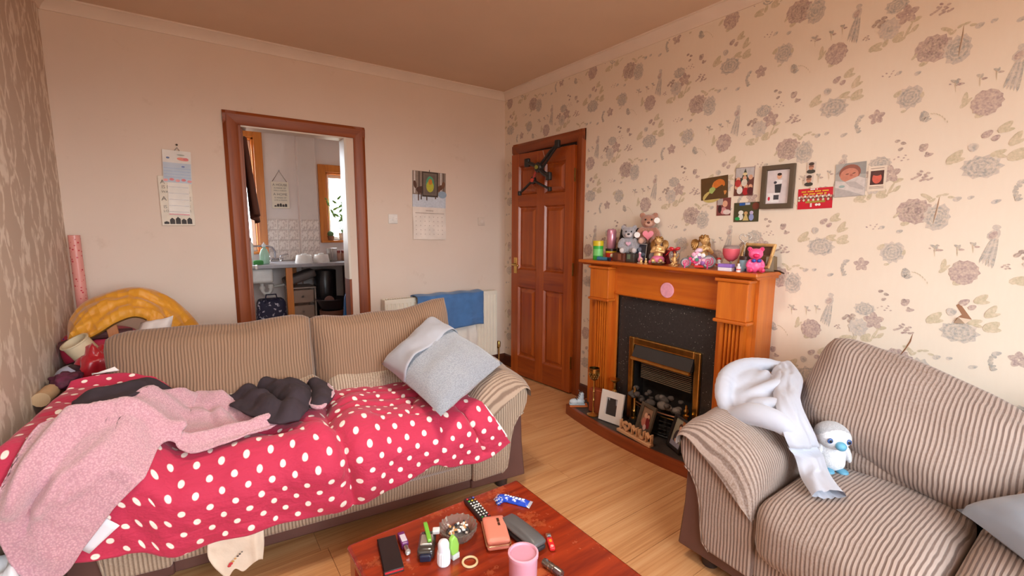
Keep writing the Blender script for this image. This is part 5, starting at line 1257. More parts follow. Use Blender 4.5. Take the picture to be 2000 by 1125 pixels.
rc = card('red_card', 'bright red card with a team picture band and yellow lettering on the wall', 'card', rw_(-2.625, 1.479, 1.5), .150, .098, (206, 22, 48),
     [('r', -.075, -.012, .075, .012, (120, 70, 60)), ('r', -.04, -.02, .045, -.006, (170, 150, 60))]+[('e', -.068+.0085*i, .008+.004*(i % 2), .0042, .006, 0, (216, 170, 150) if i % 3 else (230, 230, 226)) for i in range(17)]+[('e', -.068+.0105*i, -.006, .005, .006, 0, (206, 40, 50) if i % 2 else (226, 216, 190)) for i in range(14)]+
     [('r', -.018, -.040, -.010, -.022, (236, 216, 216)), ('e', .010, -.030, .006, .006, 0, (240, 236, 236)), ('e', .022, -.030, .006, .006, 0, (240, 236, 236))])
mb = MB(); m_yl = PM((236, 200, 60), .5); m_wt = PM((240, 236, 236), .5)
for yy, x0, n_, wd, mi in ((.034, -.058, 22, .0042, 0), (.022, -.050, 19, .0042, 0), (.044, -.020, 6, .005, 1)):
    for i in range(n_):
        if i % 6 != 4: mb.poly([(x0+.0053*i, yy-.003, .0036), (x0+.0053*i+wd, yy-.003, .0036), (x0+.0053*i+wd, yy+.003, .0036), (x0+.0053*i, yy+.003, .0036)], mi)
mb.build('blurred_lettering', [m_yl, m_wt], rc, smooth=0)
card('newborn_photo', 'photo of a newborn wrapped in a pale striped blanket, right of the red card', 'photo', rw_(-2.762, 1.556, 2), .118, .150, (176, 172, 168),
     [('p', [(-.058, .03), (-.02, .074), (.058, .074), (.058, .02)], (150, 148, 146)), ('e', -.002, .032, .042, .036, .2, (150, 84, 66)), ('e', -.004, .022, .036, .030, .2, (206, 132, 108)), ('e', .004, .020, .006, .005, 0, (180, 100, 84)), ('e', -.012, .026, .007, .002, .2, (96, 54, 46)), ('e', .014, .028, .007, .002, .2, (96, 54, 46)), ('p', [(-.058, -.0), (-.02, -.008), (.03, .012), (.058, .0), (.058, -.074), (-.058, -.074)], (214, 206, 202)), ('p', [(-.02, -.008), (.0, -.03), (.05, -.05), (.057, -.04), (.02, -.01)], (190, 182, 180)), ('p', [(-.058, -.03), (.0, -.05), (.055, -.074), (-.058, -.074)], (184, 178, 176)), ('e', -.03, -.028, .012, .006, 0, (150, 176, 176))])
mc = card('memorial_card', 'small cream card with a red portrait photo, rightmost on the floral wall', 'card', rw_(-2.862, 1.553, 1), .066, .108, (232, 216, 198),
     [('r', -.024, -.026, .024, .034, (70, 26, 24)), ('e', .0, .002, .017, .023, 0, (214, 96, 78)), ('e', .0, .022, .016, .010, 0, (86, 40, 34)), ('r', -.026, -.036, .026, -.034, (130, 104, 90)), ('r', -.026, -.042, .026, -.040, (130, 104, 90)), ('r', -.024, .043, .024, .045, (130, 104, 90))])

# --- back wall: house sign with a calendar hung over it, woodland calendar, switches
pb_ = thing('house_sign', 'cream house-motif sign with lettering, mostly covered by the narrow blue calendar', 'sign', mat=onB(-2.504, 1.487, .004) @ Matrix.Rotation(R(.5), 4, 'Z'))
MB().box(-.085, .085, -.152, .152, 0, .008).build('board', PM((236, 224, 206), .6), pb_, bevel=.002)
for bdy, sz, yy, kx in (('A HOUSE', .034, .115, 1.05), ('IS MADE OF', .027, .084, .98), ('WALLS & BEAMS', .020, .055, .98), ('A HOME', .036, .013, 1.12), ('IS MADE OF', .027, -.037, .98), ('LOVE & DREAMS', .020, -.062, .96)): text(bdy, sz, m_ink, pb_, (0, yy, .0085), sx=kx)
houses(pb_, -.142, .98, .0086)
pc_ = thing('wall_calendar', 'narrow calendar with a blue picture and ruled pages, hanging over the house-motif sign', 'calendar', mat=onB(-2.490, 1.60, .014) @ Matrix.Rotation(R(-2), 4, 'Z'))
mats = [PM((232, 224, 216), .5), PM((190, 200, 214), .5)]
mb = MB(); mb.box(-.072, .072, -.005, .195, -.002, .002, 0); mb.poly([(-.070, 0, .0023), (.070, 0, .0023), (.070, .12, .0023), (-.070, .12, .0023)], 1)
shapes(mb, mats, [('e', .03, .145, .03, .010, -.1, (226, 110, 70)), ('e', .045, .147, .014, .008, 0, (206, 60, 50)), ('e', -.045, .148, .009, .006, 0, (86, 96, 140)), ('e', .030, .10, .009, .005, 0, (70, 84, 150)), ('e', .02, .170, .02, .004, 0, (150, 150, 130))]+[('r', -.068, .03+.018*i, .068, .034+.018*i, (160, 176, 204)) for i in range(4)]+[('e', -.06+.030*i, .012+.006*(i % 2), .012, .008, 0, (206, 70, 66) if i % 2 else (226, 130, 120)) for i in range(5)], .0026)
mb.build('picture', mats, pc_, smooth=0)
mats = [PM((240, 232, 222), .5)]; mb = MB(); mb.box(-.052, .056, -.20, -.004, -.002, .004, 0)
shapes(mb, mats, [('r', -.048, -.030-.038*i, .052, -.026-.038*i, (196, 186, 182)) for i in range(5)]+[('r', -.050, -.198, .054, -.193, (206, 70, 80))], .0043); mb.build('ruled_page', mats, pc_, smooth=0)
MB().tube([(-.01, .195, .0), (.004, .215, .003), (.016, .195, .0)], .002, 6).ell((.003, .232, -.006), .006, 8, 6).build('hook', PM((90, 84, 80), .3, 1), pc_)
st_ = thing('wall_calendar', 'wall calendar with a snowy woodland picture above a blank month page', 'calendar', mat=onB(-.778, 1.51, .004) @ Matrix.Rotation(R(-1.2), 4, 'Z'))
mats = [PM((206, 206, 208), .4)]; mb = MB(); mb.box(-.152, .152, -.012, .282, -.002, .003, 0)
bn_ = (104, 78, 60)
shapes(mb, mats, [('r', -.152, .09, .152, .282, (150, 130, 116)), ('r', -.152, -.012, .152, .09, (206, 212, 222)), ('r', -.14, .10, -.128, .28, (216, 206, 200)), ('r', -.10, .09, -.088, .28, (96, 76, 66)), ('r', .10, .10, .112, .28, (220, 212, 206)), ('r', .128, .09, .136, .28, (90, 70, 62)), ('e', .12, .10, .04, .03, 0, (150, 170, 190)),
  ('e', -.06, .13, .062, .030, .0, (84, 52, 40)), ('r', -.105, .04, -.095, .12, (84, 52, 40)), ('r', -.08, .05, -.07, .12, (84, 52, 40)), ('r', -.03, .045, -.02, .12, (84, 52, 40)), ('r', .05, .06, .06, .12, (84, 52, 40)), ('e', -.13, .17, .014, .032, .2, (96, 60, 44)), ('e', .09, .15, .05, .020, .6, (104, 66, 48)), ('e', .128, .18, .016, .030, -.2, (120, 78, 54)),
  ('r', -.068, .075, .078, .28, (66, 50, 42)), ('r', -.058, .088, .066, .27, (120, 104, 92)), ('r', -.044, .10, .052, .255, (110, 96, 86)), ('e', .004, .18, .038, .066, 0, (84, 160, 120)), ('e', .004, .16, .034, .046, 0, (190, 186, 60)), ('e', .006, .20, .018, .024, 0, (206, 130, 50))], .0032)
mb.build('picture', mats, st_, smooth=0)
mats = [PM((240, 226, 214), .5)]
def pagef(s, t): x = -.150+.302*s; y_ = -.012-.268*t; return (x, y_, .002+.012*sin(pi*min(1, t*.9))*t+.008*t*t)
gridm(pagef, 8, 12).build('month_page', mats, st_, smooth=180)
pg_ = PM((150, 130, 120), .6)
mb = MB()
for i in range(7): mb.poly([(-.035+.010*i, -.045, .0088), (-.028+.010*i, -.045, .0088), (-.028+.010*i, -.036, .0085), (-.035+.010*i, -.036, .0085)])
for i in range(26): mb.poly([(-.130+.0102*i, -.064, .0104), (-.1225+.0102*i, -.064, .0104), (-.1225+.0102*i, -.058, .0100), (-.130+.0102*i, -.058, .0100)])
for r_ in range(5):
    for c_ in range(7):
        x = -.128+.040*c_; y_ = -.092-.036*r_; t_ = (-.012-y_)/.268; z = .003+.012*sin(pi*min(1, t_*.9))*t_+.008*t_*t_
        mb.poly([(x, y_-.004, z+.0012), (x+.007, y_-.004, z+.0012), (x+.007, y_+.003, z+.0009), (x, y_+.003, z+.0009)])
mb.build('blurred_lettering', PM((196, 176, 164), .6), st_, smooth=0)
MB().tube([(0, .282, 0), (.0, .297, .002)], .003, 6).build('hook', PM((90, 84, 80), .3, 1), st_)
sw = thing('light_switch', 'white square fused switch on the back wall, left of the woodland calendar', 'switch', mat=onB(-1.10, 1.398, .0))
MB().box(-.038, .038, -.038, .038, 0, .010).build('plate', PM((240, 234, 228), .35), sw, bevel=.004); MB().box(-.008, .008, -.014, .014, .01, .014).build('rocker', PM((236, 230, 224), .3), sw, bevel=.002); MB().lathe([(.004, .01), (.003, .0115), (0, .0115)], (.026, 0, 0), 8).lathe([(.004, .01), (.003, .0115), (0, .0115)], (-.026, 0, 0), 8).build('screw', m_chrome, sw)
bp = thing('blanking_plate', 'square plate painted over in wall colour near the corner of the back wall', 'plate', mat=onB(-.262, 1.386, .0))
MB().box(-.036, .036, -.036, .036, 0, .008).build('plate', PM((226, 206, 190), .6), bp, bevel=.003); MB().lathe([(.018, .008), (.016, .011), (0, .011)], (0, 0, 0), 14).build('cover', PM((232, 214, 200), .5), bp)
# --- towel and a white cloth on the radiator
tw = thing('blue_towel', 'blue towel hung over the top of the cream radiator', 'towel', (-.665, -.10, .75))
m_tow = PM((78, 124, 180), .95, var=.15, vs=14, bump=.6, bs=220, sheen=.3)
def towf(s, t):
    L_ = -.16+.60*t                 # length along the drape: back side, over the top, front side
    x = -.315+.63*s+.02*(t-.5)*(s-.5)
    wv = .012*sin(s*15+t*3)*max(0, L_)*2+.006*fbm((s*6, t*6, 3), 1)
    if L_ < 0: return (x, .075+wv*.3, .012+L_*.9)
    if L_ < .14: a = L_/.14; return (x, .075-.155*a, .016+.012*sin(pi*a)+.004*sin(s*20))
    return (x, -.082-wv, .012-(L_-.14)-.018*sin(s*5+.6)*(t > .9))
gridm(towf, 40, 34).build('towel', m_tow, tw, smooth=180, solid=.006)
wc_ = thing('white_cloth', 'white cloth bunched against the radiator below the blue towel', 'cloth', (-.55, -.20, .38))
def wcf(s, t): return (-.14+.28*s, .075-.03*sin(pi*t)*(1+.5*sin(s*14)), .12-.30*t+.03*sin(s*9))
gridm(wcf, 24, 16).build('cloth', PM((236, 228, 218), .9), wc_, smooth=180, solid=.005)

# --- black folding stand hung on the door (local: x along the leaf, y up, z out)
fs_ = thing('folding_stand', 'black folding stand with splayed arms hanging on the six-panel door', 'stand', mat=leaf.matrix_world @ Matrix.Translation((.34, 1.75, .06)))
m_bk = PM((40, 36, 34), .4)
q = lambda d, z, h=.03: (d-.34, z-1.75, h)
MB().tube([q(.329, 1.80), q(.20, 1.91), q(.125, 1.955)], .012, 8).build('arm', m_bk, fs_); MB().tube([q(.300, 1.775), q(.19, 1.885), q(.125, 1.945)], .010, 8).build('arm', m_bk, fs_)
MB().tube([q(.329, 1.80), q(.40, 1.83), q(.462, 1.849)], .016, 8).build('arm', m_bk, fs_); MB().tube([q(.329, 1.80), q(.27, 1.75), q(.213, 1.722)], .020, 8).build('arm', m_bk, fs_)
MB().tube([q(.393, 1.703), q(.48, 1.65), q(.553, 1.607)], .010, 8).build('leg', m_bk, fs_); MB().tube([q(.393, 1.703), q(.29, 1.66), q(.2, 1.622)], .010, 8).build('leg', m_bk, fs_)
MB().tube([q(.35, 1.79), q(.393, 1.703)], .009, 8).build('spine', PM((170, 60, 50), .4), fs_)['label'] = 'reddish spine'
for d, z, r in ((.125, 1.955, .030), (.462, 1.849, .034), (.213, 1.722, .032), (.553, 1.607, .018), (.2, 1.622, .018)): MB().rbox(r*1.5, r*2, .03, .008, c=q(d, z)).build('foot', m_bk, fs_, smooth=60)
MB().lathe([(.040, 0), (.040, .02), (.03, .03), (0, .032)], q(.329, 1.80, .02), 16).build('hub', m_bk, fs_)
MB().lathe([(.016, 0), (.016, .016), (0, .018)], q(.329, 1.80, .045), 12).build('knob', PM((150, 140, 60), .4), fs_)['label'] = 'olive yellow knob'
MB().lathe([(.016, 0), (.016, .016), (0, .018)], q(.393, 1.703, .03), 12).build('knob', PM((216, 76, 60), .4), fs_)['label'] = 'orange-red knob'
MB().lathe([(.03, 0), (.03, .016), (0, .018)], q(.393, 1.703, .018), 14).build('joint', m_bk, fs_)
MB().tube([q(.30, 1.93, .012), q(.27, 1.87, .02), q(.30, 1.83, .03)], .003, 6).build('wire', m_chrome, fs_)

# ================================================================ ON THE MANTEL SHELF (top z = 1.117)
MZ = 1.117
FC = R(-52)                                 # items turned towards the room
gold = PM((238, 192, 128), .38, .4, var=.2, vs=40); gold_d = PM((176, 126, 66), .4, .55, var=.25, vs=40)
pinkp = PM((226, 140, 168), .4); rose = PM((216, 120, 140), .5)
simple('green_tub', 'small bright green tub with a yellow lid at the left end of the mantel', 'tub', (-.185, -1.392, MZ), [(.033, 0), (.035, .004), (.035, .098), (0, .098)], PM((58, 176, 62), .3), 'tub',
       extra=lambda t: (MB().lathe([(.037, .096), (.037, .126), (.034, .130), (0, .130)], (0, 0, 0), 20).build('lid', PM((216, 190, 40), .35), t), MB().lathe([(.0353, .03), (.0353, .075)], (0, 0, 0), 20, caps=False).build('label_band', PM((120, 200, 110), .4), t)))
simple('red_tin', 'red and yellow tin with a dark lid, second from the left on the mantel', 'tin', (-.125, -1.455, MZ), [(.036, 0), (.037, .003), (.037, .062), (0, .062)], PM((196, 40, 26), .3), 'tin',
       extra=lambda t: (MB().lathe([(.0375, .050), (.0375, .062)], (0, 0, 0), 20, caps=False).build('yellow_band', PM((226, 180, 40), .35), t), MB().lathe([(.038, .062), (.038, .078), (0, .078)], (0, 0, 0), 20).build('lid', PM((54, 36, 26), .35), t), MB().ell((-.022, -.028, .032), (.013, .012, .014), 10, 8).build('emblem', PM((236, 226, 200), .4), t)))
simple('pink_can', 'tall pale pink drinks can standing on the red tin', 'can', (-.125, -1.455, MZ+.078), [(.026, 0), (.031, .008), (.031, .118), (.026, .128), (.027, .131), (.022, .131), (.022, .126), (0, .126)], PM((216, 150, 170), .25, .4), 'can', 20, 0, None,
       extra=lambda t: MB().tube([(0, 0, .128), (.008, 0, .133), (.016, 0, .132)], .003, 6).build('ring_pull', m_chrome, t))
lt = thing('pocket_torch', 'blue metal pocket torch lying at the mantel edge before the red tin', 'torch', (-.215, -1.475, MZ+.013), R(96))
MB().lathe([(.0, -.05), (.012, -.05), (.012, .02), (.015, .03), (.015, .048), (.012, .05), (0, .05)], (0, 0, 0), 14, ax='x').build('barrel', PM((80, 150, 186), .25, .5), lt); MB().lathe([(.0125, -.052), (.0125, -.034)], (0, 0, 0), 14, ax='x').build('tail_cap', PM((30, 40, 60), .3), lt)
wb = thing('brown_box', 'square brown box under the grey teddy on the mantel', 'box', (-.14, -1.575, MZ), R(-8)); MB().box(-.045, .045, -.055, .055, 0, .056).build('box', PM((110, 56, 40), .5), wb, bevel=.003)
MB().box(-.046, -.0455, -.03, .0, .01, .05).build('label_patch', PM((150, 90, 66), .6), wb)
wb2 = thing('tin_box', 'dark tin with a green patch beside the brown box on the mantel', 'tin', (-.15, -1.672, MZ), R(-8)); MB().box(-.035, .035, -.036, .036, 0, .056).build('tin', PM((74, 66, 60), .35), wb2, bevel=.003); MB().box(-.0356, -.035, -.005, .025, .02, .05).build('label_patch', PM((110, 130, 104), .5), wb2)
bf = thing('black_photo_frame', 'black-framed dark photo standing behind the grey teddy', 'picture frame', mat=frame((-.06, -1.545, MZ+.11), (0, -1, 0), (.22, 0, 1)))
frame_of(bf, .15, .215, .014, .012, PM((40, 34, 32), .4)); card('', '', '', None, .122, .187, (64, 62, 54), [('r', -.06, .02, .06, .026, (150, 140, 120))], parent=bf)
def teddy(name, label, loc, rotz, sc, fur, fur2, noses, tagcol=None, tagpos=None, heart=None, vox=.006):
    t = thing(name, label, 'soft toy', loc, rotz)
    k = sc
    blob('body', [((0, 0, .045*k), (.042*k, .036*k, .048*k), 14, 9), ((-.03*k, -.032*k, .016*k), (.02*k, .036*k, .018*k), 12, 8), ((.03*k, -.032*k, .016*k), (.02*k, .036*k, .018*k), 12, 8),
                  ((-.043*k, -.015*k, .058*k), (.016*k, .020*k, .034*k), 12, 8, 0, Matrix.Rotation(R(24), 3, 'Y')), ((.043*k, -.015*k, .058*k), (.016*k, .020*k, .034*k), 12, 8, 0, Matrix.Rotation(R(-24), 3, 'Y'))], fur, t, vox)
    blob('head', [((0, -.004*k, .115*k), (.040*k, .036*k, .036*k), 14, 9), ((-.032*k, 0, .146*k), (.016*k, .010*k, .016*k), 10, 8), ((.032*k, 0, .146*k), (.016*k, .010*k, .016*k), 10, 8)], fur, t, vox)
    MB().ell((0, -.036*k, .104*k), (.020*k, .016*k, .015*k), 12, 8).build('muzzle', fur2, t, smooth=180)
    MB().ell((0, -.052*k, .109*k), (.008*k, .005*k, .006*k), 10, 7).build('nose', PM(noses, .3), t, smooth=180)
    for sx in (-1, 1): MB().ell((sx*.015*k, -.037*k, .124*k), (.0045*k, .003*k, .0045*k), 8, 6).build('eye', PM((20, 16, 16), .15), t, smooth=180)
    for sx in (-1, 1): MB().ell((sx*.033*k, -.066*k, .018*k), (.013*k, .004*k, .014*k), 10, 7).build('paw_pad', fur2, t, smooth=180)
    if heart:
        mb = MB(); h = heart[1]
        pts = []
        for i in range(28):
            a = 2*pi*i/28; x = 16*sin(a)**3; y = 13*cos(a)-5*cos(2*a)-2*cos(3*a)-cos(4*a); pts.append((x*h/16, y*h/16+heart[2]))
        mb.prism(pts, heart[3]-.016, heart[3]); mb.build('heart', PM(heart[0], .5), t, bevel=.006, seg=3, smooth=180)
    if tagcol:
        mb = MB(); mb.M = Matrix.Translation(tagpos) @ Matrix.Rotation(R(12), 4, 'Y')
        mb.lathe([(0, -.001), (.018, -.001), (.018, .001), (0, .001)], (0, 0, 0), 20, ax='y'); mb.build('round_tag', PM(tagcol, .5), t, smooth=30)
    return t
g_fur = fleece((176, 172, 176), (136, 132, 138), 'grey_plush', 300, .3); g_fur2 = PM((206, 196, 196), .9)
b_fur = fleece((190, 134, 108), (150, 98, 76), 'tan_plush', 300, .3); b_fur2 = PM((206, 160, 140), .9)
teddy('grey_teddy', 'grey teddy bear with a round white tag, sitting on the brown box', (-.145, -1.62, MZ+.056), FC, 1.12, g_fur, g_fur2, (30, 26, 30), (236, 230, 228), Vector((.052, -.05, .118)), ((206, 160, 180), .016, .062, -.038))
bbx = thing('card_box', 'dark card box standing behind the grey teddy, under the tan bear', 'box', (-.055, -1.715, MZ), 0); MB().box(-.045, .04, -.055, .05, 0, .115).build('box', PM((70, 52, 46), .6), bbx, bevel=.002)
teddy('tan_teddy', 'tan teddy bear holding a pink heart, tallest toy on the mantel', (-.055, -1.70, MZ+.115), FC, 1.25, b_fur, b_fur2, (90, 50, 40), (240, 236, 230), Vector((.050, -.04, .150)), ((232, 130, 146), .034, .060, -.05))
sgb = teddy('small_grey_teddy', 'small grey teddy peeping out between the tan bear and the gold cherub', (-.07, -1.79, MZ), FC, .85, g_fur, g_fur2, (30, 26, 30))
dp = thing('dark_photo', 'unframed dark photo card leaning beside the grey teddy', 'photo', mat=frame((-.125, -1.705, MZ+.062), (.25, -1, 0), (.2, .05, 1)))
card('', '', '', None, .075, .115, (44, 46, 58), [('e', -.01, .02, .012, .014, 0, (120, 124, 140)), ('e', .014, -.01, .016, .01, 0, (96, 110, 130)), ('r', .033, -.055, .036, .055, (196, 186, 180)), ('r', -.036, .052, .036, .056, (196, 186, 180)), ('e', -.016, -.03, .012, .006, 0, (90, 120, 140))], parent=dp)
rb_ = thing('red_gift_bag', 'small dark red gift box behind the left gold cherub', 'box', (-.075, -1.86, MZ)); MB().box(-.03, .03, -.05, .04, 0, .085).build('box', PM((120, 34, 40), .5), rb_, bevel=.002); MB().box(-.031, .031, -.051, .041, .085, .095).build('lid', PM((216, 130, 110), .5), rb_, bevel=.002)
fm = thing('pink_bird_figurine', 'tiny pink and white bird figurine before the dark photo', 'figurine', (-.185, -1.752, MZ), FC)
blob('body', [((0, 0, .022), (.018, .02, .018), 10, 8), ((-.004, -.008, .045), (.008, .008, .016), 10, 8), ((-.004, -.012, .062), (.011, .011, .010), 10, 8)], PM((226, 150, 176), .4), fm, .004)
MB().ell((-.004, -.018, .066), (.007, .006, .006), 8, 6).build('face', PM((240, 232, 230), .4), fm, smooth=180); MB().lathe([(.018, 0), (.018, .006), (0, .006)], (0, 0, 0), 12).build('base', PM((236, 220, 200), .4), fm)
for k, (y, lab) in enumerate(((-1.79, 'tiny gold ornament at the mantel edge, left of its twin'), (-1.825, 'tiny gold ornament at the mantel edge, right of its twin'))):
    t = thing('gold_trinket', lab, 'ornament', (-.225, y, MZ), FC); mb = MB(); mb.lathe([(.012, 0), (.013, .004), (.006, .009), (.009, .018), (.004, .026), (0, .028)], (0, 0, 0), 10); mb.build('trinket', gold, t, smooth=60); MB().ell((0, 0, .032), .006, 8, 6).build('bead', PM((236, 220, 170), .2, .5), t, smooth=180)
def cherub(name, label, loc, rotz, pray, skirt=None, sc=1.0):
    t = thing(name, label, 'figurine', loc, rotz); k = sc
    P = [((0, 0, .052*k), (.026*k, .022*k, .034*k), 14, 9), ((0, -.004*k, .085*k), (.024*k, .019*k, .022*k), 14, 9), ((0, -.006*k, .106*k), (.010*k, .010*k, .012*k), 10, 8)]
    arms = [(-1, .022), (1, .022)]
    for sx in (-1, 1):
        a = Vector((sx*.024*k, -.004*k, .092*k)); b = Vector((sx*.032*k, -.024*k, .070*k)); c = Vector((sx*.006*k, -.036*k, .088*k if pray else .076*k))
        for p0, p1, r in ((a, b, .0095*k), (b, c, .0075*k)):
            for i in range(5): P.append((tuple(p0.lerp(p1, i/4)), r, 8, 6))
        P.append(((sx*.005*k, -.038*k, .094*k if pray else .078*k), (.005*k, .005*k, .010*k), 8, 6))
        h = Vector((sx*.014*k, -.004*k, .03*k)); kn = Vector((sx*.020*k, -.042*k, .020*k)); ft = Vector((sx*.018*k, -.004*k, .008*k))
        for p0, p1, r in ((h, kn, .013*k), (kn, ft, .010*k)):
            for i in range(5): P.append((tuple(p0.lerp(p1, i/4)), r, 8, 6))
        P.append(((sx*.018*k, -.018*k, .007*k), (.007*k, .012*k, .006*k), 8, 6))
    blob('body', P, gold, t, .0035*max(1, k), 1)
    blob('head', [((0, -.010*k, .130*k), (.020*k, .020*k, .023*k), 14, 10), ((0, -.031*k, .127*k), (.004*k, .004*k, .004*k), 8, 6), ((-.020*k, -.008*k, .128*k), (.003*k, .005*k, .006*k), 8, 6), ((.020*k, -.008*k, .128*k), (.003*k, .005*k, .006*k), 8, 6)], gold, t, .003, 1)
    mb = MB()
    for i in range(16):
        a = 2.4*i; z = .128+.024*(i/15); r = .021*sqrt(max(.05, 1-((z-.130)/.026)**2)); mb.ell((r*cos(a)*k, (-.006+r*sin(a)*.95+.004)*k, z*k), .0075*k, 8, 6)
    mb.build('curls', gold_d, t, smooth=180)
    for sx in (-1, 1):
        mb = MB()
        for i in range(6):
            an = R(20+15*i); l = (.062-.006*i)*k
            mb.ell((sx*(.018+.5*l/k*sin(an)*.8)*k, .020*k+.004*i*k, (.085+.010-.5*l/k*cos(an)*.9+.03)*k), (.0085*k, .0045*k, l*.5), 8, 6, 0, Matrix.Rotation(R(sx*(-16-11*i)), 3, 'Y'))
        mb.build('wing', gold_d, t, smooth=180)
        MB().ell((sx*.008*k, -.0285*k, .134*k), (.003*k, .002*k, .002*k), 8, 6).build('eye', gold_d, t, smooth=180)
    if skirt: blob('drape', [((0, -.006*k, .026*k), (.038*k, .036*k, .026*k), 14, 9), ((-.028*k, -.02*k, .014*k), (.022*k, .024*k, .014*k), 10, 8), ((.022*k, -.03*k, .012*k), (.022*k, .018*k, .012*k), 10, 8)], PM(skirt, .4), t, .004, 1)
    MB().lathe([(.034*k, 0), (.036*k, .004), (.030*k, .008), (0, .008)], (0, -.008*k, 0), 18).build('base', gold_d, t)
    return t
cherub('gold_cherub', 'gold cherub in a pink skirt, left one of two on the mantel', (-.15, -1.855, MZ), FC-R(10), False, (226, 120, 160), 1.08)
cherub('praying_cherub', 'gold praying cherub with folded wings behind the sweet-covered tricycle', (-.075, -2.105, MZ), FC+R(18), True, None, 1.15)
di = thing('trinket_dish', 'shallow antiqued metal dish at the mantel edge below the left cherub', 'dish', (-.215, -1.905, MZ), 0); MB().lathe([(.02, 0), (.024, .003), (.042, .014), (.044, .016), (.040, .015), (.02, .006), (0, .005)], (0, 0, 0), 22).build('dish', PM((150, 122, 86), .35, .7), di, smooth=60)
for k in range(5): MB().ell((.03*cos(k*1.3), .03*sin(k*1.3), .016), (.008, .007, .006), 8, 6).build('bead', PM(((150, 130, 110), (170, 140, 100), (120, 140, 120))[k % 3], .3), di, smooth=180)
og = thing('glass_ornament', 'clear glass and gold ornament tied with a red bow, between the two cherubs', 'ornament', (-.145, -1.965, MZ), FC)
m_clearg = PM((220, 214, 206), .05, trans=.75, var=0)
for sx in (-1, 1): MB().ell((sx*.016, 0, .05), (.014, .010, .038), 12, 9, 0, Matrix.Rotation(R(sx*10), 3, 'Y')).build('glass_lobe', m_clearg, og, smooth=180)
MB().ell((0, -.006, .05), (.007, .006, .034), 10, 8).build('amber_core', PM((176, 70, 30), .2, .2), og, smooth=180); MB().lathe([(.030, 0), (.030, .006), (.012, .012), (.008, .018), (0, .018)], (0, 0, 0), 16).build('gold_foot', gold, og)
for sx in (-1, 1): MB().ell((sx*.016, -.004, .098), (.016, .007, .010), 10, 8, 0, Matrix.Rotation(R(sx*-20), 3, 'Y')).build('bow_loop', PM((200, 24, 36), .35), og, smooth=180)
MB().tube([(-.002, -.006, .098), (-.03, -.01, .080), (-.048, -.012, .058)], .005, 6, flat=.5).build('ribbon', PM((200, 24, 36), .35), og)
gfg = thing('gold_figurine', 'small gold standing figurine in front of the glass ornament', 'figurine', (-.205, -2.01, MZ), FC)
mb = MB().lathe([(.018, 0), (.018, .005), (.010, .009), (.012, .03), (.009, .05), (.006, .056), (0, .058)], (0, 0, 0), 12).ell((0, 0, .066), (.008, .008, .010), 10, 8).tube([(-.012, 0, .05), (-.018, -.01, .038), (-.008, -.016, .034)], .004, 6).tube([(.012, 0, .05), (.018, -.01, .06), (.016, -.012, .074)], .004, 6); mb.build('figure', gold, gfg, smooth=60)
gsp = thing('gold_spray', 'little gilt leaf spray at the mantel edge below the gold figurine', 'ornament', (-.235, -2.03, MZ), FC)
mb = MB()
for k in range(7): mb.ell((.012*cos(k), .006*sin(k*2), .008+.003*k), (.008, .004, .004), 8, 6, 0, Matrix.Rotation(k, 3, 'Y'))
mb.build('leaves', gold, gsp, smooth=180)
# tricycle ornament made of sweets
tc = thing('sweet_tricycle', 'pink and white toy tricycle ornament with striped swirl wheels on the mantel', 'ornament', (-.185, -2.150, MZ), R(-64))
m_wh = PM((236, 226, 230), .35); m_gw = PM((96, 92, 96), .4); m_pk = PM((222, 60, 120), .35); m_lpk = PM((232, 170, 196), .4)
for x, r in ((-.064, .028), (.052, .036)):
    wl = MB().lathe([(r-.007, -.007), (r, -.005), (r, .005), (r-.007, .007), (r-.007, -.007)], (x, -.030, r+.002), 24, ax='y', caps=False).build('wheel', m_gw, tc)
    MB().lathe([(r-.007, -.004), (0, -.004)], (x, -.030, r+.002), 20, ax='y').lathe([(r-.007, .004), (0, .004)], (x, -.030, r+.002), 20, ax='y').build('disc', m_wh, wl)
    f = [((r*.68)*(i/22)*cos(i*.62)+x, -.0355, (r*.68)*(i/22)*sin(i*.62)+r+.002) for i in range(23)]
    MB().tube(f, .0022, 5).build('swirl', m_pk, wl); MB().tube([(x-.004, -.038, 0.0), (x-.004, -.038, r)], .004, 6).build('stick', m_pk, wl)
MB().tube([(-.062, -.02, .030), (-.02, -.018, .018), (.05, -.02, .034)], .006, 8).build('frame', PM((206, 60, 50), .4), tc); MB().box(-.02, .03, -.035, .01, .004, .018).build('step', PM((206, 40, 36), .4), tc, bevel=.003)
random.seed(31)
for k in range(20):
    a = k*2.4; r = .034*sqrt((k+.5)/20); x = -.004+r*cos(a)*1.15; z = .052+r*sin(a)*.95
    s_ = MB(); rr = random.uniform(.009, .013); s_.lathe([(0, -.004), (rr*.8, -.004), (rr, 0), (rr*.8, .004), (0, .004)], (x, -.028-.012*random.random(), z), 12, ax='y'); o = s_.build('sweet', (m_lpk, m_wh, m_pk, PM((150, 90, 160), .4), PM((90, 130, 120), .4))[k % 5 if k % 5 < 3 or k % 3 == 0 else 0], tc, smooth=60)
blob('white_bonnet', [((.0, -.012, .098), (.020, .020, .014), 12, 8), ((-.010, -.024, .092), (.016, .014, .008), 10, 8)], PM((226, 196, 216), .5), tc, .004)
MB().lathe([(.010, -.003), (.010, .003), (0, .003)], (-.006, -.046, .048), 12, ax='y').build('green_sweet', PM((70, 130, 110), .4), tc)
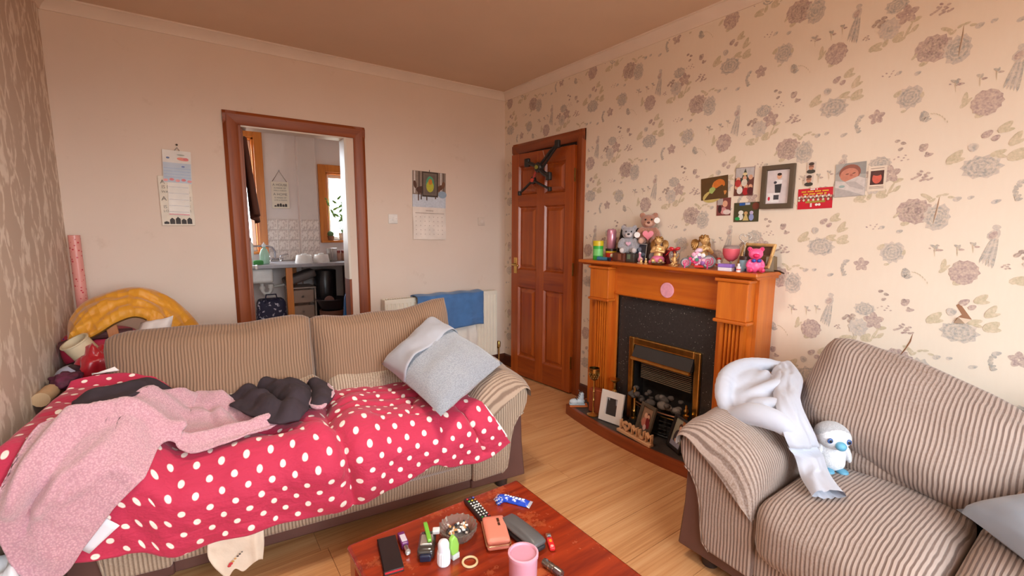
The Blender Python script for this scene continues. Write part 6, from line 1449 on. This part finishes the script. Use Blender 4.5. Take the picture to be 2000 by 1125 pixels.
rt_ = thing('red_toy', 'little red and white toy figure behind the right tricycle wheel', 'figurine', (-.125, -2.232, MZ), FC); blob('body', [((0, 0, .018), (.014, .012, .018), 10, 8), ((0, 0, .044), (.010, .010, .011), 10, 8)], PM((226, 220, 214), .5), rt_, .004); MB().ell((0, .004, .052), (.012, .011, .008), 10, 7).build('hat', PM((206, 40, 36), .5), rt_, smooth=180); MB().tube([(-.008, -.008, .02), (-.018, -.012, .024)], .005, 6).tube([(.008, -.008, .02), (.018, -.012, .024)], .005, 6).build('arms', PM((206, 60, 50), .5), rt_)
wg = thing('pink_goblet', 'pink wine glass candle on a clear stem, right of the tricycle', 'glass', (-.135, -2.302, MZ), 0)
MB().lathe([(.036, 0), (.036, .003), (.006, .008), (.005, .040), (.012, .046), (.030, .060), (.040, .085), (.041, .110), (.038, .128)], (0, 0, 0), 24, caps=False).build('glass', m_clearg, wg, smooth=180, solid=-.001)
MB().lathe([(0, .046), (.014, .0455), (.0315, .060), (.0413, .085), (.0422, .112), (0, .112)], (0, 0, 0), 24).build('pink_wax', PM((226, 96, 110), .35), wg, smooth=60)
hg = thing('glass_heart', 'clear glass heart on a tall stem behind the pink goblet', 'ornament', (-.055, -2.33, MZ), FC)
pts = []
for i in range(33): a = 2*pi*i/32; pts.append(((16*sin(a)**3)*.0017, 0, .165+(13*cos(a)-5*cos(2*a)-2*cos(3*a)-cos(4*a))*.0017))
MB().tube(pts, .004, 8, caps=False).build('heart_rim', m_clearg, hg, smooth=180); MB().lathe([(.028, 0), (.028, .004), (.004, .01), (.004, .14), (0, .14)], (0, 0, 0), 16).build('stem', m_clearg, hg, smooth=60)
gfr = thing('gold_photo_frame', 'landscape gold picture frame leaning on the wall at the right of the mantel', 'picture frame', mat=frame((-.060, -2.400, MZ+.076), (-.12, -1, 0), (.42, 0, 1)))
frame_of(gfr, .175, .130, .014, .012, gold); card('', '', '', None, .148, .104, (84, 58, 44), [('e', .0, .0, .03, .018, 0, (150, 116, 96)), ('e', -.02, .012, .012, .014, 0, (170, 136, 116)), ('e', .02, -.012, .04, .014, .3, (120, 84, 66)), ('e', -.03, -.03, .03, .012, 0, (140, 110, 90))], parent=gfr)
bcn = simple('blue_tin', 'pale blue and orange tin with a dark lid beside the pink bear', 'tin', (-.155, -2.388, MZ), [(.024, 0), (.025, .003), (.025, .058), (0, .058)], PM((150, 186, 206), .3), 'tin',
       extra=lambda t: (MB().lathe([(.0262, .058), (.0262, .076), (0, .076)], (0, 0, 0), 18).build('lid', PM((66, 40, 34), .35), t), MB().add([(.0254*cos(R(a)), .0254*sin(R(a)), z) for z in (.006, .052) for a in range(-120, -59, 10)], [(i, i+1, i+8, i+7) for i in range(6)]).build('orange_panel', PM((206, 110, 80), .4), t, smooth=180)))
simple('nail_varnish', 'tiny white and red bottle at the mantel edge before the blue tin', 'bottle', (-.225, -2.395, MZ), [(.010, 0), (.011, .003), (.011, .026), (.006, .030), (.006, .042), (0, .042)], PM((236, 226, 226), .3), 'bottle', 12, 0, None, extra=lambda t: MB().lathe([(.0112, .010), (.0112, .016)], (0, 0, 0), 12, caps=False).build('red_band', PM((200, 50, 56), .4), t))
pbx = thing('purple_box', 'small box with a purple lid and white sides at the mantel edge', 'box', (-.215, -2.325, MZ), R(4)); MB().box(-.022, .022, -.034, .034, 0, .018).build('box_base', PM((232, 222, 232), .4), pbx, bevel=.002); MB().box(-.0225, .0225, -.0345, .0345, .0185, .036).build('lid', PM((150, 110, 196), .4), pbx, bevel=.002)
nvb = thing('navy_box', 'flat navy box tucked behind the purple box on the mantel', 'box', (-.15, -2.345, MZ), R(4)); MB().box(-.03, .03, -.06, .05, 0, .016).build('box', PM((60, 50, 110), .5), nvb, bevel=.002)
pkb = thing('pink_bear', 'bright pink plastic bear with a red nose and blue bow, right end of the mantel', 'figurine', (-.175, -2.450, MZ), FC)
m_pb = PM((240, 96, 150), .35, var=.04); m_pr = PM((226, 30, 96), .35)
blob('body', [((0, 0, .034), (.032, .028, .036), 14, 9), ((-.028, -.028, .014), (.014, .026, .014), 10, 8), ((.026, -.03, .014), (.014, .026, .014), 10, 8), ((-.03, -.010, .046), (.011, .016, .024), 10, 8, 0, Matrix.Rotation(R(25), 3, 'Y')), ((.03, -.010, .046), (.011, .016, .024), 10, 8, 0, Matrix.Rotation(R(-25), 3, 'Y'))], m_pb, pkb, .004)
blob('head', [((0, -.004, .092), (.034, .029, .028), 14, 9), ((-.028, 0, .116), (.012, .008, .012), 10, 8), ((.028, 0, .116), (.012, .008, .012), 10, 8)], m_pb, pkb, .004)
for sx in (-1, 1): MB().ell((sx*.028, -.008, .116), (.007, .003, .007), 10, 7).build('ear_inner', m_pr, pkb, smooth=180); MB().ell((sx*.027, -.054, .015), (.009, .003, .009), 10, 7).build('paw_pad', m_pr, pkb, smooth=180)
MB().ell((-.002, -.033, .084), (.015, .012, .011), 12, 8).build('nose', m_pr, pkb, smooth=180)
for sx in (-1, 1): MB().ell((sx*.012, -.032, .060), (.011, .006, .009), 10, 7).build('bow', PM((50, 70, 160), .4), pkb, smooth=180)
hb_ = thing('hexagonal_box', 'olive brown six-sided box behind the pink bear', 'box', (-.055, -2.462, MZ)); MB().lathe([(.036, 0), (.038, .004), (.034, .075), (0, .085)], (0, 0, 0), 6).build('box', PM((120, 96, 66), .5), hb_, smooth=0)
st2 = thing('incense_stick', 'thin dark stick lying over the right end of the mantel shelf', 'stick', (-.05, -2.475, MZ+.006)); MB().tube([(-.0, .03, 0), (-.02, -.045, .0), (-.06, -.085, -.006)], .004, 6).build('stick', PM((70, 48, 36), .7), st2)
dsc = thing('pink_disc', 'flat round pink disc stuck on the frieze of the fireplace', 'disc', (-.1685, -1.945, .968)); MB().lathe([(.0, 0), (.046, 0), (.046, -.004), (.043, -.006), (0, -.006)], (0, 0, 0), 32, ax='x').build('disc', PM((232, 160, 178), .5, var=.1, vs=60), dsc, smooth=30)

# ================================================================ ON THE HEARTH (top z = .07)
HZ = .07
sh = thing('baby_boot', 'pale blue china baby boot on an orange base, left end of hearth', 'ornament', (-.275, -1.330, HZ), R(-35))
MB().box(-.065, .065, -.028, .028, 0, .012).build('base', PM((206, 110, 50), .5), sh, bevel=.003)
m_bt = PM((206, 220, 230), .3)
blob('boot', [((-.030, 0, .034), (.036, .022, .022), 12, 8), ((.012, 0, .036), (.034, .021, .024), 12, 8), ((.018, 0, .066), (.022, .019, .034), 12, 8), ((.020, 0, .090), (.020, .017, .014), 12, 8)], m_bt, sh, .004, 1)
MB().prism([(-.066, .012), (.046, .012), (.046, .022), (-.066, .022)], -.022, .022).build('sole', PM((180, 196, 206), .4), sh, bevel=.004)
for k in range(4): MB().tube([(-.012+.007*k, -.020, .054+.012*k), (-.022+.008*k, 0, .060+.012*k), (-.012+.007*k, .020, .054+.012*k)], .0025, 6).build('lace', PM((70, 60, 64), .6), sh)
MB().tube([(.010, -.012, .098), (.02, -.02, .118), (.028, -.01, .112), (.014, .0, .10), (.0, .012, .116), (.012, .016, .104)], .0022, 6).build('lace_bow', PM((90, 76, 78), .6), sh)
gb_ = simple('brass_goblet', 'tall brass goblet candlestick with a pierced cup on the hearth', 'candlestick', (-.300, -1.50, HZ), [(.040, 0), (.042, .004), (.030, .010), (.008, .018), (.0055, .03), (.0055, .10), (.009, .105), (.0055, .11), (.0055, .16), (.008, .165), (.0055, .17), (.0055, .235), (.010, .245)], brass, 'stem', 20)
MB().lathe([(.008, .243), (.026, .256), (.034, .28), (.036, .31), (.036, .325), (.033, .328), (.033, .31), (.031, .282), (.022, .260), (0, .250)], (0, 0, 0), 22, caps=False).build('cup', brass_d, gb_, smooth=60)
MB().lathe([(.037, .30), (.0375, .302), (.0375, .328), (.034, .33)], (0, 0, 0), 22, caps=False).build('cup_rim', brass, gb_)
for r_ in range(3):
    for k in range(12): a = 2*pi*k/12+r_*.26; rr = (.0285, .034, .0362)[r_]; MB().ell((rr*cos(a), rr*sin(a), (.265, .28, .294)[r_]), .0032, 6, 4).build('pierced_stud', PM((236, 206, 130), .2, 1), gb_, smooth=180)
simple('short_candlestick', 'shorter brass candlestick standing behind the white photo frame', 'candlestick', (-.205, -1.60, HZ), [(.038, 0), (.040, .005), (.014, .014), (.008, .03), (.008, .09), (.016, .10), (.008, .11), (.016, .135), (.020, .15), (.012, .165), (.018, .18), (.008, .19), (.008, .235), (.034, .255), (.036, .262), (.012, .262), (0, .262)], brass, 'stem', 22)
hb2 = thing('brown_case', 'narrow reddish-brown case standing behind the brass goblet on the hearth', 'case', (-.245, -1.462, HZ), R(12)); MB().box(-.025, .025, -.065, .035, 0, .165).build('case', PM((150, 70, 40), .45), hb2, bevel=.004); MB().box(-.0255, .0255, -.08, -.066, 0, .155).build('spine', PM((90, 34, 40), .5), hb2, bevel=.003)
wfr = thing('white_photo_frame', 'cream-white photo frame with a small seaside picture standing on the hearth', 'picture frame', mat=frame((-.275, -1.645, HZ+.098), (.16, -1, 0), (.20, .03, 1)))
frame_of(wfr, .168, .200, .045, .014, PM((230, 222, 214), .45, var=.04), mould=.003)
card('', '', '', None, .080, .115, (176, 176, 184), [('r', -.04, -.055, .04, .015, (96, 78, 74)), ('p', [(-.04, .05), (-.04, -.05), (-.022, -.02), (-.018, .03)], (70, 64, 62)), ('e', .004, -.018, .014, .010, 0, (170, 96, 100)), ('e', -.008, -.022, .008, .010, 0, (210, 180, 180)), ('e', .02, -.03, .008, .012, 0, (60, 48, 50))], parent=wfr)
MB().prism([(-.04, -.09), (.04, -.09), (.02, .06), (-.02, .06)], -.002, .002, plane='xy').build('strut', PM((60, 52, 48), .7), wfr)
im = thing('wooden_letters', 'wooden letters I heart MUM on a base strip at the front of the hearth', 'ornament', mat=frame((-.352, -1.895, HZ+.0), (-.085, -1, 0), (0, 0, 1)))
wl_ = wood((232, 186, 140), (186, 132, 90), 0, .6, 2)
MB().box(-.135, .135, 0, .018, -.018, .018).build('base_strip', wl_, im, bevel=.003)
for c_, x, s_ in (('I', -.112, .085), ('M', .003, .078), ('U', .060, .078), ('M', .116, .078)):
    o = text(c_, s_, wl_, im, (x, .018+s_*.37, 0), 'letter', .010, sx=.88); 
    md = o.modifiers.new('bevel', 'BEVEL'); md.width = .002; md.segments = 1
def heart2(r, cx, cy): return [(cx+r/16*16*sin(2*pi*i/28)**3, cy+r/16*(13*cos(2*pi*i/28)-5*cos(4*pi*i/28)-2*cos(6*pi*i/28)-cos(8*pi*i/28))) for i in range(28)]
ho, hi_ = heart2(.034, -.063, .054), heart2(.019, -.063, .055); mb = MB(); n_ = 28
mb.add([(x, y, z) for z in (-.010, .010) for x, y in ho]+[(x, y, z) for z in (-.010, .010) for x, y in hi_], [(i, (i+1) % n_, n_+(i+1) % n_, n_+i) for i in range(n_)]+[(2*n_+(i+1) % n_, 2*n_+i, 3*n_+i, 3*n_+(i+1) % n_) for i in range(n_)]+[(n_+i, n_+(i+1) % n_, 3*n_+(i+1) % n_, 3*n_+i) for i in range(n_)]+[((i+1) % n_, i, 2*n_+i, 2*n_+(i+1) % n_) for i in range(n_)])
mb.build('heart', wl_, im, smooth=40)
h1 = thing('hearth_photo_frame', 'dark-framed photo of a couple leaning on the fire behind the wooden letters', 'picture frame', mat=frame((-.255, -1.905, HZ+.100), (-.26, -1, 0), (.30, -.06, 1)))
frame_of(h1, .135, .185, .022, .012, PM((92, 78, 62), .5)); card('', '', '', None, .095, .145, (150, 116, 90), [('r', -.046, -.07, .046, -.03, (84, 74, 60)), ('e', -.012, .02, .014, .018, 0, skin), ('e', .016, .012, .016, .03, .2, (80, 36, 30)), ('e', .012, .016, .012, .015, 0, skin), ('e', -.016, -.022, .022, .028, 0, (196, 120, 100)), ('e', .018, -.02, .018, .034, .3, (126, 30, 34)), ('e', .0, -.05, .014, .018, 0, (216, 180, 170))], parent=h1)
h2 = thing('hearth_photo_frame', 'black-framed photo of a person holding a child, rightmost on the hearth', 'picture frame', mat=frame((-.262, -2.135, HZ+.100), (-.42, -1, 0), (.30, -.08, 1)))
frame_of(h2, .130, .190, .016, .012, PM((36, 30, 28), .4)); card('', '', '', None, .102, .162, (156, 150, 130), [('r', .01, .01, .05, .08, (176, 110, 60)), ('e', .004, .038, .016, .020, 0, (90, 50, 40)), ('e', .006, .030, .012, .014, 0, skin), ('e', -.004, -.03, .030, .048, 0, (60, 48, 52)), ('e', .02, .0, .014, .036, .2, (226, 206, 170)), ('r', -.05, -.08, .05, -.052, (150, 146, 160)), ('e', .0, -.042, .018, .012, 0, (216, 170, 140))], parent=h2)

# ================================================================ COFFEE TABLE AND WHAT LIES ON IT (top z = .36)
def table_mat():
    t = NT('worn_red_varnish'); v = t.obj()
    g = t.noise(t.mapping(v, (3, 30, 30)), 1, 5, .6)
    base = t.ramp(g, [(.32, L((112, 30, 14))), (.68, L((156, 52, 22)))])
    x = t.n('ShaderNodeSeparateXYZ'); t.l(v, x.inputs[0])
    w1 = t.ramp(t.noise(v, 9, 6, .75), [(.56, 0.), (.66, 1.)])
    sc_ = t.ramp(t.noise(t.mapping(v, (40, 40, 40)), 1, 5, .8), [(.60, 0.), (.70, 1.)])
    c = t.mix(t.math('MULTIPLY', w1, .55), base, L((196, 100, 48)))
    c = t.mix(t.math('MULTIPLY', t.math('MULTIPLY', sc_, w1), .8), c, L((226, 176, 140)))
    t.l(c, t.b.inputs['Base Color']); t.l(t.math('MULTIPLY_ADD', w1, .25, .22), t.b.inputs['Roughness'])
    t.b.inputs['Coat Weight'].default_value = .3; t.b.inputs['Coat Roughness'].default_value = .2; t.bump(g, .05, .001); return t.m
m_tab = table_mat()
tb = thing('coffee_table', 'worn reddish varnished wooden coffee table cluttered with small things', 'table', (-1.82, -2.78, 0))
MB().box(-.325, .325, -.53, .53, .33, .36).build('table_top', m_tab, tb, bevel=.010, seg=3)
for sx in (-1, 1):
    MB().box(sx*.285-.011, sx*.285+.011, -.46, .46, .25, .33).build('apron', m_tab, tb, bevel=.002)
    MB().box(-.27, .27, sx*.485-.011, sx*.485+.011, .25, .33).build('apron', m_tab, tb, bevel=.002)
    for sy in (-1, 1): MB().box(sx*.29-.03, sx*.29+.03, sy*.49-.03, sy*.49+.03, 0, .33).build('leg', m_tab, tb, bevel=.006)
TZ = .36
ph_ = thing('tablet_book', 'black slab with red page edges lying at the left of the coffee table', 'notebook', (-2.053, -2.375, TZ), R(-12))
MB().box(-.028, .028, -.075, .075, .0, .003).box(-.028, .028, -.075, .075, .010, .013).box(-.028, -.025, -.075, .075, .0, .013).build('cover', PM((38, 26, 28), .35), ph_, bevel=.001); MB().box(-.025, .026, -.073, .073, .003, .010).build('page_block', PM((206, 40, 50), .6), ph_)['label'] = 'red page edges'
pv = thing('perfume_vial', 'tiny purple perfume spray lying beside the black notebook', 'bottle', (-2.000, -2.345, TZ+.012), R(82))
MB().rbox(.060, .022, .022, .004, c=(0, 0, 0)).build('vial', PM((106, 40, 100), .25), pv, smooth=60); MB().box(-.022, .012, -.008, .008, .0105, .0118).build('label_patch', PM((206, 196, 206), .5), pv); MB().lathe([(.008, -.056), (.008, -.034), (.006, -.032)], (0, 0, 0), 12, ax='x').build('spray_nozzle', m_chrome, pv); MB().ell((-.058, 0, 0), .009, 10, 8).build('glass_stopper', m_clearg, pv, smooth=180)
lp = thing('glass_lighter_case', 'clear and black perfume bottle with a green stick across it, left of the ashtray', 'bottle', (-1.952, -2.415, TZ), R(-30))
MB().rbox(.052, .095, .036, .012, (0, 0, 0), 8, c=(0, 0, .018)).build('bottle', PM((60, 54, 50), .12, coat=.6), lp, smooth=60); MB().rbox(.036, .045, .006, .002, c=(0, -.004, .038)).build('silver_plate', PM((206, 196, 186), .2, .7), lp, smooth=60); MB().rbox(.034, .014, .020, .004, c=(0, -.052, .016)).build('cap', PM((40, 46, 70), .2, .3), lp, smooth=60)
MB().rbox(.013, .092, .008, .003, c=(.0, .022, .046), rot=Matrix.Rotation(R(14), 3, 'Z')).build('green_stick', PM((120, 190, 60), .35), lp, smooth=60); MB().rbox(.022, .022, .012, .003, c=(.026, .030, .042)).build('white_stopper', PM((226, 224, 226), .3), lp, smooth=60)
ac = thing('crystal_ashtray', 'round cut-glass ashtray full of cigarette ends near the middle of the coffee table', 'ashtray', (-1.845, -2.415, TZ))
mb = MB(); seg = 40; prof = [(.036, 0), (.044, .006), (.056, .026), (.060, .038), (.056, .041), (.048, .034), (.040, .014), (0, .012)]
mb.lathe(prof, (0, 0, 0), seg)
n_ = len(prof)
for i in range(seg):
    for k in (1, 2, 3): x, y, z = mb.v[i*n_+k]; s_ = 1.035 if i % 2 else .975; mb.v[i*n_+k] = (x*s_, y*s_, z+(.003 if i % 2 and k == 3 else 0))
mb.build('glass_dish', PM((206, 192, 180), .06, trans=.85, var=0), ac, smooth=0)
MB().lathe([(0, .013), (.039, .015), (.030, .022), (0, .024)], (0, 0, 0), 20).build('ash', PM((120, 114, 112), .95, var=.4, vs=120), ac, smooth=180)
random.seed(17)
for k in range(16):
    a = random.random()*6.28; r = .032*sqrt(random.random()); l = random.uniform(.012, .022); b = random.random()*6.28
    p = Vector((r*cos(a), r*sin(a), .026+.006*random.random())); d = Vector((cos(b), sin(b), .25*random.random()))*l
    c_ = MB().tube([p-d*.5, p+d*.1], .0036, 7, 0).tube([p+d*.1, p+d*.5], .0036, 7, 1); c_.build('cigarette_end', [PM((232, 226, 220), .8), PM((206, 150, 90), .8) if k % 3 else PM((60, 56, 60), .9)], ac)
rm = thing('remote_control', 'black television remote with rows of pale buttons, behind the coral purse', 'remote', (-1.729, -2.343, TZ), R(-4.5))
MB().rbox(.040, .150, .018, .006, (0, 0, .002), 8, c=(0, 0, .009)).build('remote_body', PM((40, 36, 36), .35), rm, smooth=60)
bc_ = [(214, 214, 210)]*4
for r_ in range(9):
    for c_ in range(3):
        col = (220, 220, 214)
        if r_ == 0: col = ((206, 40, 40), (60, 60, 60), (90, 110, 200))[c_]
        if r_ == 1: col = ((80, 190, 70), (214, 190, 50), (200, 120, 40))[c_]
        if r_ == 8: col = ((40, 170, 70), (210, 210, 206), (206, 40, 60))[c_]
        if 3 <= r_ <= 4 and c_ == 1: continue
        MB().rbox(.0062, .0055, .004, .0014, c=((c_-1)*.0115, .058-.0145*r_, .0200), n=3).build('button', PM(col, .4), rm, smooth=60)
MB().lathe([(.006, .018), (.0085, .018), (.0085, .0215), (.006, .0215), (.006, .018)], (0, .0075, 0), 16, caps=False).build('ring_button', PM((214, 214, 210), .4), rm)
cw = thing('snack_wrapper', 'torn blue snack bar wrapper at the far corner of the coffee table', 'wrapper', (-1.592, -2.362, TZ), R(-57))
def wrf(s, t):
    x = -.068+.136*s; y = (-.019+.038*t); e = 1-(2*t-1)**2; fl_ = min(1, min(s, 1-s)*7)
    return (x, y*(1+.12*(1-fl_)), .002+.013*e*fl_+.003*fl_*noise.noise(Vector((s*9, t*5, 2)))+.001*sin(t*30)*(1-fl_))
mb = gridm(wrf, 30, 12); o = mb.build('wrapper_film', [PM((30, 74, 190), .25, coat=.4), PM((214, 214, 222), .3, .5)], cw, smooth=180, solid=.0008)
for p in o.data.polygons:
    if abs(p.center.x) > .060: p.material_index = 1
mb = MB()
for i, (x, y, w_, h_) in enumerate(((-.034, .002, .008, .007), (-.023, .003, .006, .006), (-.014, .001, .008, .007), (-.003, .0, .007, .008), (.008, -.002, .010, .010), (.021, -.002, .009, .011), (.033, -.001, .010, .009))):
    mb.box(x, x+w_, y-h_/2, y+h_/2, .0150, .0172)
mb.build('blurred_lettering', PM((236, 240, 248), .4), cw, bevel=.0006)
MB().box(.005, .03, .008, .013, .0125, .0128).build('stripe', PM((40, 40, 60), .4), cw)
bw = thing('foil_ball', 'crumpled blue and white foil ball beside the blue snack wrapper', 'wrapper', (-1.640, -2.345, TZ))
mb = MB().ell((0, 0, .012), (.015, .014, .012), 12, 8); mb.v = [tuple(Vector(p)+Vector((p[0], p[1], p[2]-.012))*.5*noise.noise(Vector(p)*130)) for p in mb.v]; mb.mi = [1 if i % 3 == 0 else 0 for i in range(len(mb.mi))]; mb.build('foil', [PM((40, 84, 190), .3, coat=.3), PM((220, 226, 236), .3, .3)], bw, smooth=0)
pu = thing('coral_purse', 'coral pink zip purse with a small dark bar badge, middle of the coffee table', 'purse', (-1.750, -2.487, TZ), R(-24))
m_cor = PM((226, 134, 112), .45, var=.05, bump=.15, bs=300); MB().rbox(.072, .125, .018, .008, (0, 0, .002), 8, c=(0, 0, .010)).build('purse_lower', m_cor, pu, smooth=60); MB().rbox(.072, .125, .016, .008, (0, 0, .003), 8, c=(0, 0, .028)).build('purse_upper', m_cor, pu, smooth=60)
MB().tube([(-.037, .06, .019), (-.037, -.058, .019), (-.030, -.064, .019), (.030, -.064, .019), (.037, -.058, .019), (.037, .06, .019)], .0022, 6).build('zip', PM((206, 150, 110), .3, .6), pu); MB().rbox(.008, .020, .003, .001, c=(.012, .030, .0385)).rbox(.008, .014, .003, .001, c=(.012, .010, .0385)).build('badge', PM((90, 56, 40), .3, .5), pu); MB().tube([(.036, -.066, .018), (.050, -.076, .006)], .003, 6).build('zip_pull', brass, pu)
gl = thing('glasses_case', 'dark grey hard glasses case right of the coral purse', 'case', (-1.683, -2.540, TZ), R(3))
MB().rbox(.052, .168, .020, .010, (.006, 0, .004), 10, c=(0, 0, .012)).build('lower_shell', PM((46, 44, 46), .4), gl, smooth=180); MB().rbox(.052, .168, .020, .010, (.006, 0, .006), 10, c=(0, 0, .029)).build('lid', PM((92, 90, 90), .4), gl, smooth=180)
wcap = thing('roll_on_bottle', 'white roll-on bottle standing on its ribbed cap in front of the ashtray', 'bottle', (-1.935, -2.492, TZ))
mb = MB(); mb.lathe([(.018, 0), (.0195, .004), (.019, .038), (.017, .042), (0, .042)], (0, 0, 0), 32); nn = 5
for i in range(32):
    if i % 2:
        for k in (1, 2): x, y, z = mb.v[i*nn+k]; mb.v[i*nn+k] = (x*.95, y*.95, z)
mb.build('ribbed_cap', PM((236, 236, 242), .35), wcap, smooth=0); MB().lathe([(.0165, .042), (.0165, .062), (.013, .070), (.006, .074), (0, .075)], (0, 0, 0), 24).build('bottle', PM((226, 226, 234), .35), wcap, smooth=60)
gv = thing('green_vape', 'lime green leaf-shaped lighter lying against the white roll-on bottle', 'lighter', (-1.898, -2.492, TZ), R(8))
mb = MB(); mb.M = Matrix.Rotation(R(-8), 4, 'Y'); pts = [(-.012, .018), (.012, .018), (.017, .040), (.014, .062), (.006, .078), (-.008, .070), (-.014, .045)]; mb.prism(pts, -.008, .008); mb.build('green_shell', PM((150, 206, 90), .3), gv, bevel=.004, seg=3, smooth=60); MB().box(-.012, .012, -.008, .008, 0, .018).build('clear_end', PM((214, 220, 216), .2), gv, bevel=.002)
hr = thing('hair_ring', 'cream bangle-like ring lying on the coffee table before the lime lighter', 'ring', (-1.872, -2.535, TZ)); MB().tube([(.021*cos(2*pi*i/28), .021*sin(2*pi*i/28), .0035) for i in range(29)], .0035, 8, caps=False).build('ring', PM((226, 196, 150), .5), hr, smooth=180)
mg = thing('pink_mug', 'large pink lidded candle mug at the near edge of the coffee table', 'mug', (-1.806, -2.705, TZ))
m_mug = PM((222, 160, 178), .3, var=.03); MB().lathe([(.034, 0), (.037, .004), (.0385, .100), (.041, .104), (.041, .112), (.036, .113), (.034, .106), (0, .106)], (0, 0, 0), 32).build('mug_body', m_mug, mg, smooth=40); MB().lathe([(.034, .104), (.0335, .1075), (0, .1078)], (0, 0, 0), 32).build('lid', PM((214, 150, 170), .4), mg, smooth=40)
lgt = thing('red_lighter', 'red disposable lighter lying right of the glasses case', 'lighter', (-1.630, -2.612, TZ+.008), R(62))
MB().rbox(.052, .019, .013, .005, c=(-.006, 0, 0), n=6).build('fuel_body', PM((220, 40, 44), .25), lgt, smooth=60); MB().rbox(.018, .017, .013, .003, c=(.029, 0, .0), n=4).build('metal_hood', PM((200, 150, 120), .3, .8), lgt, smooth=60); MB().lathe([(.0045, -.005), (.0045, .005)], (.022, 0, .007), 10, ax='y').build('spark_wheel', m_gw, lgt); MB().lathe([(.005, 0), (.005, .0008), (0, .0008)], (-.024, 0, .0066), 12).build('pale_dot', PM((236, 170, 160), .4), lgt); MB().box(-.006, .006, -.004, .004, .0066, .0072).build('yellow_mark', PM((226, 150, 40), .4), lgt)
tv = thing('steel_torch', 'small steel torch with a grey cord at the near edge of the coffee table', 'torch', (-1.697, -2.700, TZ+.012), R(-82))
MB().lathe([(0, -.034), (.010, -.034), (.011, -.030), (.011, .030), (.009, .036), (0, .037)], (0, 0, 0), 16, ax='x').build('barrel', PM((150, 144, 138), .25, .9), tv); MB().lathe([(.0115, -.010), (.0115, -.006)], (0, 0, 0), 16, ax='x', caps=False).lathe([(.0115, .006), (.0115, .010)], (0, 0, 0), 16, ax='x', caps=False).build('ring_groove', m_chrome, tv); MB().lathe([(.004, .0), (.004, .0125), (0, .013)], (-.022, 0, 0), 10).build('button', m_gw, tv)
MB().tube([(.034, 0, -.004), (.046, -.012, -.008), (.030, -.040, -.008), (-.002, -.060, -.008), (-.022, -.072, -.008)], .0028, 6).build('cord', PM((196, 184, 190), .5), tv)
